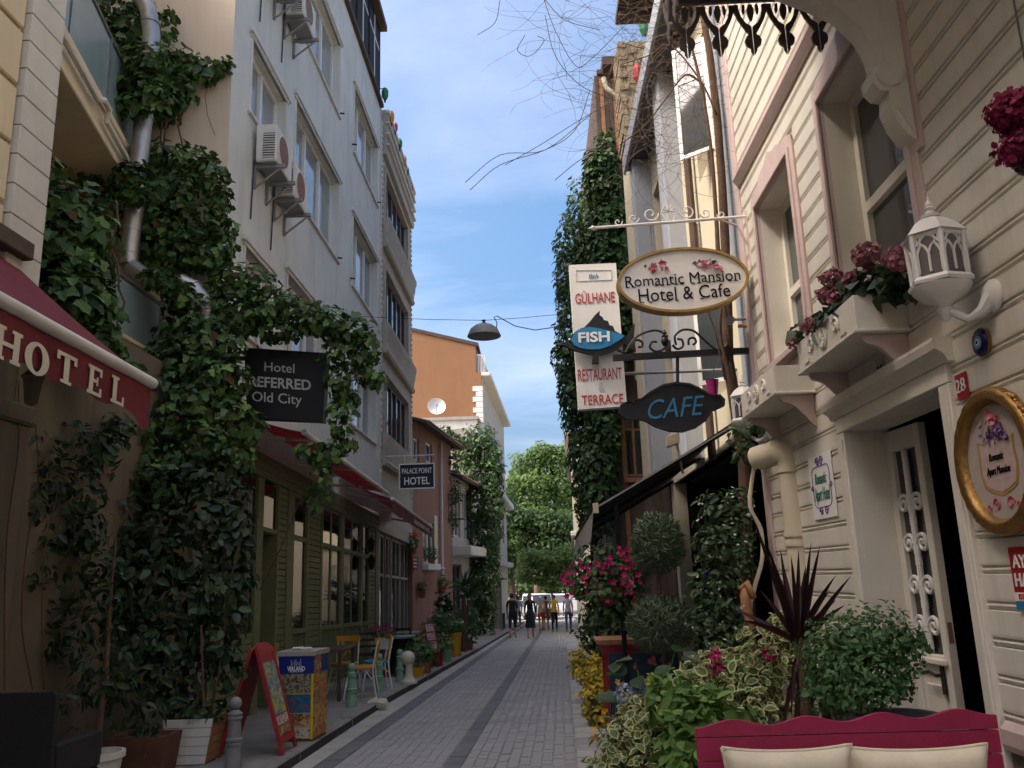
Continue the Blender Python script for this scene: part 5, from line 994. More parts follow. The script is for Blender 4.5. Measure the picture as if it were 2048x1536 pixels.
m.build('chain', m_grymet, IB)
# ------------------------------------------------------------------ cafe sign under a black bar
yc = 8.7; q = lambda px, py, y_=yc: ony(px, py, y_)
CB = thing('black_sign_bracket', 'black iron bar with curled scrollwork between the two right-hand signs', 'bracket', q(1480, 705)); p0, p1 = q(1226, 716), V(2.41, yc, q(1505, 701)[2])
fb_ = Frame(p0, p1-p0, (0, 1, 0)); L = np.linalg.norm(p1-p0); up = unit(np.cross(fb_.ex, (0, -1, 0))); up = up if up[2] > 0 else -up
m = MB(); m.prism([(0, -.032), (L, -.032), (L, .032), (0, .032)], p0-UY*.03, fb_.ex, up, UY, .06); m.build('bar', m_black, CB)
cx_ = q(1335, 660)
def W(px, py): return q(px, py)
for pts in ([(1235, 700), (1250, 705), (1258, 692), (1275, 672), (1305, 661), (1325, 665), (1332, 680), (1328, 697), (1312, 703), (1300, 695), (1304, 684), (1314, 684)], [(1352, 690), (1350, 672), (1365, 660), (1385, 661), (1400, 672), (1420, 690), (1435, 700), (1450, 695), (1456, 684)],
            [(1262, 690), (1272, 680), (1284, 684), (1284, 693), (1276, 694)], [(1345, 690), (1355, 698), (1366, 692), (1364, 680), (1354, 678)], [(1377, 690), (1378, 678), (1388, 676), (1392, 684), (1386, 690)]):
    MB().tube(smooth_pts([W(*p) for p in pts]), .013, 7).build('scroll', m_black, CB, smooth=True)
m = MB(); m.lathe([(.01, 0), (.035, .02), (.045, .06), (.03, .1), (.04, .115), (.012, .13), (.028, .15), (.004, .19)], q(1331, 693), 10); m.build('finial', m_black, CB, smooth=True)
m = MB(); m.tube([q(1355, 712), q(1355, 770)], .02, 6); m.build('drop_rod', m_black, CB)
CS_ = thing('cafe_sign', 'black leaf-shaped board with slanted blue CAFE letters', 'sign', q(1340, 860)); yc2 = yc-.05
pts = [(1236, 826), (1240, 811), (1250, 804), (1262, 806), (1266, 799), (1282, 797), (1300, 783), (1325, 769), (1352, 764), (1380, 767), (1400, 776), (1418, 788), (1428, 790), (1440, 789), (1450, 799), (1449, 812), (1436, 818), (1424, 823), (1412, 842), (1392, 856), (1366, 864), (1340, 863), (1312, 854), (1290, 842), (1276, 838), (1262, 840), (1248, 836)]
pl_ = [(ony(a, b, yc2)[0], ony(a, b, yc2)[2]) for a, b in pts]; m = MB(); m.prism(pl_, V(0, yc2, 0), UX, UZ, UY, .05); m.build('board', m_blackpl, CS_)
cxm, czm = np.mean([p[0] for p in pl_]), np.mean([p[1] for p in pl_]); m = MB(); m.ring(pl_, [(cxm+(x-cxm)*.94, czm+(z-czm)*.90) for x, z in pl_], V(0, yc2-.018, 0), UX, UZ, UY, .03); m.build('raised_rim', m_black, CS_)
letter(CS_, 'CAFE', .30, ony(1353, 817, yc2-.004), V(1, 0, .055), UZ, m_cafe, bold=-.004, shear=.30, width=.60)
# ------------------------------------------------------------------ fish restaurant board
yf = 9.6; FBd = thing('fish_restaurant_sign', 'tall white board with red capitals behind a black and blue fish', 'sign', ony(1205, 815, yf))
cr_ = [ony(*p, yf) for p in ((1138, 530), (1232, 526), (1254, 812), (1157, 819))]
m = MB(); m.prism([(p[0], p[2]) for p in cr_], V(0, yf, 0), UX, UZ, UY, .12); m.build('board', m_signw, FBd)
for tx, (px, py), ww, hh, mt in (('GÜLHANE', (1190, 597), 84, .185, m_redletter), ('RESTAURANT', (1200, 750), 91, .20, m_redletter), ('&', (1203, 775), 13, .15, m_greyletter), ('TERRACE', (1205, 800), 86, .165, m_redletter)):
    letter(FBd, tx, hh, ony(px, py, yf-.002), V(1, 0, .012), UZ, mt, bold=.006, width=ww/1680*yf*.985)
m = MB(); oq = [ony(*p, yf-.004) for p in ((1151, 540), (1223, 539), (1223, 560), (1152, 563))]; pq = [(p[0], p[2]) for p in oq]; cqx = np.mean([p[0] for p in pq]); cqz = np.mean([p[1] for p in pq]); m.ring(pq, [(cqx+(x-cqx)*.97, cqz+(z-cqz)*.90) for x, z in pq], V(0, yf-.006, 0), UX, UZ, UY, .006); m.build('label_outline', m_greyletter, FBd)
letter(FBd, 'fish', .09, ony(1186, 553, yf-.002), UX, UZ, m_blue, shear=.3)
fp = [(1128, 690), (1134, 680), (1150, 664), (1168, 655), (1180, 643), (1190, 630), (1200, 621), (1199, 630), (1205, 634), (1208, 640), (1216, 642), (1219, 650), (1226, 652), (1230, 662), (1242, 668), (1252, 674), (1260, 660), (1270, 645), (1268, 672), (1272, 702), (1258, 694), (1248, 686), (1236, 696), (1218, 705), (1197, 709), (1198, 726), (1184, 726), (1186, 709), (1166, 704), (1145, 699)]
m = MB(); m.prism([(ony(a, b, yf-.12)[0], ony(a, b, yf-.12)[2]) for a, b in fp], V(0, yf-.12, 0), UX, UZ, UY, .07); m.build('fish', m_blackpl, FBd)
bp_ = [(1141, 680), (1150, 664), (1163, 656), (1180, 654), (1200, 657), (1222, 663), (1240, 668), (1250, 672), (1238, 681), (1220, 692), (1200, 698), (1180, 699), (1160, 696), (1148, 690)]
m = MB(); m.prism([(ony(a, b, yf-.13)[0], ony(a, b, yf-.13)[2]) for a, b in bp_], V(0, yf-.135, 0), UX, UZ, UY, .014); m.build('blue_flank', m_blue, FBd)
letter(FBd, 'FISH', .165, ony(1188, 675, yf-.14), V(1, 0, .012), UZ, m_white2, bold=.03, width=66/1680*yf*.975); m = MB(); m.ball(ony(1139, 679, yf-.13), .014, 8, 6); m.build('fish_eye', m_white2, FBd)
m = MB(); m.tube([cr_[1]+V(-.05, .06, -.3), V(2.42, yf+.06, cr_[1][2]-.3)], .02, 6); m.tube([cr_[2]+V(-.05, .06, .4), V(2.42, yf+.06, cr_[2][2]+.4)], .02, 6); m.build('wall_arms', m_grymet, FBd)
# ================================================================== cream building behind the signs
FH = Frame((2.42, 0, 0), (0, 1, 0), (-1, 0, 0)); H = thing('cream_pilaster_building', 'warm cream building with blue-grey pilasters behind the hanging signs', 'building', (2.4, 13, zg(13)))
oH = [(9.75, 10.75, z0, z0+1.7) for z0 in (3.7, 6.7)]+[(13.9, 14.7, z0, z0+1.7) for z0 in (3.7, 6.7)]+[(8.9, 14.8, -.6, 3.0)]
m = MB(); wall_grid(m, FH, 8.45, 15.1, -.6, 9.3, oH, .22); shell(m, FH, 8.45, 15.1, -.6, 9.3, 7); m.build('wall', m_hcream, H)
for o in oH[:4]: window(H, FH, *o, cols=2, rows=(1, .5), depth=.2, fw=.07, fmat=m_brownframe)
m = MB(); m.fbox(FH, 8.6, 15.0, -2.5, -2.4, -.6, 3.2); m.fbox(FH, 8.6, 15.0, -2.5, -.05, 3.0, 3.1); m.fbox(FH, 8.6, 15.0, -2.5, -.05, -.62, -.42); m.fbox(FH, 14.82, 15.0, -2.4, -.23, -.42, 3.0); m.fbox(FH, 8.5, 8.6, -2.4, -.23, -.42, 3.0); m.build('restaurant_room', m_dark, H)  # black linings put the shade of the room into their colour
for i, z0 in enumerate((3.7, 6.7)):                    # casements that stand open
    an = math.radians(52); Fo = Frame(FH.p(9.75, .0, 0), (-math.sin(an), math.cos(an), 0), (-math.cos(an), -math.sin(an), 0)); m = MB()
    for s0, s1, c0, c1 in ((0, .05, 0, 1.6), (.43, .48, 0, 1.6), (.05, .43, 0, .05), (.05, .43, 1.55, 1.6), (.05, .43, 1.05, 1.09)): m.fbox(Fo, s0, s1, -.03, .0, z0+c0, z0+c1)
    m.build('open_casement', m_upvc, H); m = MB(); m.fbox(Fo, .05, .43, -.02, -.012, z0+.05, z0+1.55); m.build('casement_pane', m_glass, H)
MB().fbox(FH, 8.46, 9.05, -.02, .10, 3.05, 9.2, .01).build('pilaster', m_hgrey, H); MB().fbox(FH, 14.75, 15.12, -.02, .34, 3.05, 9.2, .01).build('pilaster', m_hgrey, H); MB().fbox(FH, 11.9, 12.5, -.02, .26, 3.05, 9.2, .01).build('pilaster', m_hgrey, H)
m = MB(); m.fbox(FH, 8.45, 15.3, -.1, .40, 9.22, 9.30, .01); m.build('eave_soffit', m_hdark, H); m = MB(); m.fbox(FH, 8.45, 15.32, .40, .45, 9.16, 9.52, .01); m.build('eave_fascia', m_hgrey, H)
m = MB(); m.tube([FH.p(10.95, .1, 9.2), FH.p(10.95, .1, 2.9)], .055, 8); m.build('brown_downpipe', m_woodd, H, smooth=True)
q0 = ony(1231, 50, 12.6)
m = MB(); m.box((q0[0], 8.6, q0[2]), (5.5, 12.6, q0[2]+.12)); m.build('roof_overhang', m_woodd, H); m = MB(); m.box((2.6, 8.6, 9.3), (5.4, 12.5, q0[2])); m.build('roof_storey', m_hcream, H)
for k in range(5): MB().box((q0[0]+.02, 8.8+k*.85, q0[2]-.10), (2.6, 8.9+k*.85, q0[2]-.002)).build('rafter', m_woodd, H)
q0, q1 = ony(1246, 265, 16.0), ony(1292, 84, 16.0); CH = thing('straw_coloured_stack', 'rough straw-coloured masonry stack on the roof between the right-hand buildings', 'chimney', q0); nz_ = 16; MB().box((q0[0]+.06, 16.0, 3.12), (q1[0]+.5, 16.9, q0[2]-.2)).build('lower_wall', m_hcream, CH); MB().box((q0[0]+.06, 16.0, -.6), (q1[0]+.5, 16.9, 3.11)).build('painted_shade_base', m_woodd, CH); m_straw = mat('rough_straw_masonry', (.33, .26, .155), .95, .35, 14, .9, bdist=.03)  # below the lower wall, a box coloured dark as painted shade
for k in range(nz_):
    z0, z1 = q0[2]-.2+(q1[2]-q0[2]+.2)*k/nz_, q0[2]-.2+(q1[2]-q0[2]+.2)*(k+1)/nz_; j = random.uniform(-.02, .02); 
    xs_ = q0[0]+j; 
    while xs_ < q1[0]+.4: wd = random.uniform(.10, .22); MB().box((xs_, 15.95+random.uniform(-.03, .03), z0+.004), (xs_+wd-.008, 16.9, z1-.004), .012).build('stone', m_straw, CH); xs_ += wd
for i, (px, py, c_, nm, h) in enumerate(((1287, 52, 0, 'green lantern hanging under the right-hand roof overhang', 48), (1275, 148, 3, 'red lantern beside the straw-coloured stack', 44))):
    qq = ony(px, py, 14.5); t = thing('roof_lantern', nm, 'lantern', qq, 'coloured lanterns on the right-hand roof'); r = .085; Hh = h/1680*14.5; m = MB(); m.lathe([(r*.5, -Hh/2), (r, -Hh*.25), (r*1.05, Hh*.25), (r*.6, Hh/2)], qq, 8); m.build('body', LC[c_], t); MB().tube([qq+V(0, 0, Hh/2), qq+V(.3, 0, Hh/2+.3), V(2.0, qq[1], qq[2]+Hh/2+.5)], .01, 5).build('cord', m_black, t)
# ================================================================== ivy house
m = MB(); m.box((2.45, 15.2, -.6), (6, 18.7, 8.2)); m.build('rear_block', m_hcream, H); m = MB(); m.box((2.40, 15.13, -.6), (2.445, 18.68, 3.1)); m.build('painted_shade_panel', m_woodd, H)  # dark panel added as painted shade along the ground floor
XI = 1.85; I_ = thing('ivy_covered_house', 'old brown timber house on the right smothered in thick ivy', 'house', (XI, 22, zg(22)))
FIn = Frame((XI, 18.75, 0), (1, 0, 0), (0, -1, 0)); FIs = Frame((XI, 0, 0), (0, 1, 0), (-1, 0, 0))
ow = (.18, .62, 3.6, 5.3); m = MB(); wall_grid(m, FIn, 0, 4, -1, 13.6, [ow], .15); m.build('near_wall', m_woodd, I_); m = MB(); wall_grid(m, FIs, 18.75, 29.5, -1, 13.6, []); shell(m, FIs, 18.75, 29.5, -1, 13.6, 5, ends=(False, True)); m.build('street_wall', m_woodd, I_)
w_ = window(I_, FIn, *ow, cols=2, rows=(1, .6), depth=.12, fw=.05, fmat=m_wood, gmat=m_glassd)
for k in range(3): MB().fbox(FIn, .64+k*.075, .71+k*.075, -.01, .03, 3.4, 6.3, .004).build('shutter_plank', m_wood, I_)
m = MB(); m.fbox(FIn, .12, .9, -.1, .14, 3.45, 3.55, .01); m.build('sill', m_wood, I_)
for k in range(6): MB().fbox(FIn, .01+k*.105, .105+k*.105, .0, .02+.008*(k % 2), 6.4 if k > 1 else -.5, 13.5, .004).build('wall_plank', m_wood if k in (1, 4) else m_woodd, I_)
zr_ = 13.61; m = MB(); m.box((ony(1205, 150, 18.4)[0], 18.3, zr_), (4.6, 30, zr_+.22)); m.build('eave', m_woodd, I_)
for k in range(9): MB().box((ony(1205, 150, 18.4)[0]+.03, 18.5+k*1.2, zr_-.12), (1.9, 18.62+k*1.2, zr_-.002)).build('rafter', m_woodd, I_)
m = MB(); m.tube([ony(1207, 156, 18.3), ony(1212, 175, 18.3), ony(1240, 197, 18.3), ony(1247, 300, 18.5), ony(1262, 520, 18.6), ony(1275, 760, 18.6)], .06, 8); m.build('gutter_pipe', m_hcream, I_, smooth=True)
iv = []
for px, py, rx_, ry_, rz_, n_ in ((1212, 310, .28, 1.2, .6, 170), (1195, 355, .35, 1.6, .7, 230), (1225, 380, .3, 1.0, .7, 190), (1175, 430, .5, 2, .9, 330), (1205, 460, .45, 1.5, .8, 280), (1240, 470, .25, .7, .8, 170), (1150, 500, .5, 2.2, .9, 330), (1180, 540, .55, 2, 1.0, 380), (1215, 560, .5, 1.2, 1.0, 300), (1245, 590, .3, .7, .9, 190), (1140, 570, .42, 2.2, .9, 300), (1150, 650, .5, 2.2, 1.0, 350), (1190, 650, .55, 1.6, 1.0, 350), (1230, 670, .4, .9, .9, 220), (1137, 720, .40, 2.2, .9, 300), (1165, 750, .5, 2, 1.0, 350), (1205, 770, .5, 1.3, .9, 300), (1145, 800, .35, 2, .8, 260), (1180, 840, .5, 1.6, .9, 330), (1212, 850, .35, 1.1, .8, 230), (1165, 900, .35, 1.6, .8, 260), (1195, 930, .45, 1.4, .8, 290), (1170, 970, .3, 1.5, .7, 220), (1200, 1000, .4, 1.3, .7, 240), (1180, 1040, .3, 1.3, .6, 190)):
    yv = 20.6 if px < 1182 else 18.45; iv.append((ony(px, py, yv), (rx_*(1.1 if px < 1182 else .85), ry_*.55 if px < 1182 else .35, rz_), n_))
P, N = blob_points(iv, 2.6); leaf_mesh('ivy', P, N, .125, LOBED, [l_ivy], I_, kind='stuff')
# far cream house past the ivy
J = thing('far_cream_house', 'sunlit cream house front seen past the ivy at the street end', 'house', (1.9, 40, zg(40))); FJ = Frame((ony(1143, 950, 36)[0], 36, 0), (.042, 1, 0), (-1, .042, 0)); oJ = [(1.2+k*3, 2.4+k*3, z0, z0+1.7) for k in range(5) for z0 in (.6, 3.8)]
m = MB(); wall_grid(m, FJ, 0, 18, -2.2, 7.6, oJ, .18); shell(m, FJ, 0, 18, -2.2, 7.6, 6); m.build('wall', m_hcream, J)
for o in oJ: window(J, FJ, *o, cols=2, depth=.15, fw=.07)
m = MB(); m.fbox(FJ, -.1, 18, -.1, .25, 7.4, 7.6, .02); m.fbox(FJ, -.05, 18, -.1, .15, 3.1, 3.3, .02); m.build('cornice', m_trim, J)
# ------------------------------------------------------------------ charcoal restaurant awning
RA = thing('charcoal_restaurant_awning', 'charcoal tarpaulin awning sloping down over the restaurant terrace', 'awning', (2.3, 11, 3.1)); y0, y1 = 9.45, 14.4; A0, A1 = ony(1480, 834, y0), ony(1189, 1010, y0)
m = MB(); n = 10
for i in range(n):
    for j in range(6):
        q = lambda yy_, t_: V(A0[0]+(A1[0]-A0[0])*t_, yy_, A0[2]+(A1[2]-A0[2])*t_-.04*math.sin(math.pi*t_)-.0267*(yy_-y0)); a_, c_ = y0+(y1-y0)*i/n, y0+(y1-y0)*(i+1)/n; m.quad(q(a_, j/6), q(c_, j/6), q(c_, (j+1)/6), q(a_, (j+1)/6))
m.build('tarpaulin', m_awnd, RA, smooth='all')
m = MB()
for yy_ in (y0+.02, (y0+y1)/2, y1-.02): m.tube([V(A0[0], yy_, A0[2]-.06-.0267*(yy_-y0)), V(A1[0], yy_, A1[2]-.05-.0267*(yy_-y0))], .028, 6)
m.tube([V(A1[0], y0, A1[2]-.03), V(A1[0], y1, A1[2]-.03-.0267*(y1-y0))], .03, 6); m.build('frame', m_black, RA)
m = MB(); Yv = np.linspace(y0, y1, 36)
for a_, c_ in zip(Yv[:-1], Yv[1:]):
    f_ = lambda y_: A1[2]-.02-.0267*(y_-y0); wv = lambda y_: .03*math.sin(y_*11); dr = lambda y_: .36+.05*math.sin(y_*6); m.quad(V(A1[0]-.01, a_, f_(a_)), V(A1[0]-.01, c_, f_(c_)), V(A1[0]-.05+wv(c_), c_, f_(c_)-dr(c_)), V(A1[0]-.05+wv(a_), a_, f_(a_)-dr(a_)))
m.build('valance', m_tarp, RA, smooth='all')
m = MB(); m.box((A1[0]-.02, y0-.04, A1[2]-.09), (A1[0]+.04, y0, A1[2]+.02)); m.build('yellow_end_cap', m_hcream, RA)
pass
for yy_ in (y0+.1, y1-.1): MB().tube([V(A1[0]+.25, yy_, zg(yy_)), V(A1[0]+.25, yy_, A1[2]+.0)], .03, 6).build('post', m_black, RA)
# ================================================================== creepers on the left
def blobs(lst, y_=None): return [(ony(a[0], a[1], a[2]), a[3], a[4]) for a in lst]
VA = thing('large_leaved_creeper', 'large-leaved creeper hanging over the cream hotel corner above the awning', 'creeper', (-4, 7, 2))
la = [(110, 400, 7.2, (.30, .3, .2), 90), (50, 440, 7.0, (.25, .3, .22), 90), (140, 450, 7.2, (.42, .35, .3), 190), (90, 500, 7.0, (.42, .35, .3), 190), (160, 530, 7.2, (.28, .35, .3), 170), (80, 560, 6.9, (.4, .35, .25), 160), (130, 600, 7.0, (.42, .35, .3), 190), (180, 605, 7.2, (.24, .3, .3), 150), (165, 665, 7.2, (.26, .3, .22), 120), (200, 690, 7.2, (.18, .2, .25), 90), (25, 500, 6.8, (.2, .3, .2), 60), (235, 735, 7.3, (.14, .2, .14), 50), (100, 345, 7.3, (.12, .2, .12), 26)]
P, N = blob_points(blobs(la), 1.15); a, b_, c, d = split_near(P, N, 150); leaf_objects(VA, a, b_, .135, LOBED, [l_dark]); leaf_mesh('foliage', c, d, .125, LOBED, [l_dark, l_fresh, l_brown], VA, midx=mixed(len(c)), kind='stuff')
m = MB()
for k in range(7): m.tube(wiggle(ony(60+30*k, 640, 7.4), ony(40+32*k, 400, 7.4), 8, .03), .012, 5)
m.build('stem', m_bark, VA)
VB = thing('wall_creeper', 'dense dark creeper climbing the tan side wall past the ducts', 'creeper', (-4.8, 10, 3))
lb = [(215, 20, 9.9, (.3, .3, .35), 130), (260, 40, 9.9, (.3, .25, .35), 150), (225, 100, 9.8, (.3, .3, .4), 150), (270, 130, 9.9, (.35, .25, .35), 180), (250, 190, 9.9, (.35, .3, .35), 180), (310, 120, 10.0, (.3, .2, .35), 150), (330, 50, 10.1, (.12, .12, .3), 50), (350, 140, 10.1, (.3, .15, .28), 140), (395, 140, 10.1, (.25, .15, .18), 90), (430, 132, 10.15, (.2, .1, .1), 55), (450, 125, 10.2, (.1, .06, .05), 16), (330, 190, 10.0, (.28, .2, .3), 140), (365, 180, 10.1, (.18, .14, .2), 60), (300, 220, 10, (.3, .2, .2), 110), (240, 240, 9.9, (.2, .25, .2), 60),
      (190, 290, 9.6, (.28, .3, .22), 100), (215, 340, 9.7, (.3, .3, .3), 120), (170, 330, 9.5, (.2, .25, .22), 70), (320, 310, 9.95, (.22, .18, .22), 80), (370, 320, 10, (.32, .2, .2), 130), (415, 345, 10, (.25, .18, .22), 110), (300, 370, 9.9, (.3, .25, .3), 140), (345, 380, 9.9, (.32, .2, .3), 150), (440, 400, 10.1, (.16, .12, .3), 80), (320, 440, 9.9, (.4, .25, .3), 190), (390, 440, 10, (.3, .2, .25), 120), (445, 460, 10.1, (.2, .15, .25), 80), (200, 430, 9.6, (.22, .25, .35), 100), (345, 500, 9.9, (.4, .25, .28), 190), (420, 510, 10, (.35, .25, .25), 160), (290, 480, 9.9, (.22, .2, .25), 90), (290, 120, 9.3, (.26, .14, .2), 110), (285, 165, 9.3, (.3, .14, .2), 130), (265, 205, 9.3, (.3, .14, .18), 120), (310, 190, 9.3, (.2, .14, .16), 70), (268, 350, 9.3, (.22, .12, .16), 80), (285, 385, 9.3, (.2, .12, .14), 70), (245, 380, 9.3, (.14, .12, .16), 40), (325, 555, 9.3, (.2, .12, .10), 80), (345, 575, 9.3, (.16, .12, .10), 60)]
P, N = blob_points(blobs(lb), 1.35); a, b_, c, d = split_near(P, N, 80); leaf_objects(VB, a, b_, .105, LOBED, [l_dark]); leaf_mesh('foliage', c, d, .10, LOBED, [l_dark, l_fresh, l_brown], VB, midx=mixed(len(c)), kind='stuff')
m = MB()
for k in range(6): m.tube(wiggle(ony(230+30*k, 560, 10.1), ony(220+28*k, 100, 10.15), 9, .02), .012, 5)
m.tube([ony(430, 270, 10.28), ony(415, 230, 10.28), ony(410, 190, 10.28), ony(420, 160, 10.28)], .004, 4); m.build('stem', m_bark, VB)
VC = thing('hanging_creeper', 'long creeper trailing from the terrace over the black hotel sign', 'creeper', (-3.6, 9.6, 3))
lc_ = [(460, 560, 9.9, (.3, .25, .22), 130), (510, 570, 9.9, (.3, .25, .2), 130), (420, 610, 9.8, (.4, .25, .25), 170), (480, 630, 9.8, (.4, .25, .28), 190), (550, 610, 9.9, (.32, .25, .2), 140), (600, 630, 9.9, (.32, .25, .17), 140), (560, 660, 9.9, (.3, .22, .16), 100), (650, 645, 9.9, (.3, .25, .16), 130), (690, 660, 9.9, (.3, .25, .18), 130), (730, 690, 9.9, (.22, .22, .22), 100), (690, 710, 9.9, (.3, .2, .2), 110), (740, 750, 9.9, (.15, .15, .15), 55), (760, 760, 9.9, (.08, .1, .08), 16), (680, 760, 9.85, (.14, .15, .25), 70), (700, 800, 9.85, (.1, .12, .22), 46), (672, 830, 9.8, (.1, .12, .25), 46), (690, 880, 9.8, (.12, .14, .16), 44), (650, 905, 9.7, (.2, .15, .12), 60), (620, 900, 9.7, (.14, .14, .1), 36), (645, 960, 9.7, (.12, .14, .2), 50), (630, 1000, 9.7, (.09, .12, .14), 30), (520, 615, 9.7, (.3, .2, .2), 110),
       (365, 600, 9.4, (.24, .2, .16), 110), (385, 655, 9.5, (.36, .3, .3), 190), (350, 690, 9.5, (.2, .25, .25), 110), (440, 680, 9.5, (.35, .3, .3), 170), (360, 720, 9.4, (.35, .3, .3), 170), (430, 750, 9.4, (.35, .3, .3), 170), (345, 760, 9.3, (.12, .25, .2), 70), (470, 760, 9.5, (.22, .25, .3), 110), (390, 800, 9.3, (.38, .3, .28), 170), (450, 830, 9.4, (.3, .28, .3), 140), (340, 830, 9.2, (.25, .28, .25), 120), (500, 850, 9.5, (.14, .2, .25), 70), (400, 880, 9.2, (.4, .3, .28), 170), (470, 910, 9.3, (.22, .25, .25), 110), (340, 910, 9.1, (.3, .3, .25), 130), (290, 870, 9.0, (.25, .25, .22), 120), (260, 920, 8.9, (.28, .25, .25), 130), (300, 960, 8.9, (.3, .28, .25), 140), (230, 980, 8.7, (.28, .25, .25), 120)]
P, N = blob_points(blobs(lc_), 1.3); a, b_, c, d = split_near(P, N, 120); leaf_objects(VC, a, b_, .10, LOBED, [l_dark]); leaf_mesh('foliage', c, d, .095, LOBED, [l_dark, l_fresh, l_brown], VC, midx=mixed(len(c)), kind='stuff')
m = MB()
for p in ([(505, 600), (560, 620), (640, 640), (720, 680), (745, 740)], [(690, 690), (680, 780), (672, 850), (640, 960), (620, 1010)], [(420, 950), (430, 800), (440, 680), (500, 600)], [(380, 950), (370, 800), (350, 640)], [(600, 1000), (560, 1100), (520, 1180)]): m.tube([ony(x, y, 9.85) for x, y in p], .008, 5)
m.build('stem', m_bark, VC)
SHR = thing('dark_leafy_shrub', 'tall dark leafy shrub rising from the white plank planter', 'shrub', ony(400, 1450, 8.6))
ls = [(420, 960, 9.1, (.36, .3, .25), 160), (340, 980, 9.0, (.32, .3, .28), 140), (470, 1010, 9.1, (.16, .25, .3), 90), (400, 1040, 8.9, (.36, .3, .28), 160), (320, 1060, 8.8, (.3, .3, .28), 120), (260, 1010, 8.8, (.2, .25, .2), 60), (250, 1090, 8.7, (.25, .3, .28), 100), (450, 1090, 8.9, (.22, .28, .3), 110), (370, 1120, 8.8, (.33, .3, .28), 140), (300, 1150, 8.7, (.3, .3, .26), 110), (440, 1180, 8.8, (.24, .28, .3), 110), (370, 1210, 8.7, (.3, .3, .28), 120), (470, 1230, 8.8, (.14, .2, .25), 60), (430, 1280, 8.7, (.24, .25, .28), 100), (340, 1290, 8.6, (.28, .3, .28), 100), (460, 1330, 8.7, (.14, .18, .2), 45), (390, 1350, 8.6, (.24, .25, .22), 80), (350, 1400, 8.5, (.2, .22, .16), 60), (410, 1420, 8.5, (.2, .2, .1), 50), (200, 1040, 8.5, (.28, .25, .25), 120), (150, 1080, 8.3, (.26, .25, .22), 100), (230, 1130, 8.5, (.3, .25, .26), 120), (170, 1160, 8.3, (.26, .25, .2), 90), (270, 1200, 8.5, (.28, .25, .25), 110), (210, 1220, 8.4, (.22, .22, .2), 80), (290, 1280, 8.5, (.24, .22, .22), 90), (310, 1350, 8.4, (.2, .2, .2), 70), (470, 1080, 8.9, (.18, .2, .25), 90), (480, 1150, 8.9, (.14, .2, .22), 70)]
P, N = blob_points(blobs(ls), 1.25); a, b_, c, d = split_near(P, N, 90); leaf_objects(SHR, a, b_, .10, BROAD, [l_deep], .62); leaf_mesh('foliage', c, d, .10, BROAD, [l_deep], SHR, wide=.62, kind='stuff')
m = MB()
for k in range(5): m.tube(wiggle(ony(395+6*k, 1440, 8.6), ony(340+35*k, 1080, 8.8), 8, .02), .014, 5)
m.tube([ony(408, 1420, 8.4), ony(402, 1250, 8.5)], .012, 5); m.build('stem', m_bark, SHR)
SH2 = thing('thin_potted_shrub', 'thin pale-stemmed shrub in a terracotta pot by the dark hotel wall', 'shrub', ony(220, 1530, 7.6))
ls = [(150, 1080, 7.6, (.2, .2, .12), 36), (180, 1130, 7.6, (.3, .25, .16), 70), (130, 1180, 7.5, (.25, .25, .12), 50), (220, 1190, 7.6, (.22, .22, .2), 60), (110, 1230, 7.4, (.2, .2, .1), 34), (200, 1250, 7.6, (.2, .2, .2), 50), (240, 1310, 7.7, (.18, .2, .2), 50), (180, 1330, 7.5, (.14, .16, .14), 26), (250, 1400, 7.7, (.2, .2, .2), 50), (140, 1400, 7.3, (.12, .14, .1), 20), (160, 1480, 7.3, (.14, .14, .12), 26), (290, 1440, 7.9, (.16, .16, .14), 36), (60, 1060, 7.2, (.14, .15, .12), 18), (310, 1490, 7.9, (.14, .14, .1), 26)]
ls += [(70, 900, 7.0, (.2, .2, .2), 60), (130, 880, 7.4, (.24, .2, .22), 90), (190, 900, 7.8, (.26, .22, .22), 110), (100, 960, 7.2, (.24, .2, .22), 90), (160, 980, 7.5, (.26, .22, .24), 110), (60, 1010, 7.0, (.16, .16, .2), 50), (110, 1060, 7.3, (.2, .2, .2), 70), (80, 1130, 7.1, (.16, .16, .2), 50), (170, 1050, 7.6, (.22, .2, .2), 90), (130, 1290, 7.4, (.2, .18, .18), 60), (200, 1370, 7.5, (.2, .18, .18), 60), (230, 860, 8.0, (.2, .2, .16), 70)]
P, N = blob_points(blobs(ls), 1.3); leaf_mesh('foliage', P, N, .085, BROAD, [l_deep], SH2, wide=.5, kind='stuff')
m = MB(); m.tube([ony(193, 1536, 7.4), ony(200, 1440, 7.4), ony(213, 1330, 7.45), ony(220, 1200, 7.5), ony(232, 1080, 7.6)], [.03, .028, .022, .016, .008], 7); m.tube(wiggle(ony(213, 1330, 7.45), ony(150, 1180, 7.5), 5, .03), .008, 5); m.build('stem', m_bark, SH2)
for px0, px1 in ((45, 30), (75, 62), (20, 10)):
    pass
VD = thing('bare_wall_vine', 'thin bare vine stems climbing the dark pilaster at the left edge', 'vine', ony(40, 1380, 5.6)); m = MB()
for pts in ([(18, 1380), (12, 1200), (22, 1050), (36, 900), (30, 760)], [(60, 1380), (52, 1250), (58, 1100), (70, 960), (66, 820)], [(90, 1380), (84, 1240), (96, 1100), (110, 980)]): pp = smooth_pts([onx(x+random.uniform(-9, 9), y, -3.88) for x, y in pts], 5); m.tube(pp, [.007*(1-.5*i/len(pp)) for i in range(len(pp))], 5)
m.build('stem', m_bark, VD)
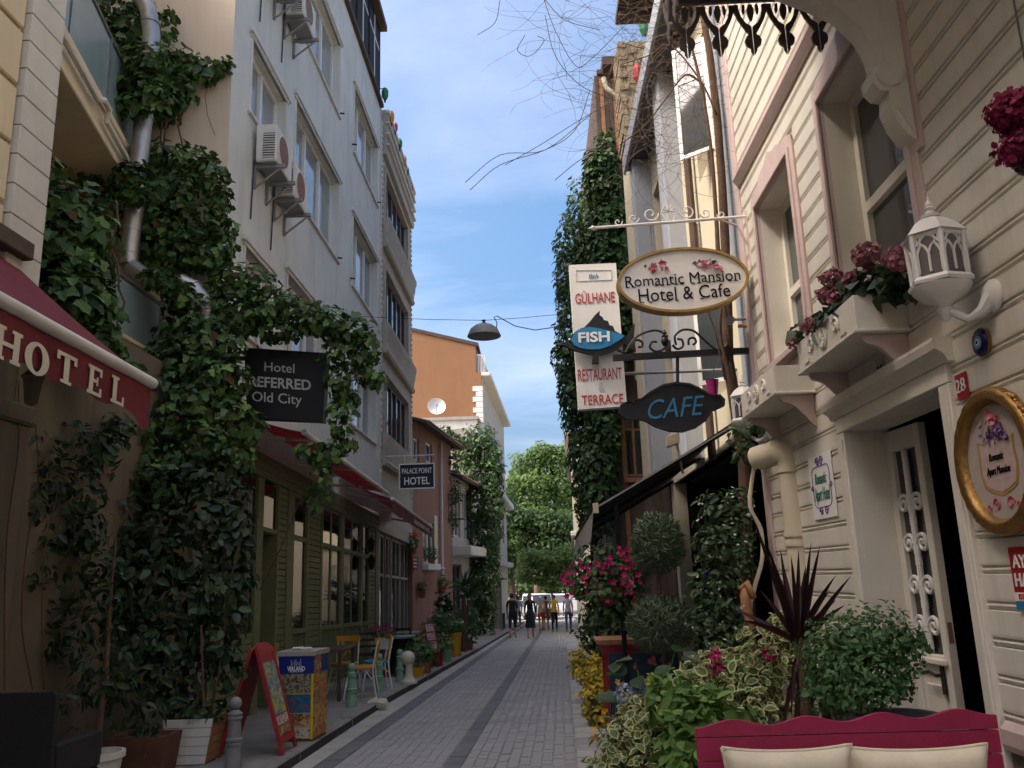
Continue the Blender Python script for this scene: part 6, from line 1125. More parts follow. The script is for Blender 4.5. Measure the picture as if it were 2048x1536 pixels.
# ================================================================== plants of the right-hand terrace
def pot(parent, c, r, h, mt, name='pot', square=False, taper=.78):
    c = V(c); m = MB()
    if square: pr = [(-1, -1), (1, -1), (1, 1), (-1, 1)]; lo = [c+V(x*r*taper, y*r*taper, 0) for x, y in pr]; hi = [c+V(x*r, y*r, h) for x, y in pr]; inn = [c+V(x*r*.88, y*r*.88, h) for x, y in pr]; sb = [c+V(x*r*.86, y*r*.86, h-.04) for x, y in pr]; m.add(lo+hi+inn+sb, [(3, 2, 1, 0)]+[(i, (i+1) % 4, 4+(i+1) % 4, 4+i) for i in range(4)]+[(4+i, 4+(i+1) % 4, 8+(i+1) % 4, 8+i) for i in range(4)]+[(8+i, 8+(i+1) % 4, 12+(i+1) % 4, 12+i) for i in range(4)])
    else: m.lathe([(r*taper*.98, 0), (r*taper, .01), (r*.95, h*.82), (r*1.06, h*.83), (r*1.06, h), (r*.92, h), (r*.90, h-.05)], c, 18)
    o = m.build(name, mt, parent, smooth=not square); MB().lathe([(r*.87, h-.06), (r*.5, h-.045), (.001, h-.04)], c, 12).build('soil', m_soil, parent); return o
def bush(name, label, cat, base, bl, size, shape, mats, near=0, dens=1.0, potspec=None, stems=4, wide=.8, group=None, fl=None, droop=.3, up=0, lift=.5, rnd=.8):
    t = thing(name, label, cat, base, group); P, N = blob_points(bl, dens, lift=lift)
    if near: a, b_, P, N = split_near(P, N, near); leaf_objects(t, a, b_, size, shape, mats, wide, droop=droop, up=up, rnd=rnd)
    leaf_mesh('foliage', P, N, size, shape, mats, t, wide=wide, kind='stuff', droop=droop, up=up, rnd=rnd)
    if stems:
        m = MB(); cs = [x[0] for x in bl]
        for k in range(stems): m.tube(wiggle(V(base)+V(random.gauss(0, .02), random.gauss(0, .02), .05), cs[k % len(cs)], 5, .03), .008, 5)
        m.build('stem', m_bark, t)
    if potspec: pot(t, base, *potspec)
    return t
yb = [(1178, 1318, 13.2, (.34, .3, .22), 620), (1162, 1335, 13.2, (.18, .2, .2), 260), (1195, 1350, 12.9, (.34, .3, .24), 560)]
bush('golden_euonymus', 'golden yellow euonymus bush, the farther of two along the road edge', 'shrub', ong(1172, 1400, 0)*V(1, 1, 1)+V(.18, .2, 0), blobs(yb), .055, SIMPLE, [l_yel], near=40, potspec=(.2, .32, m_woodd, 'planter', True), group='golden bushes at the road edge', droop=-.3)
yb = [(1205, 1352, 11.2, (.32, .3, .22), 620), (1228, 1385, 11.0, (.34, .3, .26), 680), (1192, 1400, 11.0, (.24, .24, .24), 360), (1215, 1430, 10.9, (.3, .26, .2), 460), (1240, 1360, 11.2, (.22, .22, .18), 300)]
bush('golden_euonymus', 'golden yellow euonymus bush in a dark planter, the nearer one at the road edge', 'shrub', V(.78, 11.0, zg(11)), blobs(yb), .058, SIMPLE, [l_yel], near=70, potspec=(.22, .34, m_woodd, 'planter', True), group='golden bushes at the road edge', droop=-.3)
vb = [(1245, 1490, 7.0, (.22, .25, .2), 190), (1290, 1450, 7.1, (.2, .25, .16), 160), (1225, 1530, 6.9, (.18, .2, .14), 130), (1320, 1480, 6.9, (.22, .25, .2), 170), (1300, 1530, 6.8, (.22, .22, .16), 150), (1275, 1420, 7.2, (.16, .2, .1), 90), (1340, 1520, 6.7, (.2, .2, .16), 120)]
bush('variegated_shrub', 'low cream-edged variegated shrub by the road edge below the blue hydrangea', 'shrub', V(.85, 7.0, zg(7)), blobs(vb), .082, VARI, [l_var, l_edge], near=110, potspec=(.25, .3, m_terra), group='variegated shrubs', wide=.75)
vb = [(1385, 1375, 7.0, (.2, .25, .13), 130), (1430, 1350, 7.1, (.24, .25, .14), 170), (1480, 1340, 7.1, (.22, .25, .15), 160), (1410, 1410, 6.9, (.22, .25, .16), 160), (1470, 1395, 6.9, (.25, .25, .18), 190), (1530, 1370, 6.9, (.24, .25, .18), 170), (1510, 1430, 6.6, (.25, .22, .16), 150), (1550, 1310, 6.8, (.2, .2, .18), 120), (1580, 1260, 6.8, (.16, .18, .14), 80), (1540, 1270, 7.0, (.2, .2, .12), 80), (1440, 1320, 7.2, (.16, .2, .1), 80)]
bush('variegated_shrub', 'large cream-edged variegated shrub behind the crimson bench', 'shrub', V(1.5, 6.8, zg(7)), blobs(vb), .085, VARI, [l_var, l_edge], near=130, potspec=(.3, .35, m_terra), group='variegated shrubs', wide=.75)
fb2 = [(1330, 1410, 6.5, (.16, .2, .14), 80), (1390, 1440, 6.3, (.22, .22, .17), 150), (1440, 1450, 6.2, (.2, .22, .16), 130), (1370, 1490, 6.1, (.2, .22, .18), 130), (1360, 1530, 6.0, (.18, .2, .14), 100), (1420, 1500, 6.0, (.16, .2, .18), 100), (1340, 1370, 6.7, (.14, .16, .1), 50), (1410, 1400, 6.4, (.14, .16, .1), 60)]
bush('green_hydrangea', 'fresh green leafy hydrangea left of the bench', 'shrub', V(1.0, 6.2, zg(6)), blobs(fb2), .092, BROAD, [l_fresh], near=120, potspec=(.25, .3, m_terra), wide=.66, droop=.1, up=.2)
hy = thing('blue_hydrangea', 'broad-leaved hydrangea with pale blue and lime flower heads', 'plant', V(.95, 8.0, zg(8)))
m = MB()
for px, py in ((1250, 1388), (1282, 1383), (1305, 1365), (1275, 1340), (1350, 1300)): m.tube(wiggle(V(.95, 8.0, zg(8)+.1), ony(px, py, 8.0), 5, .02), .007, 5)
m.build('stem', l_fresh, hy)
for px, py, r, pm, nn in ((1250, 1389, .10, p_blue, 150), (1284, 1383, .075, p_blue, 90), (1304, 1364, .065, p_lime, 90)):
    P, N = blob_points([(ony(px, py, 7.9), (r, r, r*.85), nn)], lo=.8, hi=1.0, lift=.1); leaf_mesh('flower_head', P, N, .04, FLOWER5, [pm], hy, kind='stuff', droop=0)
P = np.array([ony(px, py, 7.95) for px, py in ((1245, 1325), (1265, 1318), (1235, 1350), (1272, 1355), (1255, 1345), (1345, 1300), (1365, 1310), (1335, 1330), (1290, 1400), (1262, 1405), (1320, 1380), (1240, 1400))]); leaf_objects(hy, P, np.tile(V(0, -.5, .8), (len(P), 1)), .19, BROAD, [l_jas], .75, droop=.25)
pot(hy, V(.95, 8.0, zg(8)), .2, .28, m_terra)
li = thing('yellow_lily', 'orange-yellow trumpet flowers between the golden bush and the hydrangea', 'flower', V(.72, 8.9, zg(9)))
P = np.array([ony(px, py, 8.9) for px, py in ((1238, 1382), (1232, 1400), (1216, 1422), (1207, 1438), (1195, 1455), (1190, 1468), (1234, 1372))]); leaf_objects(li, P, np.tile(V(-.3, -.8, .4), (len(P), 1)), .085, FLOWER5, [p_yel], 1.0, name='blossom', droop=-.3)
m = MB()
for q in P: m.tube(wiggle(V(.72, 8.9, zg(9)), q, 4, .03), .006, 4)
m.build('stem', l_fresh, li)
# cordyline
co = thing('purple_cordyline', 'dark purple spiky cordyline with drooping old blades in front of the downpipe', 'plant', V(1.72, 5.9, zg(6))); yc_ = 5.9; cb_ = ony(1598, 1285, yc_)
m = MB(); m.tube([V(cb_[0]+.01, yc_, zg(6)+.2), V(cb_[0], yc_, cb_[2]-.3), cb_+V(0, 0, .03)], [.045, .042, .03], 8); m.build('stem', m_bark, co)
def blade(parent, p, q, w_, bend, mt, name='blade'):
    p, q = V(p), V(q); n = 6; m = MB(); d = unit(q-p); sd = unit(np.cross(d, V(0, -1, .2))); L = []
    for i in range(n+1):
        t_ = i/n; c = p+(q-p)*t_+V(0, 0, bend*4*t_*(1-t_)); ww = w_*(.55+.9*t_ if t_ < .4 else 1.25*(1-t_)**.75+.02); L += [c-sd*ww/2+V(0, -.006*math.sin(t_*3), 0), c+V(0, .012*(1-t_), 0), c+sd*ww/2]
    m.add(L, [f for i in range(n) for f in ((3*i, 3*i+1, 3*i+4, 3*i+3), (3*i+1, 3*i+2, 3*i+5, 3*i+4))]); m.build(name, mt, parent, smooth='all')
tips = [(1500, 1020, 5.9), (1530, 1080, 5.8), (1560, 1095, 6.0), (1582, 1110, 5.7), (1597, 1098, 6.1), (1622, 1085, 5.9), (1640, 1090, 5.8), (1612, 1130, 6.2), (1672, 1150, 5.8), (1702, 1152, 5.9), (1672, 1200, 5.7), (1690, 1210, 6.0), (1520, 1180, 6.0), (1480, 1240, 5.8), (1460, 1215, 6.1), (1570, 1140, 6.2), (1660, 1180, 6.1), (1548, 1160, 5.7)]
for px, py, y_ in tips: blade(co, cb_+V(random.gauss(0, .012), random.gauss(0, .02), random.uniform(-.05, .02)), ony(px, py, y_), .048, .02, l_cord)
for k in range(16):
    x = random.uniform(-.10, .10); blade(co, cb_+V(x*.2, random.gauss(0, .02), -.06-.015*k), cb_+V(x*2.1, random.uniform(-.14, .04), -.42-.02*k), .042, .09, l_cord, 'old_blade')
for px, py in ((1430, 1308), (1541, 1304), (1432, 1332)):
    q = ony(px, py, 6.6); t = thing('magenta_flower_head', {1430: 'small magenta flower above the variegated shrub, left of the cordyline', 1541: 'magenta flower beside the cordyline stem', 1432: 'second small magenta flower just under the first in the variegated shrub'}[px], 'flower', q); P, N = blob_points([(q, .045 if px == 1541 else .032, 34)], lo=.6, lift=.1); leaf_mesh('petals', P, N, .035, PETAL, [p_mag], t, kind='stuff'); MB().tube(wiggle(q, q+V(.02, .1, -.25), 4, .03), .004, 4).build('stem', l_fresh, t)
# green bush in grey planter
gb = [(1660, 1300, 5.3, (.16, .2, .16), 330), (1710, 1275, 5.3, (.2, .2, .16), 430), (1760, 1280, 5.2, (.2, .2, .17), 430), (1810, 1295, 5.1, (.12, .16, .12), 250), (1690, 1340, 5.2, (.2, .2, .16), 380), (1750, 1340, 5.1, (.22, .2, .15), 400), (1650, 1350, 5.3, (.12, .16, .14), 220), (1700, 1385, 5.15, (.14, .14, .1), 200), (1665, 1400, 5.2, (.09, .12, .09), 110), (1730, 1390, 5.0, (.16, .14, .09), 220), (1640, 1390, 5.2, (.1, .12, .1), 130), (1790, 1370, 5.05, (.12, .12, .09), 150)]
t = bush('soft_green_bush', 'rounded soft green bush in a grey urn before the open door', 'shrub', V(1.98, 5.15, zg(5)), blobs(gb), .042, SIMPLE, [l_bush], near=60, dens=1.25, stems=2, wide=.55, droop=-.5)
c = V(1.98, 5.1, zg(5)); m = MB(); m.lathe([(.10, 0), (.13, .02), (.10, .05), (.07, .10), (.10, .16), (.17, .24), (.21, .42), (.235, .74), (.26, .77), (.26, .81), (.22, .81), (.2, .74)], c, 22); m.build('stone_urn', m_hdark, t, smooth=True); MB().lathe([(.2, .74), (.001, .77)], c, 14).build('soil', m_soil, t)
# topiary
tp = thing('two_ball_topiary', 'grey-green conifer clipped into two balls, one above the other', 'topiary', V(1.33, 9.0, zg(9)))
for px, py, rx_, rz_, n_, nm in ((1315, 1088, .26, .31, 3600, 'upper_ball'), (1322, 1250, .34, .27, 3800, 'lower_ball')):
    P, N = blob_points([(ony(px, py, 9.0), (rx_, rx_, rz_), n_)], lo=.55, hi=1.03, lift=.2, lump=.25); leaf_mesh(nm, P, N, .062, NEEDLE, [l_topi], tp, wide=.26, kind='stuff', droop=-.4, rnd=.6, out_=.9)
q = ony(1318, 1170, 9.0); m = MB(); m.tube([V(q[0], 9, zg(9)+.3), q, ony(1316, 1100, 9.0)], .025, 7); m.build('trunk', m_bark, tp); pot(tp, V(q[0], 9.0, zg(9)), .2, .34, m_terra)
# petunias
pe = thing('magenta_petunia_basket', 'big ball of magenta petunias hanging under the charcoal awning', 'flowers', ony(1212, 1170, 9.4)); pb = [(1180, 1130, 9.4, (.2, .2, .18), 260), (1225, 1130, 9.4, (.22, .2, .2), 300), (1260, 1160, 9.4, (.18, .2, .2), 240), (1200, 1175, 9.3, (.26, .22, .2), 330), (1165, 1165, 9.4, (.14, .18, .2), 170), (1240, 1200, 9.4, (.2, .2, .16), 230), (1205, 1215, 9.4, (.2, .2, .14), 200)]
P, N = blob_points(blobs(pb)); leaf_mesh('foliage', P, N, .06, SIMPLE, [l_ivy], pe, kind='stuff')
fl_ = np.array([ony(px, py, 9.12+random.uniform(-.06, .06)) for px, py in ((1235, 1100), (1243, 1097), (1225, 1110), (1205, 1123), (1213, 1130), (1220, 1118), (1198, 1133), (1172, 1140), (1165, 1148), (1168, 1165), (1190, 1162), (1157, 1115), (1155, 1125), (1136, 1140), (1132, 1160), (1134, 1170), (1248, 1113), (1247, 1130), (1256, 1125), (1240, 1150), (1250, 1145), (1278, 1133), (1270, 1155), (1275, 1165), (1290, 1150), (1268, 1170), (1233, 1170), (1246, 1173), (1255, 1180), (1243, 1188), (1228, 1188), (1206, 1200), (1222, 1202), (1182, 1185), (1168, 1185), (1265, 1197), (1145, 1180), (1138, 1188), (1210, 1145), (1147, 1130), (1230, 1128), (1262, 1140), (1188, 1120), (1176, 1128), (1150, 1150), (1160, 1140), (1215, 1160), (1200, 1150), (1236, 1140), (1266, 1120), (1284, 1142), (1282, 1160), (1258, 1165), (1224, 1150), (1195, 1175), (1214, 1180), (1178, 1170), (1150, 1165), (1142, 1150), (1236, 1110), (1252, 1105))])
leaf_objects(pe, fl_, np.tile(V(0, -1, .3), (len(fl_), 1)), .072, FLOWER5, [p_mag], 1.0, name='blossom', droop=.2, out_=0)
m = MB(); q = ony(1215, 1175, 9.4); m.lathe([(.06, -.22), (.14, -.16), (.17, -.02), (.175, 0), (.16, 0)], q, 14); m.build('basket', m_terra, pe); MB().tube([q+V(0, 0, .1), V(q[0]+.05, 9.5, A1[2]+.05)], .006, 4).build('hanger', m_black, pe)
bush('shaded_terrace_shrub', 'dark shaded shrub on the ground under the magenta petunias', 'shrub', V(1.05, 11.9, zg(12)), blobs([(1195, 1235, 12.0, (.3, .3, .25), 260), (1230, 1250, 12.0, (.3, .3, .25), 240), (1180, 1265, 12.2, (.2, .25, .2), 160), (1215, 1285, 11.8, (.3, .25, .2), 200)]), .075, SIMPLE, [l_jas], potspec=(.2, .3, m_terra))
# jasmine
jl = [(1440, 1020, 8.4, (.2, .2, .2), 200), (1470, 1060, 8.4, (.2, .2, .2), 200), (1430, 1090, 8.3, (.2, .2, .2), 200), (1480, 1120, 8.3, (.16, .2, .2), 160), (1440, 1150, 8.3, (.18, .2, .2), 180), (1410, 1180, 8.2, (.16, .18, .2), 140), (1460, 1210, 8.2, (.18, .2, .22), 170), (1420, 1240, 8.1, (.2, .2, .18), 170), (1470, 1270, 8.1, (.16, .18, .18), 140), (1430, 1290, 8.0, (.18, .18, .14), 120), (1480, 1010, 8.5, (.14, .16, .18), 110), (1500, 905, 8.2, (.14, .14, .1), 70), (1480, 870, 8.2, (.12, .12, .1), 50), (1515, 850, 8.1, (.1, .1, .06), 28)]
t = bush('star_jasmine', 'dark glossy jasmine climber with tiny white stars below the lantern', 'climber', V(1.75, 8.2, zg(8)), blobs(jl), .072, BROAD, [l_jas], near=70, stems=5, wide=.5)
P, N = blob_points(blobs(jl), .12, lo=.95, hi=1.1); leaf_mesh('blossoms', P, N, .036, STAR, [p_white], t, wide=1, kind='stuff', droop=0)
# ------------------------------------------------------------------ window-box geraniums and hanging basket
def wboxplant(label, heads, leaves, grp):
    t = thing('pink_geranium', label, 'flowers', onx(*heads[0][:2], 2.1), grp); hs = [(onx(px, py, xx), r) for px, py, r, xx in heads]
    for q, r in hs:
        P, N = blob_points([(q, (r, r, r*.92), int(240*(r/.07)**2))], lo=.72, hi=1.02, lift=.05); leaf_mesh('flower_head', P, N, .03, PETAL, [p_rose], t, wide=1.1, kind='stuff', droop=0, rnd=1)
    m = MB()
    for q, r in hs: m.tube(wiggle(q, V(2.12, q[1]+.05, 3.05), 4, .03), .006, 5)
    m.build('stem', l_deep, t); P = np.array([onx(px, py, xx) for px, py, xx in leaves]); leaf_objects(t, P, np.tile(V(-.6, -.3, .7), (len(P), 1)), .13, BROAD, [l_deep], .95, droop=.2)
    P, N = blob_points([(onx(px, py, xx), (.08, .12, .06), 30) for px, py, xx in leaves]); leaf_mesh('foliage', P, N, .085, SIMPLE, [l_deep], t, wide=.9, kind='stuff')
wboxplant('dusky pink geraniums spilling from the near window box under the lantern', [(1735, 512, .075, 2.05), (1795, 516, .062, 2.08), (1664, 556, .062, 2.03), (1708, 560, .055, 2.06), (1652, 590, .05, 2.0), (1676, 590, .05, 2.02), (1625, 652, .062, 2.0), (1590, 684, .048, 2.0)], [(1760, 550, 2.1), (1790, 560, 2.12), (1725, 580, 2.08), (1700, 600, 2.06), (1690, 620, 2.05), (1665, 635, 2.03), (1650, 650, 2.03), (1775, 575, 2.14), (1740, 590, 2.1), (1610, 660, 2.02), (1810, 572, 2.14), (1715, 560, 2.1)], 'geraniums in the window boxes')
hb = thing('crimson_hanging_basket', 'deep crimson flower clusters of a hanging basket at the upper right edge', 'flowers', ony(2040, 260, 3.0))
for px, py, r in ((2022, 225, .075), (2045, 215, .08), (2035, 300, .065), (2060, 290, .07), (2075, 240, .1), (2010, 240, .04)):
    P, N = blob_points([(ony(px, py, 3.0), r, int(520*(r/.08)**2))], lo=.7, hi=1.02, lift=.05); leaf_mesh('flower_cluster', P, N, .022, PETAL, [p_wine], hb, wide=1.1, kind='stuff', droop=0, rnd=1)
m = MB(); q = ony(2080, 280, 3.0); m.lathe([(.05, -.14), (.1, -.1), (.13, 0), (.11, 0)], q, 12); m.build('basket', m_black, hb); MB().tube([q, V(q[0], q[1], 5.53)], .005, 4).build('hanger', m_black, hb)
# ------------------------------------------------------------------ old vine with bare twigs
ov = thing('old_bare_vine', 'thick brown twisted vine trunk with a tangle of bare twigs at the house corner', 'vine', ong(1500, 1360, 0))
def P8(px, py, y_=8.75): return ony(px, py, y_)
m = MB(); m.tube([P8(1500, 1330), P8(1497, 1180), P8(1492, 1040), P8(1487, 920), P8(1472, 820), P8(1456, 720), P8(1455, 600), P8(1450, 480), P8(1444, 360), P8(1434, 230), P8(1420, 110), P8(1402, 10), P8(1395, -60)], [.07, .065, .06, .06, .062, .06, .05, .05, .045, .045, .04, .035, .03], 10); m.build('trunk', m_bark, ov, smooth='all')
for pts, r in (([(1462, 700), (1440, 560), (1432, 430), (1422, 300), (1404, 180), (1380, 80), (1360, -20)], .03), ([(1470, 800), (1444, 690), (1440, 640), (1452, 560)], .025), ([(1450, 760), (1428, 660), (1400, 600), (1330, 570), (1250, 560)], .010), ([(1403, 165), (1370, 150), (1330, 200), (1290, 250), (1240, 290)], .014), ([(1434, 230), (1400, 160), (1340, 90), (1300, 110), (1240, 130)], .012)):
    m = MB(); pp = smooth_pts([P8(a, b, 8.6) for a, b in pts], 4); m.tube(pp, [r*(1-.6*i/len(pp)) for i in range(len(pp))], 7); m.build('branch', m_bark, ov, smooth='all')
m = MB()
for k in range(280):
    s0 = (random.uniform(1270, 1460), random.uniform(-40, 330)) if k < 225 else (random.uniform(1130, 1290), random.uniform(-60, 200)); L = random.uniform(60, 260); a = random.uniform(2.2, 4.6) if random.random() < .75 else random.uniform(0, 6.28); px, py = s0; y_ = random.uniform(7.4, 9.0); pts = [ony(px, py, y_)]; da = random.gauss(0, .15)
    for i in range(7): a += da+random.gauss(0, .22); px += math.cos(a)*L/7; py -= math.sin(a)*L/7*.8; py = min(py, 520); px = max(930, px); y_ += random.gauss(0, .08); pts.append(ony(px, py, y_))
    pts = smooth_pts(pts, 3); m.tube(pts, [.0027*(1-.6*i/len(pts)) for i in range(len(pts))], 3, cap=False)
for p in ([(1180, 180), (1150, 260), (1090, 300), (1000, 330), (940, 380)], [(1230, 200), (1160, 240), (1080, 290), (1010, 330)], [(1090, 30), (1110, 110), (1160, 170), (1230, 200)], [(1050, 70), (1035, 100), (1060, 112), (1088, 82), (1075, 72)], [(1180, 230), (1090, 300), (1000, 310), (930, 365)], [(1200, 60), (1130, 40), (1090, 0)], [(1260, 40), (1180, 120), (1150, 130), (1110, 60), (1085, -10)], [(1220, 290), (1160, 320), (1110, 360)], [(1000, 0), (990, 45), (955, 70)]): m.tube(smooth_pts([P8(a, b, 8.3) for a, b in p], 5), .0042, 4, cap=False)
m.build('twigs', m_twig, ov, kind='stuff')
hs = thing('cable_conduit', 'pale ribbed conduit winding down beside the vine trunk', 'conduit', ong(1510, 1360)); m = MB(); m.tube(smooth_pts([P8(1508, 930, 8.2), P8(1500, 1010, 8.2), P8(1522, 1060, 8.2), P8(1524, 1120, 8.2), P8(1508, 1180, 8.2), P8(1500, 1250, 8.2), V(P8(1500, 1330, 8.2)[0], 8.2, zg(8.2))]), .020, 8); m.build('hose', m_hcream, hs, smooth=True)
def printmat(name, cols, scale=9, seed=0.0):            # flat colour print: photographs on a poster
    m = bpy.data.materials.new(name); m.use_nodes = True; t = m.node_tree; b = t.nodes['Principled BSDF']; b.inputs['Roughness'].default_value = .45
    c = t.nodes.new('ShaderNodeTexCoord'); n = t.nodes.new('ShaderNodeTexNoise'); n.noise_dimensions = '4D'; n.inputs['W'].default_value = seed; n.inputs['Scale'].default_value = scale; n.inputs['Detail'].default_value = 3; n.inputs['Distortion'].default_value = 1.2; t.links.new(c.outputs['Object'], n.inputs['Vector'])
    r = t.nodes.new('ShaderNodeValToRGB'); r.color_ramp.interpolation = 'CONSTANT'
    while len(r.color_ramp.elements) < len(cols): r.color_ramp.elements.new(.5)
    for i, (e, cc) in enumerate(zip(r.color_ramp.elements, cols)): e.position = .28+.44*i/len(cols) if i else 0; e.color = tuple(cc)+(1,)
    t.links.new(n.outputs['Fac'], r.inputs[0]); t.links.new(r.outputs[0], b.inputs['Base Color']); return m
pr1 = printmat('park_photo_print', [(.03, .04, .03), (.10, .12, .08), (.30, .24, .15), (.05, .06, .05), (.42, .36, .26)], 14, 1)
pr2 = printmat('boat_photo_print', [(.02, .10, .20), (.03, .16, .26), (.03, .10, .18), (.40, .05, .02)], 10, 2)
pr3 = printmat('ride_photo_print', [(.36, .05, .03), (.42, .20, .06), (.12, .05, .04), (.50, .34, .16), (.06, .09, .12)], 14, 3)
pr4 = printmat('show_photo_print', [(.10, .05, .03), (.42, .30, .18), (.55, .50, .42), (.22, .10, .05)], 16, 4)
pr5 = printmat('side_collage_print', [(.05, .05, .06), (.34, .06, .03), (.46, .26, .03), (.10, .09, .08), (.38, .22, .09), (.24, .04, .03)], 9, 5)
pr6 = printmat('menu_collage_print', [(.50, .36, .03), (.02, .14, .34), (.48, .42, .04), (.03, .22, .40), (.30, .05, .03)], 11, 6)
pr7 = printmat('menu_card_print', [(.60, .58, .54), (.45, .05, .05), (.62, .60, .56), (.10, .09, .09), (.60, .58, .55)], 22, 7)
m_royal = mat('royal_blue_panel', (.010, .028, .20), .45, .08, 5, 0); m_ylw = mat('yellow_edge', (.60, .46, .02), .5, .06, 5, 0)
def pav(px, py): return ong(px, py, KH)
# ------------------------------------------------------------------ brochure stand
st = thing('brochure_stand', 'tall brochure stand with a blue header, photo panels and yellow edge', 'stand', pav(600, 1480)); c0 = pav(625, 1482); zb_ = c0[2]; Fs = Frame(V(c0[0], c0[1], 0), (-1, .10, 0), (-.10, -1, 0)); W_, Dp = .40, .42; zt_ = ony(600, 1312, c0[1])[2]; Fs2 = Frame(V(c0[0], c0[1], 0), (.10, 1, 0), (1, -.1, 0))
m = MB(); m.add([Fs.p(0, 0, zb_), Fs.p(W_, 0, zb_), Fs.p(W_, 0, zt_), Fs.p(0, 0, zt_), Fs2.p(Dp, 0, zb_), Fs2.p(Dp, 0, zb_)+Fs.ex*W_, Fs2.p(Dp, 0, zt_)+Fs.ex*W_, Fs2.p(Dp, 0, zt_)], [(0, 1, 2, 3), (5, 4, 7, 6), (0, 3, 7, 4), (1, 5, 6, 2), (0, 4, 5, 1), (3, 2, 6, 7)]); m.build('carcass', m_woodd, st)
H_ = zt_-zb_
def pan(fr, s0, s1, f0, f1, mt, nm='print_panel', n1=.006): return MB().fbox(fr, s0, s1, .001, n1, zb_+H_*f0, zb_+H_*f1).build(nm, mt, st)
pan(Fs, 0, W_, .79, 1.0, m_royal, 'header_panel'); pan(Fs, .03, W_-.01, .55, .785, pr1); pan(Fs, .03, W_-.01, .32, .54, pr2); pan(Fs, .03, W_-.01, .175, .315, pr3); pan(Fs, .03, W_-.01, .03, .17, pr4); pan(Fs, 0, .025, .02, .785, m_ylw, 'yellow_edge', .009); pan(Fs2, .004, Dp*.5, .79, 1.0, pr3); pan(Fs2, Dp*.52, Dp-.004, .79, 1.0, m_royal, 'header_panel'); pan(Fs2, .004, Dp-.004, .42, .785, pr5); pan(Fs2, .004, Dp-.004, .03, .415, printmat('side_poster_print', [(.46, .30, .04), (.30, .06, .03), (.42, .22, .05), (.50, .36, .08), (.20, .10, .06)], 8, 8))
for f in (.545, .318, .172): MB().fbox(Fs, .0, W_, .006, .012, zb_+H_*f, zb_+H_*(f+.008)).build('divider', m_ylw, st)
letter(st, 'VIALAND', .07, Fs.p(W_/2, .007, zb_+H_*.845), -Fs.ex, UZ, m_white2, bold=.02, width=.20); MB().fbox(Fs, W_/2-.075, W_/2+.075, .006, .008, zb_+H_*.808, zb_+H_*.816).build('fine_print', m_greyletter, st)
m = MB()
for k in range(7): x = W_/2+(k-3)*.018; h = .035+.02*math.cos(k*1.9); m.tube([Fs.p(x, .008, zb_+H_*.90-h*.5), Fs.p(x+.006, .008, zb_+H_*.90+h)], .0022, 4)
m.build('fountain_emblem', m_white2, st)
m = MB(); m.add([V(p)+o for o in (V(0, 0, 0), V(0, 0, .05)) for p in (Fs.p(-.02, .02, zt_), Fs.p(W_+.02, .02, zt_), Fs2.p(Dp+.02, .0, zt_)+Fs.ex*(W_+.02), Fs2.p(Dp+.02, .02, zt_))], [(3, 2, 1, 0), (4, 5, 6, 7), (0, 1, 5, 4), (1, 2, 6, 5), (2, 3, 7, 6), (3, 0, 4, 7)]); m.build('counter_top', m_stone, st)
for k, (s_, n_) in enumerate(((.14, -.12), (.26, -.2))):
    q = Fs.p(s_, n_, zt_+.052+.001); t = thing('brochure_pile', ('pile of pale brochures with red print on the stand top', 'fanned pile of dark brochures on the stand top')[k], 'brochures', q)
    for j in range(4): MB().fbox(Frame(q+V(0, 0, .006*j), (1, .1*j, 0), (.1*j, -1, 0)), -.06, .06, -.08, .08, 0, .005).build('brochure', (m_white2, pr7, pr4, m_white2)[(j+k) % 4], t)
# ------------------------------------------------------------------ red A-board
ab = thing('red_a_board', 'red wooden A-board with yellow and blue pictures leaning open by the kerb', 'sign', pav(575, 1500)); yb0, yb1 = 8.72, 9.22; xb = -2.58; za = zg(9)+KH; ht = 1.0
for sg, nm in ((1, 'street_leaf'), (-1, 'house_leaf')):
    o = V(xb-.30+sg*.30, yb0, za); up = unit(V(-sg*.29, 0, ht)); Lh = math.hypot(.29, ht); nn = unit(np.cross(UY, up))*1.0; nn = nn if nn[0]*sg > 0 else -nn; Wd = yb1-yb0
    m = MB(); m.prism([(0, .10), (Wd, .10), (Wd, Lh), (Wd/2+.12, Lh+.05), (Wd/2-.12, Lh+.05), (0, Lh)], o, UY, up, nn, .02)
    for e in (0, Wd-.05): m.prism([(e, 0), (e+.05, 0), (e+.05, .1), (e, .1)], o, UY, up, nn, .03)
    m.ring([(0, .1), (Wd, .1), (Wd, Lh), (0, Lh)], [(.05, .16), (Wd-.05, .16), (Wd-.05, Lh-.06), (.05, Lh-.06)], o+nn*.02, UY, up, nn, .012); lf = m.build(nm, m_redboard, ab)
    if sg > 0:
        for z0, z1, mt in ((.36, .86, pr6), (.26, .345, pr7), (.165, .25, pr3), (.88, .985, m_redboard)): m = MB(); m.prism([(.06, z0*Lh), (Wd-.06, z0*Lh), (Wd-.06, z1*Lh), (.06, z1*Lh)], o+nn*.021, UY, up, nn, .004); m.build('print_panel', mt, lf)
        letter(lf, 'BALIK', .07, o+nn*.026+UY*Wd/2+up*.30*Lh, UY, up, m_redletter, bold=.02) if False else None
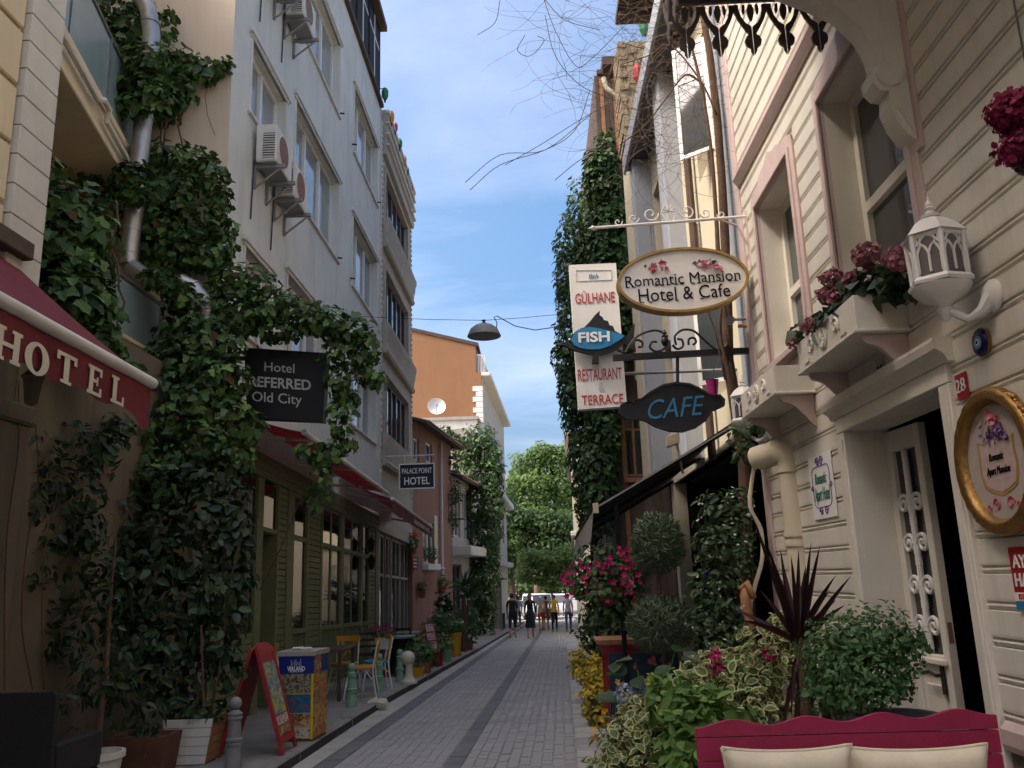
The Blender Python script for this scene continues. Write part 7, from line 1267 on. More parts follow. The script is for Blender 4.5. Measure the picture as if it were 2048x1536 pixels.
# ------------------------------------------------------------------ bollards
def bollard(label, base, h, mt, group, s=1.0):
    t = thing('bollard', label, 'bollard', base, group); r = .062*s
    m = MB(); m.lathe([(r*1.25, 0), (r*1.22, .07), (r*1.1, .09), (r*1.08, h*.30), (r*1.25, h*.31), (r*1.25, h*.335), (r*1.05, h*.345), (r*1.25, h*.37), (r*1.25, h*.395), (r, h*.41), (r*.92, h*.66), (r*1.12, h*.67), (r*1.12, h*.695), (r*.95, h*.705), (r*1.1, h*.73), (r*1.1, h*.75), (r*.8, h*.765), (r*.6, h*.80)], base, 18); m.build('shaft', mt, t, smooth=True)
    m = MB(); m.ball(V(base)+V(0, 0, h*.885), r*.95, 14, 10); m.build('ball_top', mt, t, smooth='all'); return t
bollard('mint green bollard standing in front of the yellow cafe chair', pav(703, 1412), .60, m_mint, 'mint green bollards')
bollard('mint green bollard just beyond the yellow cafe chair', pav(758, 1383), .62, m_mint, 'mint green bollards')
bollard('mint green bollard hidden behind the ivory stone post', pav(800, 1362), .58, m_mint, 'mint green bollards')
bollard('grey bollard at the bottom left beside the white plank planter', pav(466, 1534), .62, m_grymet, None, 1.0)
q = pav(818, 1367); t = thing('ivory_stone_post', 'ivory stone post with a big ball head on the kerb', 'bollard', q); m = MB(); m.lathe([(.15, 0), (.15, .04), (.11, .07), (.075, .13), (.065, .30), (.08, .36)], q, 18); m.build('foot', m_ivory, t, smooth=True); m = MB(); m.ball(q+V(-.02, 0, .44), (.135, .135, .125), 16, 12); m.build('ball_head', m_ivory, t, smooth='all')
# ------------------------------------------------------------------ cafe chairs and tables
def cafe_chair(label, base, rz, seatm=m_yseat, railm=m_yellow):
    t = thing('cafe_chair', label, 'chair', base, 'yellow and white cafe chairs')
    R = Matrix.Rotation(rz, 3, 'Z'); b = V(base); W = lambda x, y, z: b+V(R @ Vector((x, y, z)))
    m = MB(); o = [W(.21*math.copysign(abs(math.cos(a))**.6, math.cos(a)), .20*math.copysign(abs(math.sin(a))**.6, math.sin(a)), 0) for a in np.linspace(0, 2*math.pi, 24, endpoint=False)]; n = 24
    L = [[p+V(0, 0, .43) for p in o], [p+V(0, 0, .46) for p in o], [b+(p-b)*.85+V(0, 0, .475) for p in o]]; m.add(sum(L, []), [(i*n+j, i*n+(j+1) % n, (i+1)*n+(j+1) % n, (i+1)*n+j) for i in range(2) for j in range(n)]+[tuple(range(2*n, 3*n)), tuple(range(n-1, -1, -1))]); m.build('seat', seatm, t, smooth=True)
    for sx in (-1, 1):
        MB().tube([W(sx*.17, .17, .43), W(sx*.20, .22, .2), W(sx*.22, .25, 0)], .013, 8).build('leg', m_upvc, t, smooth=True)
        MB().tube([W(sx*.22, -.25, 0), W(sx*.19, -.20, .3), W(sx*.18, -.19, .46), W(sx*.18, -.24, .72), W(sx*.18, -.27, .86)], .013, 8).build('leg', m_upvc, t, smooth=True)
        MB().tube([W(sx*.18, -.18, .28), W(sx*.17, -.10, .38), W(sx*.10, 0, .43), W(sx*.165, .1, .38), W(sx*.185, .18, .28)], .010, 6).build('brace', m_upvc, t, smooth=True)
    m = MB(); ps = [W(x, -.245-.07*math.cos(x*6.5)+.03, 0) for x in np.linspace(-.21, .21, 9)]; vs_ = []
    for p in ps: vs_ += [p+V(0, 0, .80), p+V(0, 0, .885), p+V(0, 0, .885)+unit(b-p)*.02*V(1, 1, 0), p+V(0, 0, .80)+unit(b-p)*.02*V(1, 1, 0)]
    m.add(vs_, [(i*4+j, i*4+(j+1) % 4, (i+1)*4+(j+1) % 4, (i+1)*4+j) for i in range(8) for j in range(4)]+[(3, 2, 1, 0), (32, 33, 34, 35)]); m.build('top_rail', railm, t, smooth=True)
    m = MB()
    for sg in (-1, 1): m.tube([W(sg*.12, -.20, .48), W(sg*.03, -.245, .63), W(-sg*.03, -.25, .66), W(-sg*.12, -.265, .81)], .017, 6)
    m.build('cross_splat', railm, t, smooth=True); return t
cafe_chair('yellow and white cafe chair nearest the kerb, its back to the street', V(-2.84, 13.85, zg(13.9)+KH), math.radians(95))
cafe_chair('yellow chair behind the brochure stand, facing along the street', V(-3.32, 14.75, zg(14.8)+KH), math.radians(178))
cafe_chair('turquoise and yellow chair farthest down the cafe pavement', V(-2.86, 15.1, zg(15.1)+KH), math.radians(110), m_turq)
cafe_chair('yellow chair half hidden against the green shop front', V(-3.72, 13.0, zg(13)+KH), math.radians(-80))
t = thing('cafe_table', 'brown wooden cafe table among the yellow chairs', 'table', V(-3.4, 13.9, zg(13.9)+KH)); b0 = V(-3.4, 13.9, zg(13.9)+KH); m = MB(); m.fbox(Frame(b0, (1, 0, 0), (0, 1, 0)), -.36, .36, -.55, .55, .72, .76, .01); m.build('top', m_woodd, t)
for sx in (-.3, .3):
    for sy in (-.48, .48): MB().box(b0+V(sx-.025, sy-.025, 0), b0+V(sx+.025, sy+.025, .72)).build('leg', m_woodd, t)
for k, (x, y_, lb) in enumerate(((-3.0, 18.3, 'black round cafe table nearest the maroon awning'), (-3.2, 20.4, 'black cafe table farther along the dark shop front'))):
    b0 = V(x, y_, zg(y_)+KH); t = thing('black_table', lb, 'table', b0, 'black cafe tables'); m = MB(); m.lathe([(.36, .71), (.37, .72), (.37, .75), (.35, .755)], b0, 20); m.build('top', m_grymet, t, smooth=True); m = MB(); m.lathe([(.22, 0), (.24, .03), (.19, .10), (.17, .3), (.20, .36), (.17, .42), (.18, .6), (.26, .70)], b0, 14); m.build('barrel_base', m_black, t, smooth=True)
def dark_chair(label, base, rz):
    t = thing('dark_chair', label, 'chair', base, 'dark chairs at the black tables'); Fc = Frame(base, (math.cos(rz), math.sin(rz), 0), (-math.sin(rz), math.cos(rz), 0))
    MB().fbox(Fc, -.21, .21, -.21, .21, .42, .46, .01).build('seat', m_black, t)
    for sx in (-.19, .16):
        for sy, h in ((-.19, .88), (.16, .42)): MB().fbox(Fc, sx, sx+.035, sy, sy+.035, 0, h).build('leg', m_woodd, t)
    for z in (.58, .70, .82): MB().fbox(Fc, -.17, .17, -.185, -.16, z, z+.05).build('back_slat', m_black, t)
dark_chair('dark wooden chair at the near black table, by the glass shop door', V(-3.5, 17.6, zg(17.6)+KH), .2); dark_chair('dark wooden chair beyond the near black table', V(-3.1, 19.3, zg(19.3)+KH), 3.0)
q = pav(768, 1352); t = thing('red_mat', 'bright red cloth lying on the pavement under the black table', 'mat', q); m = MB(); n = 8
for i in range(n):
    for j in range(3): f = lambda a, b_: q+V(-.35+.7*a, -.25+.55*b_, .015+.012*math.sin(a*9+b_*5)); m.quad(f(i/n, j/3), f((i+1)/n, j/3), f((i+1)/n, (j+1)/3), f(i/n, (j+1)/3))
m.build('cloth', m_red2, t, smooth='all')
q = pav(770, 1412); q = pav(770, 1404); t = thing('torn_sack', 'crumpled pale sack lying against the kerb', 'litter', V(kx(q[1])+.06, q[1], zg(q[1]))); m = MB(); m.ball(V(kx(q[1])+.0, q[1], zg(q[1])+.09), (.17, .12, .06), 12, 8); m.v = [tuple(np.array(v_)+rng.normal(0, .014, 3)) for v_ in m.v]; m.build('cloth', m_ivory, t)
# ------------------------------------------------------------------ pots along the kerb
def potted(name, label, px, py, r, h, pm, blist, size, shape, mats, square=False, near=0, fl=None, dens=1.0, wide=.8, y_=None, grp='potted plants along the left kerb', taper=.78):
    b0 = pav(px, py) if y_ is None else V(ony(px, py, y_)[0], y_, zg(y_)+KH); b0[0] = min(b0[0], kx(b0[1])-r-.03); t = thing(name, label, 'potted plant', b0, grp); pot(t, b0, r, h, pm, square=square, taper=taper)
    bl2 = [(b0+V(dx, dy, h+dz), rr, n_) for dx, dy, dz, rr, n_ in blist]; P, N = blob_points(bl2, dens, lift=.5)
    if near: a, b_, P, N = split_near(P, N, near); leaf_objects(t, a, b_, size, shape, mats, wide, droop=.2)
    leaf_mesh('foliage', P, N, size, shape, mats, t, wide=wide, kind='stuff', droop=.2); m = MB()
    for k in range(4): m.tube(wiggle(b0+V(0, 0, h-.05), bl2[k % len(bl2)][0], 4, .04), .008, 4)
    m.build('stem', m_bark, t)
    if fl:
        for dx, dy, dz, rr, n_, pmm in fl: P, N = blob_points([(b0+V(dx, dy, h+dz), rr, n_)], lo=.6, lift=.1); leaf_mesh('blossom', P, N, .05, FLOWER5, [pmm], t, kind='stuff')
    return t
potted('spiky_potted_plant', 'pale spiky plant in a small yellow planter behind the ivory post', 846, 1352, .15, .17, m_yellow, [(0, 0, .12, .14, 50), (.05, 0, .28, (.08, .08, .14), 30)], .11, NEEDLE, [l_topi], True, wide=.22)
potted('leafy_potted_shrub', 'dark leafy shrub in a terracotta trough at the kerb', 868, 1345, .20, .22, m_terra, [(-.1, .1, .22, (.3, .3, .22), 260), (.1, 0, .16, (.25, .25, .18), 200), (-.25, .2, .36, (.22, .25, .2), 150)], .09, SIMPLE, [l_bush], True, taper=.9)
potted('low_potted_bush', 'low bright green bush between the black table and the trough', 829, 1345, .18, .2, m_terra, [(-.1, 0, .22, (.28, .28, .22), 260), (-.15, .1, .40, (.2, .2, .2), 140)], .075, SIMPLE, [l_fresh])
potted('rose_in_red_pot', 'rose bush with coral blooms in a red pot', 888, 1331, .15, .26, m_redboard, [(0, 0, .25, (.24, .24, .25), 220), (-.05, .1, .55, (.25, .25, .28), 240), (.05, .1, .8, (.2, .22, .22), 150)], .08, SIMPLE, [l_bush], fl=[(-.1, -.15, .98, .10, 40, p_coral), (-.2, -.15, .55, .08, 26, p_red), (.02, -.15, .1, .10, 34, p_red), (-.25, -.1, .08, .07, 20, p_org)])
potted('fern_in_green_bucket', 'small green plant in a green bucket between the red and yellow pots', 907, 1322, .14, .28, m_mint, [(0, 0, .12, (.18, .18, .14), 100)], .08, SIMPLE, [l_fresh])
potted('plant_in_tall_yellow_pot', 'tall mustard yellow pot with a green plant and a pale bloom', 930, 1312, .17, .62, m_yellow, [(-.1, 0, .2, (.3, .3, .22), 260), (.1, .1, .15, (.2, .2, .16), 120)], .09, SIMPLE, [l_bush], fl=[(.12, -.1, .28, .09, 30, p_white)], taper=.82)
potted('bush_in_brown_pot', 'round green bush in a brown pot, last before the gate', 958, 1299, .22, .26, m_terra, [(0, 0, .3, (.38, .38, .34), 330), (.05, 0, .75, (.35, .35, .3), 260), (-.2, .1, .5, (.3, .3, .3), 200)], .11, SIMPLE, [l_bush], fl=[(-.4, -.2, .0, .12, 34, p_org)])
potted('dracaena', 'dracaena with long blades in front of the brown-pink wall', 862, 1310, .18, .4, m_terra, [(0, 0, .25, (.2, .2, .2), 60)], .5, NEEDLE, [l_yucca], wide=.10, y_=22.6)
potted('dark_rubber_plant', 'dark broad-leaved plant beside the yucca', 892, 1300, .2, .4, m_terra, [(0, 0, .5, (.28, .28, .4), 120), (0, 0, 1.0, (.25, .25, .3), 80)], .16, SIMPLE, [l_deep], y_=25.0)
yu = thing('tall_yucca', 'tall yucca with a spiky crown and brown trunk before the balcony house', 'yucca', pav(930, 1305)); yq = 25.6; m = MB(); m.tube([V(ony(928, 1290, yq)[0], yq, zg(yq)+KH), ony(930, 1240, yq), ony(927, 1190, yq)], [.10, .08, .055], 9); m.tube([ony(931, 1250, yq), ony(938, 1200, yq)], [.06, .045], 8); m.build('trunk', m_bark, yu)
for c_ in (ony(927, 1172, yq), ony(938, 1192, yq)):
    for k in range(44): d = unit(V(random.gauss(0, 1), random.gauss(0, 1), random.uniform(-.35, 1.1))); blade(yu, c_, c_+d*random.uniform(.45, .68), .05, .03, l_yucca)
# wall pots on the brown-pink house
for i, (px, py, r, fm, lb) in enumerate(((826, 1090, .17, p_red, 'wall pot of scarlet geraniums high beside the shop'), (863, 1112, .20, None, 'green geranium in a terracotta pot on the window sill'), (845, 1178, .16, p_coral, 'small wall pot with dark leaves and one pale bloom'), (886, 1172, .17, p_org, 'terracotta wall pot with orange blooms beside the downpipe'))):
    q = fc(px, py, .15); t = thing('wall_flower_pot', lb, 'flower pot', q, 'flower pots on the brown-pink house'); pot(t, q-V(0, 0, .28), .13, .2, m_terra); P, N = blob_points([(q+V(0, 0, .1), (r*1.2, r*1.2, r*1.25), 170)]); leaf_mesh('foliage', P, N, .085, SIMPLE, [l_bush], t, kind='stuff')
    if fm: P, N = blob_points([(q+V(.06, -.12, .3 if i < 2 else .1), (.16, .1, .09), 42)], lo=.6); leaf_mesh('blossom', P, N, .07, FLOWER5, [fm], t, kind='stuff')
q = V(-3.25, 17.8, zg(17.8)+KH+.62); t = thing('pink_flower_box', 'white box of bright pink flowers by the glass shop door', 'flower box', q); MB().box(q+V(-.2, -.12, -.1), q+V(.2, .12, .12), .01).build('box', m_trim, t); P, N = blob_points([(q+V(0, 0, .2), (.26, .18, .12), 130)]); leaf_mesh('foliage', P, N, .07, SIMPLE, [l_bush], t, kind='stuff'); P, N = blob_points([(q+V(.02, -.05, .30), (.24, .15, .09), 80)], lo=.7); leaf_mesh('blossom', P, N, .06, FLOWER5, [p_mag], t, kind='stuff')
MB().box(q+V(-.16, -.1, -.72), q+V(.16, .1, -.1)).build('box_stand', m_woodd, t)
# menu boards and signs
q = pav(872, 1322); yq = 19.6; t = thing('menu_easel', 'red framed menu easel with three white cards among the pots', 'sign', V(ony(868, 1250, yq)[0], yq, zg(yq)+KH)); c = [ony(*p, yq) for p in ((847, 1246), (868, 1244), (878, 1300), (857, 1302))]; m = MB(); m.add([p for p in c]+[p+V(0, .03, 0) for p in c], [(0, 1, 2, 3), (7, 6, 5, 4), (0, 4, 5, 1), (1, 5, 6, 2), (2, 6, 7, 3), (3, 7, 4, 0)]); m.build('board', m_redboard, t)
for k in range(3):
    f0, f1 = .06+k*.31, .32+k*.31; g_ = lambda s_, f: c[0]*(1-s_)*(1-f)+c[1]*s_*(1-f)+c[2]*s_*f+c[3]*(1-s_)*f+V(0, -.004, 0); m = MB(); m.quad(g_(.12, f0), g_(.88, f0), g_(.88, f1), g_(.12, f1)); m.build('menu_card', pr7, t)
MB().tube([V(c[3][0]+.05, yq+.02, c[3][2]), V(c[3][0]+.07, yq, zg(yq)+KH)], .015, 5).build('leg', m_woodd, t); MB().tube([V(c[2][0]-.05, yq+.02, c[2][2]), V(c[2][0]-.03, yq, zg(yq)+KH)], .015, 5).build('leg', m_woodd, t)
q0 = [fc(px, py, .1) for px, py in ((824, 1113), (836, 1115), (836, 1140), (824, 1138))]; t = thing('orange_red_wall_sign', 'small orange-red sign with pale print on the brown-pink wall', 'sign', q0[3]); m = MB(); m.add(q0+[p+V(-.03, 0, 0) for p in q0], [(0, 3, 2, 1), (4, 5, 6, 7), (0, 1, 5, 4), (1, 2, 6, 5), (2, 3, 7, 6), (3, 0, 4, 7)]); m.build('panel', m_red2, t)
for k in range(3): f = lambda s_, z_: q0[0]*(1-s_)*(1-z_)+q0[1]*s_*(1-z_)+q0[2]*s_*z_+q0[3]*(1-s_)*z_+V(.004, -.004, 0); m = MB(); m.quad(f(.2, .15+k*.28), f(.8, .15+k*.28), f(.8, .28+k*.28), f(.2, .28+k*.28)); m.build('print_line', m_hcream, t)
for i, (px, py, lb) in enumerate(((742, 1090, 'black wall lantern on the green cafe corner'), (743, 1125, 'second black wall lantern just below the first on the cafe corner'))):
    q = onx(px, py, -3.82); t = thing('black_wall_lantern', lb, 'lantern', q, 'black lanterns on the cafe corner'); m = MB(); m.lathe([(.02, -.16), (.06, -.12), (.085, .06), (.10, .08), (.03, .15), (.01, .2)], q, 6); m.build('lamp', m_black, t); MB().tube([q+V(0, 0, -.14), q+V(-.1, 0, -.18), q+V(-.19, 0, -.05)], .012, 5).build('arm', m_black, t)
q = onx(65, 775, -3.55); t = thing('porch_lantern', 'dim old lantern hanging under the red hotel awning', 'lantern', q); m = MB(); m.lathe([(.02, -.13), (.05, -.11), (.075, .06), (.09, .075), (.035, .13), (.012, .16)], q, 6); m.build('lamp', m_creamlow, t); MB().tube([q+V(0, 0, .2), q+V(-.2, 0, .3), q+V(-.42, 0, .2)], .014, 5).build('arm', m_grymet, t)
# ------------------------------------------------------------------ bottom left
yw = 8.35; q0, q1 = ony(325, 1440, yw), ony(425, 1440, yw); zt_ = q0[2]; z0 = zg(yw)+KH; t = thing('white_plank_planter', 'tapered wooden planter with peeling white planks and a brown side', 'planter', V(q0[0]+.25, yw+.2, z0)); nb = 5; xr = q1[0]; hh = (zt_-z0)/nb
for k in range(nb):
    tp_ = lambda z_: .06*(1-(z_-z0)/(zt_-z0)); za_, zb2 = z0+k*hh+.003, z0+(k+1)*hh-.003
    m = MB(); m.add([V(q0[0]+tp_(za_), yw, za_), V(xr-tp_(za_), yw, za_), V(xr-tp_(zb2), yw, zb2), V(q0[0]+tp_(zb2), yw, zb2), V(q0[0]+tp_(za_), yw+.02, za_), V(xr-tp_(za_), yw+.02, za_), V(xr-tp_(zb2), yw+.02, zb2), V(q0[0]+tp_(zb2), yw+.02, zb2)], [(0, 1, 2, 3), (7, 6, 5, 4), (0, 4, 5, 1), (1, 5, 6, 2), (2, 6, 7, 3), (3, 7, 4, 0)]); m.build('plank', m_white, t)
    m = MB(); m.add([V(xr-tp_(za_)-.02, yw+.021, za_), V(xr-tp_(za_), yw+.021, za_), V(xr-tp_(za_), yw+.5, za_), V(xr-tp_(za_)-.02, yw+.5, za_), V(xr-tp_(zb2)-.02, yw+.021, zb2), V(xr-tp_(zb2), yw+.021, zb2), V(xr-tp_(zb2), yw+.5, zb2), V(xr-tp_(zb2)-.02, yw+.5, zb2)], [(3, 2, 1, 0), (4, 5, 6, 7), (0, 1, 5, 4), (1, 2, 6, 5), (2, 3, 7, 6), (3, 0, 4, 7)]); m.build('side_plank', m_wood, t)
m = MB(); m.box((q0[0]+.04, yw+.02, z0), (xr-.06, yw+.5, zt_-.04)); m.build('soil', m_soil, t)
q = V(ony(210, 1520, 7.5)[0], 7.5, zg(7.5)+KH); t = thing('terracotta_trough', 'dark terracotta trough between the planter and the thin shrub', 'planter', q+V(.35, .3, 0)); m = MB(); b0 = ony(285, 1536, 7.9); b0[2] = zg(7.9)+KH; m.add([b0+V(x*s_, y_*s_, z_) for z_, s_ in ((0, .85), (.34, 1), (.34, .9), (.3, .88)) for x, y_ in ((-.26, -.2), (.26, -.2), (.26, .2), (-.26, .2))], [(3, 2, 1, 0)]+[(4*k+i, 4*k+(i+1) % 4, 4*k+4+(i+1) % 4, 4*k+4+i) for k in range(3) for i in range(4)]+[(12, 13, 14, 15)]); m.build('trough', m_trough, t)
pot(SH2, V(ony(195, 1530, 7.4)[0], 7.4, zg(7.4)+KH), .2, .28, m_white)
yw2 = 5.2; t = thing('wicker_armchair', 'dark wicker armchair cut off at the bottom left corner', 'chair', V(-3.3, yw2, zg(5)+KH)); c0, c1 = ony(-60, 1388, yw2), ony(113, 1384, yw2); z0 = zg(5)+KH
m = MB(); m.box((c0[0], yw2, z0+.3), (c1[0], yw2+.06, c1[2]), .02); m.build('backrest', m_wicker, t); m = MB(); m.box((c0[0], yw2+.06, z0+.3), (c1[0], yw2+.6, z0+.42), .02); m.build('seat', m_wicker, t)
for x in (c0[0], c1[0]-.06): MB().box((x, yw2+.06, z0+.42), (x+.06, yw2+.6, z0+.64), .015).build('armrest', m_wicker, t)
for x in (c0[0]+.02, c1[0]-.07):
    for y_ in (yw2+.01, yw2+.54): MB().box((x, y_, z0), (x+.05, y_+.05, z0+.3)).build('leg', m_wicker, t)
# ------------------------------------------------------------------ crimson bench with two cushions
yb = 3.92; BN = thing('crimson_bench', 'crimson painted wooden bench with a wavy backrest', 'bench', V(1.3, 3.7, zg(4))); x0, x1 = ony(1391, 1452, yb)[0], ony(1993, 1430, yb)[0]; gz = zg(3.8); zt0_, zt1_ = ony(1391, 1452, yb)[2], ony(1993, 1424, yb)[2]; Lb = x1-x0
n = 72; wave = []
for i in range(n+1): s_ = i/n; wave.append((Lb*s_, (zt0_+(zt1_-zt0_)*s_-.012)+.030*(1-math.cos(2*math.pi*4*s_))*.5*(1 if .02 < s_ < .985 else .3)+.0*s_))
zb1 = ony(1391, 1475, yb)[2]; zb2 = ony(1391, 1523, yb)[2]
m = MB(); m.prism([(0, zb1+.002)]+[(Lb, zb1+.002)]+wave[::-1], V(x0, yb, 0), UX, UZ, UY, .024); m.build('back_plank', m_bench, BN)
for za_, zc in ((zb2+.002, zb1-.003), (zb2-.13, zb2-.003), (zb2-.28, zb2-.135)): MB().fbox(Frame((x0, yb, 0), (1, 0, 0), (0, 1, 0)), 0, Lb, 0, .024, za_, zc, .004).build('back_plank', m_bench, BN)
for k in range(4): MB().fbox(Frame((x0, yb-.42, 0), (1, 0, 0), (0, 1, 0)), 0, Lb, .0+k*.105, .098+k*.105, gz+.42, gz+.445, .005).build('seat_plank', m_bench, BN)
for x in (x0+.03, x1-.09):
    MB().box((x, yb-.40, gz), (x+.06, yb-.34, gz+.42)).build('leg', m_bench, BN); MB().box((x, yb+.025, gz), (x+.06, yb+.07, gz+.78)).build('leg', m_bench, BN); MB().box((x+.005, yb-.34, gz+.36), (x+.055, yb+.025, gz+.418)).build('rail', m_bench, BN)
def cushion(label, px0, px1, pyt, y_, lean, seed):
    rs = np.random.default_rng(seed); a, b_ = ony(px0, pyt, y_), ony(px1, pyt, y_); w2 = (b_[0]-a[0])/2; zc0 = gz+.445; hgt = a[2]-zc0+.005; t = thing('cream_cushion', label, 'cushion', V((a[0]+b_[0])/2, y_, zc0), 'cream cushions on the bench'); c = V((a[0]+b_[0])/2, y_, zc0+hgt/2); N1, N2 = 30, 22; vs_, fs = [], []
    up = unit(V(0, math.sin(lean), math.cos(lean))); ou = unit(np.cross(UX, up))
    for side in (1, -1):
        for i in range(N1+1):
            for j in range(N2+1):
                s_, q_ = -1+2*i/N1, -1+2*j/N2; ear = 1+.045*(abs(s_)*abs(q_))**3; pin = 1-.04*(1-abs(q_)**2)*0
                x = s_*w2*ear*(1-.035*(1-q_*q_)*abs(s_)**3); z = q_*hgt/2*ear*(1-.05*(1-s_*s_)*abs(q_)**3); th_ = .085*((1-s_**4)*(1-q_**4))**.42+(.006*math.sin(7*s_+seed+2*q_)*math.sin(5*q_+seed)+.004*math.sin(13*s_*q_+seed))*(1-s_*s_)*(1-q_*q_)
                vs_.append(c+UX*x+up*z+ou*side*th_)
    k = (N1+1)*(N2+1)
    for sd in (0, 1):
        for i in range(N1):
            for j in range(N2): f = (i*(N2+1)+j, (i+1)*(N2+1)+j, (i+1)*(N2+1)+j+1, i*(N2+1)+j+1); fs.append(tuple(q_+sd*k for q_ in f))
    m = MB(); m.add(vs_, fs); m.build('cover', m_cush, t, smooth='all'); bd = [vs_[i*(N2+1)+N2] for i in range(N1+1)]+[vs_[N1*(N2+1)+j] for j in range(N2-1, -1, -1)]+[vs_[i*(N2+1)] for i in range(N1-1, -1, -1)]+[vs_[j] for j in range(1, N2+1)]
    m = MB(); m.tube(bd, .0075, 6); m.build('piping', m_cush, t, smooth='all')
cushion('cream canvas cushion on the left half of the crimson bench', 1447, 1694, 1500, yb-.14, -.10, 3); cushion('cream canvas cushion on the right half of the crimson bench', 1698, 1964, 1499, yb-.14, -.10, 8)
# ------------------------------------------------------------------ restaurant furniture under the charcoal awning
q = V(ony(1265, 1330, 10.4)[0], 10.4, zg(10.4)); t = thing('painted_terrace_table', 'red terrace table with an orange top behind the golden bush', 'table', q); z_ = ony(1265, 1275, 10.4)[2]; m = MB(); m.box((q[0]-.42, 10.1, z_-.05), (q[0]+.42, 10.8, z_), .008); m.build('top', m_wood, t); m = MB(); m.box((q[0]-.36, 10.14, z_-.16), (q[0]+.36, 10.76, z_-.052)); m.build('apron', m_redboard, t)
for sx in (-.33, .27):
    for sy in (10.16, 10.68): MB().box((q[0]+sx, sy, q[2]), (q[0]+sx+.06, sy+.06, z_-.16)).build('leg', m_redboard, t)
q = V(ony(1290, 1380, 9.7)[0], 9.7, zg(9.7)); t = thing('blue_painted_bench', 'dark blue painted bench with pale flowers, below the two-ball topiary', 'bench', q); zt_ = ony(1260, 1305, 9.7)[2]; m = MB(); m.box((q[0]-.38, 9.66, zt_-.42), (q[0]+.38, 9.7, zt_), .006); bk = m.build('backrest', mat('petrol_blue_paint', (.012, .035, .055), .5, .15, 5, .05), t); m = MB(); m.box((q[0]-.38, 9.7, zt_-.47), (q[0]+.38, 10.08, zt_-.425)); m.build('seat', m_redboard, t)
for sx in (-.36, .30):
    for sy in (9.68, 10.02): MB().box((q[0]+sx, sy, q[2]), (q[0]+sx+.05, sy+.05, zt_-.47)).build('leg', bk.data.materials[0], t)
P = np.array([V(q[0]+random.uniform(-.36, .3), 9.652, zt_-random.uniform(.02, .12)) for k in range(16)]); leaf_mesh('painted_flowers', P, np.tile(V(0, -1, 0), (16, 1)), .05, FLOWER5, [p_coral], t)
t = thing('blue_glass_bottles', 'cluster of cobalt blue glass bottles glinting behind the jasmine', 'bottles', ony(1415, 1190, 9.0))
m_cob = mat('cobalt_bottle_glass', (.004, .012, .42), .12, .1, 5, 0, spec=.9)
for px, py in ((1408, 1150), (1412, 1162), (1419, 1160), (1424, 1172), (1430, 1178), (1416, 1172), (1424, 1186), (1431, 1190)): q = ony(px, py, 8.72); m = MB(); m.lathe([(.012, -.05), (.024, -.045), (.024, .01), (.010, .03), (.010, .055)], q, 10); m.build('bottle', m_cob, t, smooth=True)
MB().tube([ony(1405, 1140, 8.74), ony(1435, 1200, 8.74)], .004, 4).build('cord', m_black, t)
t = thing('carved_wooden_figure', 'orange-brown carved wooden figure leaning by the vine trunk', 'figure', ong(1500, 1330)); m = MB(); m.tube([ony(1504, 1300, 8.0), ony(1500, 1250, 8.0), ony(1492, 1210, 8.0), ony(1488, 1175, 8.0)], [.045, .04, .05, .04], 8); m.tube([ony(1480, 1180, 8.0), ony(1492, 1168, 8.0), ony(1508, 1196, 7.95)], [.03, .045, .03], 8); m.tube([ony(1512, 1360, 8.0), ony(1504, 1295, 8.0)], .05, 8); m.build('carving', m_wood, t, smooth='all')
q = ony(1425, 773, 9.0); t = thing('magenta_wall_pot', 'small magenta hanging pot behind the cafe sign', 'flower pot', q); m = MB(); m.lathe([(.05, -.1), (.07, .06), (.075, .07), (.065, .07)], q, 12); m.build('pot', mat('magenta_plastic', (.30, .012, .14), .4, .1, 5, 0), t); MB().tube([q+V(0, 0, .07), V(q[0]+.1, 9.0, q[2]+.5)], .005, 4).build('hanger', m_black, t)
q = ony(1345, 880, 10.0); t = thing('flood_light', 'small cream flood light above the charcoal awning', 'lamp', q); m = MB(); m.fbox(Frame(q, (1, 0, .3), (0, -1, 0)), -.08, .08, -.05, .05, -.07, .07, .01); m.build('housing', m_hcream, t); MB().tube([q+V(.05, 0, -.05), q+V(.1, .05, -.4)], .015, 5).build('stand', m_hcream, t)
# ================================================================== trees at the end of the street
def tree(name, label, base, trunk_top, crown, size, mt, near=0, r0=.28, dens=1.0):
    t = thing(name, label, 'tree', base, 'trees at the street end'); b0, tt = V(base), V(trunk_top); m = MB(); m.tube([b0, b0*.5+tt*.5+V(.1, 0, 0), tt], [r0, r0*.75, r0*.5], 8)
    for c, r, n_ in crown: m.tube(wiggle(tt-V(0, 0, .3), c, 5, .04), [r0*.4*(1-.13*i) for i in range(6)], 5)
    m.build('trunk', m_bark, t, smooth='all'); P, N = blob_points(crown, dens, lo=.3); leaf_mesh('crown', P, N, size, SIMPLE, [mt], t, kind='stuff', wide=.75); return t
def cr(lst, y_): return [(ony(px, py, y_+dy), (rx_, rx_*1.0, rz_), n_) for px, py, dy, rx_, rz_, n_ in lst]
g0 = lambda px, y_: V(ony(px, 1200, y_)[0], y_, zg(y_))
tree('plane_tree', 'tall sunlit plane tree closing the street, its pale crown the highest', g0(1072, 78), ony(1072, 1120, 78), cr([(1085, 905, 0, 1.6, 1.1, 900), (1055, 930, 0, 1.6, 1.3, 1000), (1110, 925, 0, 1.9, 1.5, 1100), (1135, 910, 0, 1.4, 1.2, 700), (1035, 965, 0, 1.5, 1.4, 800), (1075, 965, -1, 2.0, 1.5, 1200), (1115, 975, 0, 2.0, 1.5, 1200), (1025, 1010, 0, 1.3, 1.4, 700), (1060, 1010, 0, 2.0, 1.5, 1000), (1100, 1020, 0, 2.2, 1.5, 1100), (1140, 990, 1, 1.6, 1.6, 800)], 78), .30, l_tree, r0=.4)
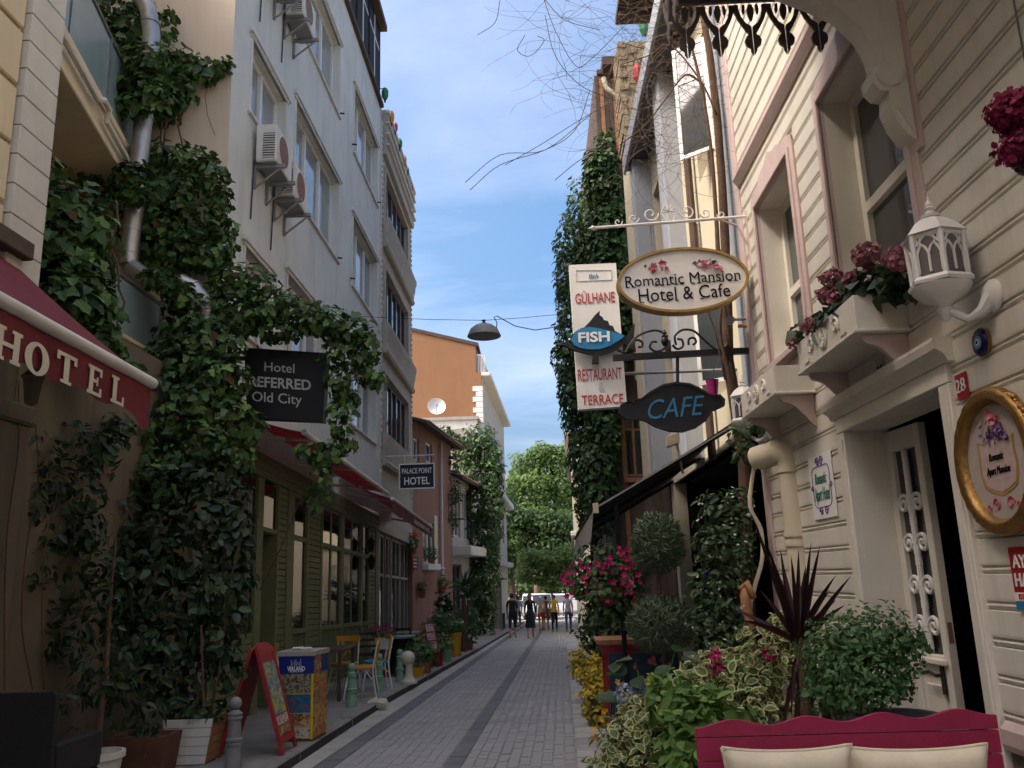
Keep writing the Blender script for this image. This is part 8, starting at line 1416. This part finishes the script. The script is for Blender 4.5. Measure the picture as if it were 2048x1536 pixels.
tree('dark_chestnut_tree', 'dense darker tree arching across the middle of the street end', g0(1022, 64), ony(1022, 1130, 64), cr([(1015, 1000, 0, .9, 1.0, 500), (1020, 1045, 0, 1.1, 1.2, 700), (1050, 1040, 0, 1.4, 1.0, 800), (1085, 1045, 0, 1.5, 1.1, 900), (1120, 1050, 0, 1.4, 1.1, 800), (1010, 1090, 0, .9, 1.2, 600), (1040, 1080, 0, 1.3, 1.0, 700), (1080, 1085, 0, 1.4, .9, 700), (1115, 1085, 0, 1.3, 1.0, 700), (1012, 1135, 0, .8, 1.2, 500), (1140, 1070, 0, 1.0, 1.3, 500)], 64), .26, l_tree2, r0=.3)
tree('young_lime_tree', 'lower lighter tree with drooping branches above the parked cars', g0(1105, 58), ony(1100, 1165, 58), cr([(1055, 1115, 0, .8, .7, 500), (1085, 1120, 0, .9, .8, 600), (1115, 1125, 0, .9, .8, 600), (1135, 1110, 0, .8, .9, 500), (1050, 1150, 0, .7, .6, 400), (1080, 1155, 0, .9, .6, 500), (1110, 1160, 0, .9, .6, 500), (1135, 1155, 0, .6, .7, 350)], 58), .20, l_tree, r0=.11)
tree('shaded_tree', 'dark shaded tree filling the gap behind the parked cars', g0(1040, 86), ony(1040, 1150, 86), cr([(1010, 1165, 0, 1.6, 1.6, 700), (1045, 1170, 0, 1.9, 1.5, 800), (1085, 1170, 0, 1.9, 1.5, 800), (1120, 1165, 0, 1.9, 1.6, 800), (1150, 1160, 0, 1.6, 1.8, 600), (985, 1150, 0, 1.6, 2.0, 600), (1030, 1110, 3, 2.6, 2.4, 900), (1090, 1105, 3, 2.8, 2.4, 900), (1140, 1095, 3, 2.6, 2.6, 800)], 86), .34, l_tree2, r0=.3)
# ================================================================== cars
def car(name, label, base, rz, L, W_, Hh, body, van=False):
    t = thing(name, label, 'van' if van else 'car', base, 'vehicles parked at the street end'); Fc = Frame(base, (math.cos(rz), math.sin(rz), 0), (-math.sin(rz), math.cos(rz), 0)); hw = W_/2
    if van: prof = [(-L/2, .35), (-L/2+.02, Hh*.55), (-L/2+.12, Hh*.93), (-L/2+.3, Hh), (L*.22, Hh), (L*.36, Hh*.62), (L*.48, Hh*.52), (L/2, Hh*.40), (L/2, .35)]; glass = [(-L*.42, Hh*.57), (-L*.40, Hh*.92), (L*.20, Hh*.92), (L*.325, Hh*.60)]
    else: prof = [(-L/2, .35), (-L/2, Hh*.55), (-L*.42, Hh*.64), (-L*.28, Hh*.97), (-L*.15, Hh), (L*.08, Hh), (L*.25, Hh*.66), (L*.45, Hh*.56), (L/2, Hh*.42), (L/2, .35)]; glass = [(-L*.37, Hh*.65), (-L*.26, Hh*.93), (L*.07, Hh*.94), (L*.20, Hh*.67)]
    n = len(prof); m = MB(); rows = []
    for f, s_ in ((-1, .93), (-.96, 1), (.96, 1), (1, .93)):
        rows.append([Fc.p(a*(1 if abs(f) < .99 else .985), f*hw*(1-.12*max(0, (z/Hh-.55)/.45)), z if abs(f) < .99 else z*.985+.01) for a, z in prof])
    vs_ = sum(rows, []); m.add(vs_, [(r*n+i, r*n+(i+1) % n, (r+1)*n+(i+1) % n, (r+1)*n+i) for r in range(3) for i in range(n)]+[tuple(range(n-1, -1, -1)), tuple(range(3*n, 4*n))]); m.build('body', body, t, smooth=True)
    for sg in (-1, 1):
        gq = [Fc.p(a, sg*(hw*(1-.12*max(0, (z/Hh-.55)/.45))+.012), z) for a, z in glass]; MB().add(gq+[p-Fc.en*sg*.02 for p in gq], [(0, 1, 2, 3), (7, 6, 5, 4), (0, 4, 5, 1), (1, 5, 6, 2), (2, 6, 7, 3), (3, 7, 4, 0)]).build('side_window', m_glassd, t)
        for a in (-L*.31, L*.31):
            c = Fc.p(a, sg*(hw-.09), .31); m = MB(); m.lathe([(.30, -.09), (.315, -.06), (.315, .06), (.30, .09)], c, 18, Fc.en); wh = m.build('wheel', m_black, t, smooth=True); m = MB(); m.lathe([(.19, -.10), (.19, .10)], c, 14, Fc.en); m.build('rim', m_grymet, wh)
        for e, mt in ((L/2-.01, m_white2), (-L/2+.01, m_redletter)): MB().fbox(Fc, e-.03, e+.03, sg*hw*.62-.14, sg*hw*.62+.14, Hh*.40, Hh*.48 if mt is m_white2 else Hh*.56, .01).build('headlight' if mt is m_white2 else 'tail_light', mt, t)
    i = [k for k, p in enumerate(prof) if p[0] > 0 and p[1] > Hh*.9][-1]
    for (a0, z0), (a1, z1), nm in ((prof[i], prof[i+1], 'windscreen'), (prof[1] if van else prof[2], prof[2] if van else prof[3], 'rear_window')):
        g = lambda s_, q_: Fc.p(a0+(a1-a0)*s_+(.012 if nm == 'windscreen' else -.012), q_*hw*.78, z0+(z1-z0)*s_+.012); MB().quad(g(.08, -1), g(.08, 1), g(.92, 1), g(.92, -1)).build(nm, m_glassd, t)
    MB().fbox(Fc, L/2-.02, L/2+.05, -hw*.9, hw*.9, .36, .52, .02).build('bumper', m_grymet, t); MB().fbox(Fc, -L/2-.05, -L/2+.02, -hw*.9, hw*.9, .36, .52, .02).build('bumper', m_grymet, t)
m_car = mat('white_car_paint', (.70, .70, .70), .25, .02, 3, 0, spec=.6); m_car2 = mat('silver_car_paint', (.40, .42, .44), .25, .03, 3, 0, metal=.5)
def cb(px, y_): return V(ony(px, 1235, y_)[0], y_, zg(y_))
car('parked_van', 'white van facing the street at its far end, behind the cap wearer', cb(1078, 68), math.radians(-78), 4.6, 1.85, 1.95, m_car, True)
car('parked_car', 'silver car at the far end, left of the white van', cb(1040, 70), math.radians(-85), 4.2, 1.75, 1.5, m_car2)
car('parked_van', 'second white van at the far end, behind the woman in yellow', cb(1122, 72), math.radians(-95), 4.6, 1.85, 1.9, m_car, True)
# ================================================================== people
m_skin = mat('skin', (.42, .24, .16), .6, .06, 9, 0); m_hair = mat('dark_hair', (.025, .017, .013), .6, .2, 30, .1); m_hairb = mat('brown_hair', (.09, .045, .025), .6, .2, 30, .1)
cl = {k: mat('cloth_'+k, c, .85, .1, 12, .15) for k, c in dict(black=(.012, .012, .014), navy=(.03, .04, .07), beige=(.36, .31, .22), red=(.42, .035, .04), yellow=(.55, .38, .02), lav=(.42, .37, .42), jeans=(.045, .075, .14), white=(.62, .61, .58), shoe=(.10, .09, .085), stripe=(.30, .30, .34), brown=(.13, .065, .035)).items()}
def person(label, base, h, facing, top, bottom, bottomlen=1.0, sleeve=.35, skirt=False, hair=m_hair, cap=None, stride=.16, longhair=False, bag=None, armout=.0):
    """one skinned body; cloth regions are faces of that body, hair and skirt are children"""
    t = thing('person', label, 'person', base); k = h/1.75; me = bpy.data.meshes.new('body'); J = {}; vs_, es, rad = [], [], []
    def v(nm, x, y, z, r, par=None):
        J[nm] = len(vs_); vs_.append((x*k, y*k, z*k)); rad.append(r*k)
        if par: es.append((J[par], J[nm]))
    v('pelvis', 0, 0, .95, .135); v('waist', 0, .0, 1.10, .125, 'pelvis'); v('chest', 0, .01, 1.30, .150, 'waist'); v('neck0', 0, 0, 1.45, .085, 'chest'); v('neck', 0, .01, 1.53, .052, 'neck0'); v('head', 0, .02, 1.61, .085, 'neck'); v('crown', 0, .015, 1.70, .080, 'head'); v('nose', 0, .075, 1.60, .020, 'head')
    for s_, nm in ((-1, 'l'), (1, 'r')):
        f = stride*s_
        v('hip'+nm, s_*.09, 0, .88, .095, 'pelvis'); v('knee'+nm, s_*.10, f*.55+.02, .48, .062, 'hip'+nm); v('ank'+nm, s_*.10, f-.04*(s_ < 0), .09+.02*(f < 0), .042, 'knee'+nm); v('toe'+nm, s_*.11, f+.15, .035, .035, 'ank'+nm)
        v('sho'+nm, s_*.17, 0, 1.40, .060, 'neck0'); v('elb'+nm, s_*(.215+armout), -f*.35, 1.12, .043, 'sho'+nm); v('wri'+nm, s_*(.205+armout), -f*.6+.06, .88, .030, 'elb'+nm); v('hand'+nm, s_*(.20+armout), -f*.6+.09, .80, .034, 'wri'+nm)
        for q_ in range(4): v('fing%d%s' % (q_, nm), s_*(.225+armout+.012*q_), -f*.6+.085+.02*q_, .73-.006*abs(q_-1), .010, 'hand'+nm)
        v('thumb'+nm, s_*(.215+armout), -f*.6+.13, .785, .011, 'hand'+nm)
    me.from_pydata(vs_, es, []); ob = bpy.data.objects.new('body', me); COL.objects.link(ob); sk = ob.modifiers.new('skin', 'SKIN'); 
    for i, sv in enumerate(me.skin_vertices[0].data): sv.radius = (rad[i], rad[i]*(.72 if i in (J['chest'], J['waist'], J['pelvis']) else 1)); sv.use_root = (i == 0)
    ob.modifiers.new('sub', 'SUBSURF').levels = 1; ob.modifiers['sub'].render_levels = 1; dg = bpy.context.evaluated_depsgraph_get(); nm_ = bpy.data.meshes.new_from_object(ob.evaluated_get(dg)); bpy.data.objects.remove(ob); bpy.data.meshes.remove(me); nm_.name = 'body'
    nm_.materials.clear()
    for mt in (m_skin, top, bottom, cl['shoe'], cap or hair): nm_.materials.append(mt)
    for p in nm_.polygons:
        c = p.center/k; ax = abs(c.x); idx = 1; p.use_smooth = True
        if c.z > 1.49: idx = 4 if (c.z > 1.675 or (c.y < .0 and c.z > 1.56)) else 0
        elif ax > .195 and c.z > .6: idx = 1 if c.z > 1.40-sleeve*.62 else 0
        elif c.z < .075: idx = 3
        elif c.z < .93: idx = 2 if c.z > .93-.85*bottomlen else 0
        p.material_index = idx
    Mx = Matrix.Translation([float(q_) for q_ in base]) @ Matrix.Rotation(facing, 4, 'Z'); nm_.transform(Mx); o = link('body', nm_, t); W = lambda x, y, z: V(Mx @ Vector((x*k, y*k, z*k)))
    m = MB(); m.ball(W(0, .0, 1.655), (.098*k, .098*k, .10*k), 12, 8)
    if longhair: m.tube([W(0, -.05, 1.66), W(0, -.10, 1.5), W(0, -.12, 1.36)], [.07*k, .075*k, .05*k], 8)
    m.build('cap' if cap else 'hair', cap or hair, t, smooth='all')
    if skirt: m = MB(); m.lathe([(.135*k, 1.08*k), (.17*k, .95*k), (.19*k, .7*k), (.21*k, .42*k), (.19*k, .42*k), (.12*k, 1.05*k)], base, 16); m.build('dress_skirt', bottom, t, smooth=True)
    if bag: m = MB(); m.fbox(Frame(W(.27, -.04, .82), (math.cos(facing), math.sin(facing), 0), (-math.sin(facing), math.cos(facing), 0)), -.05, .05, -.14, .14, 0, .26, .03); m.build('bag', bag, t); MB().tube([W(.16, 0, 1.44), W(.26, -.03, 1.1)], .012, 5).build('strap', bag, t)
    return t
def gp(px, py): return ong(px, py, 0)
person('person walking away in black T-shirt and long black shorts', gp(1026, 1277), 1.80, 0, cl['black'], cl['black'], .62, .35)
person('person walking away in a long black dress', gp(1062, 1277), 1.76, 0, cl['black'], cl['black'], .55, .6, skirt=True, hair=m_hairb, longhair=True)
person('person in a white cap, beige shirt and red shorts', gp(1083, 1262), 1.68, .2, cl['beige'], cl['red'], .42, .55, cap=cl['white'])
person('person with a brown bag beside the beige shirt', gp(1093, 1260), 1.70, 0, cl['brown'], cl['brown'], .45, .5, bag=cl['brown'])
person('person in a yellow top and black trousers', gp(1110, 1264), 1.72, math.pi, cl['yellow'], cl['black'], .98, .2, hair=m_hairb, longhair=True, bag=cl['brown'])
person('person in a pale lavender top and blue jeans, rightmost of the walkers', gp(1138, 1264), 1.74, math.pi, cl['lav'], cl['jeans'], .98, .35, hair=m_hairb)
person('person in a striped top half hidden behind the black T-shirt', gp(1037, 1257), 1.74, 0, cl['stripe'], cl['navy'], .8, .4)
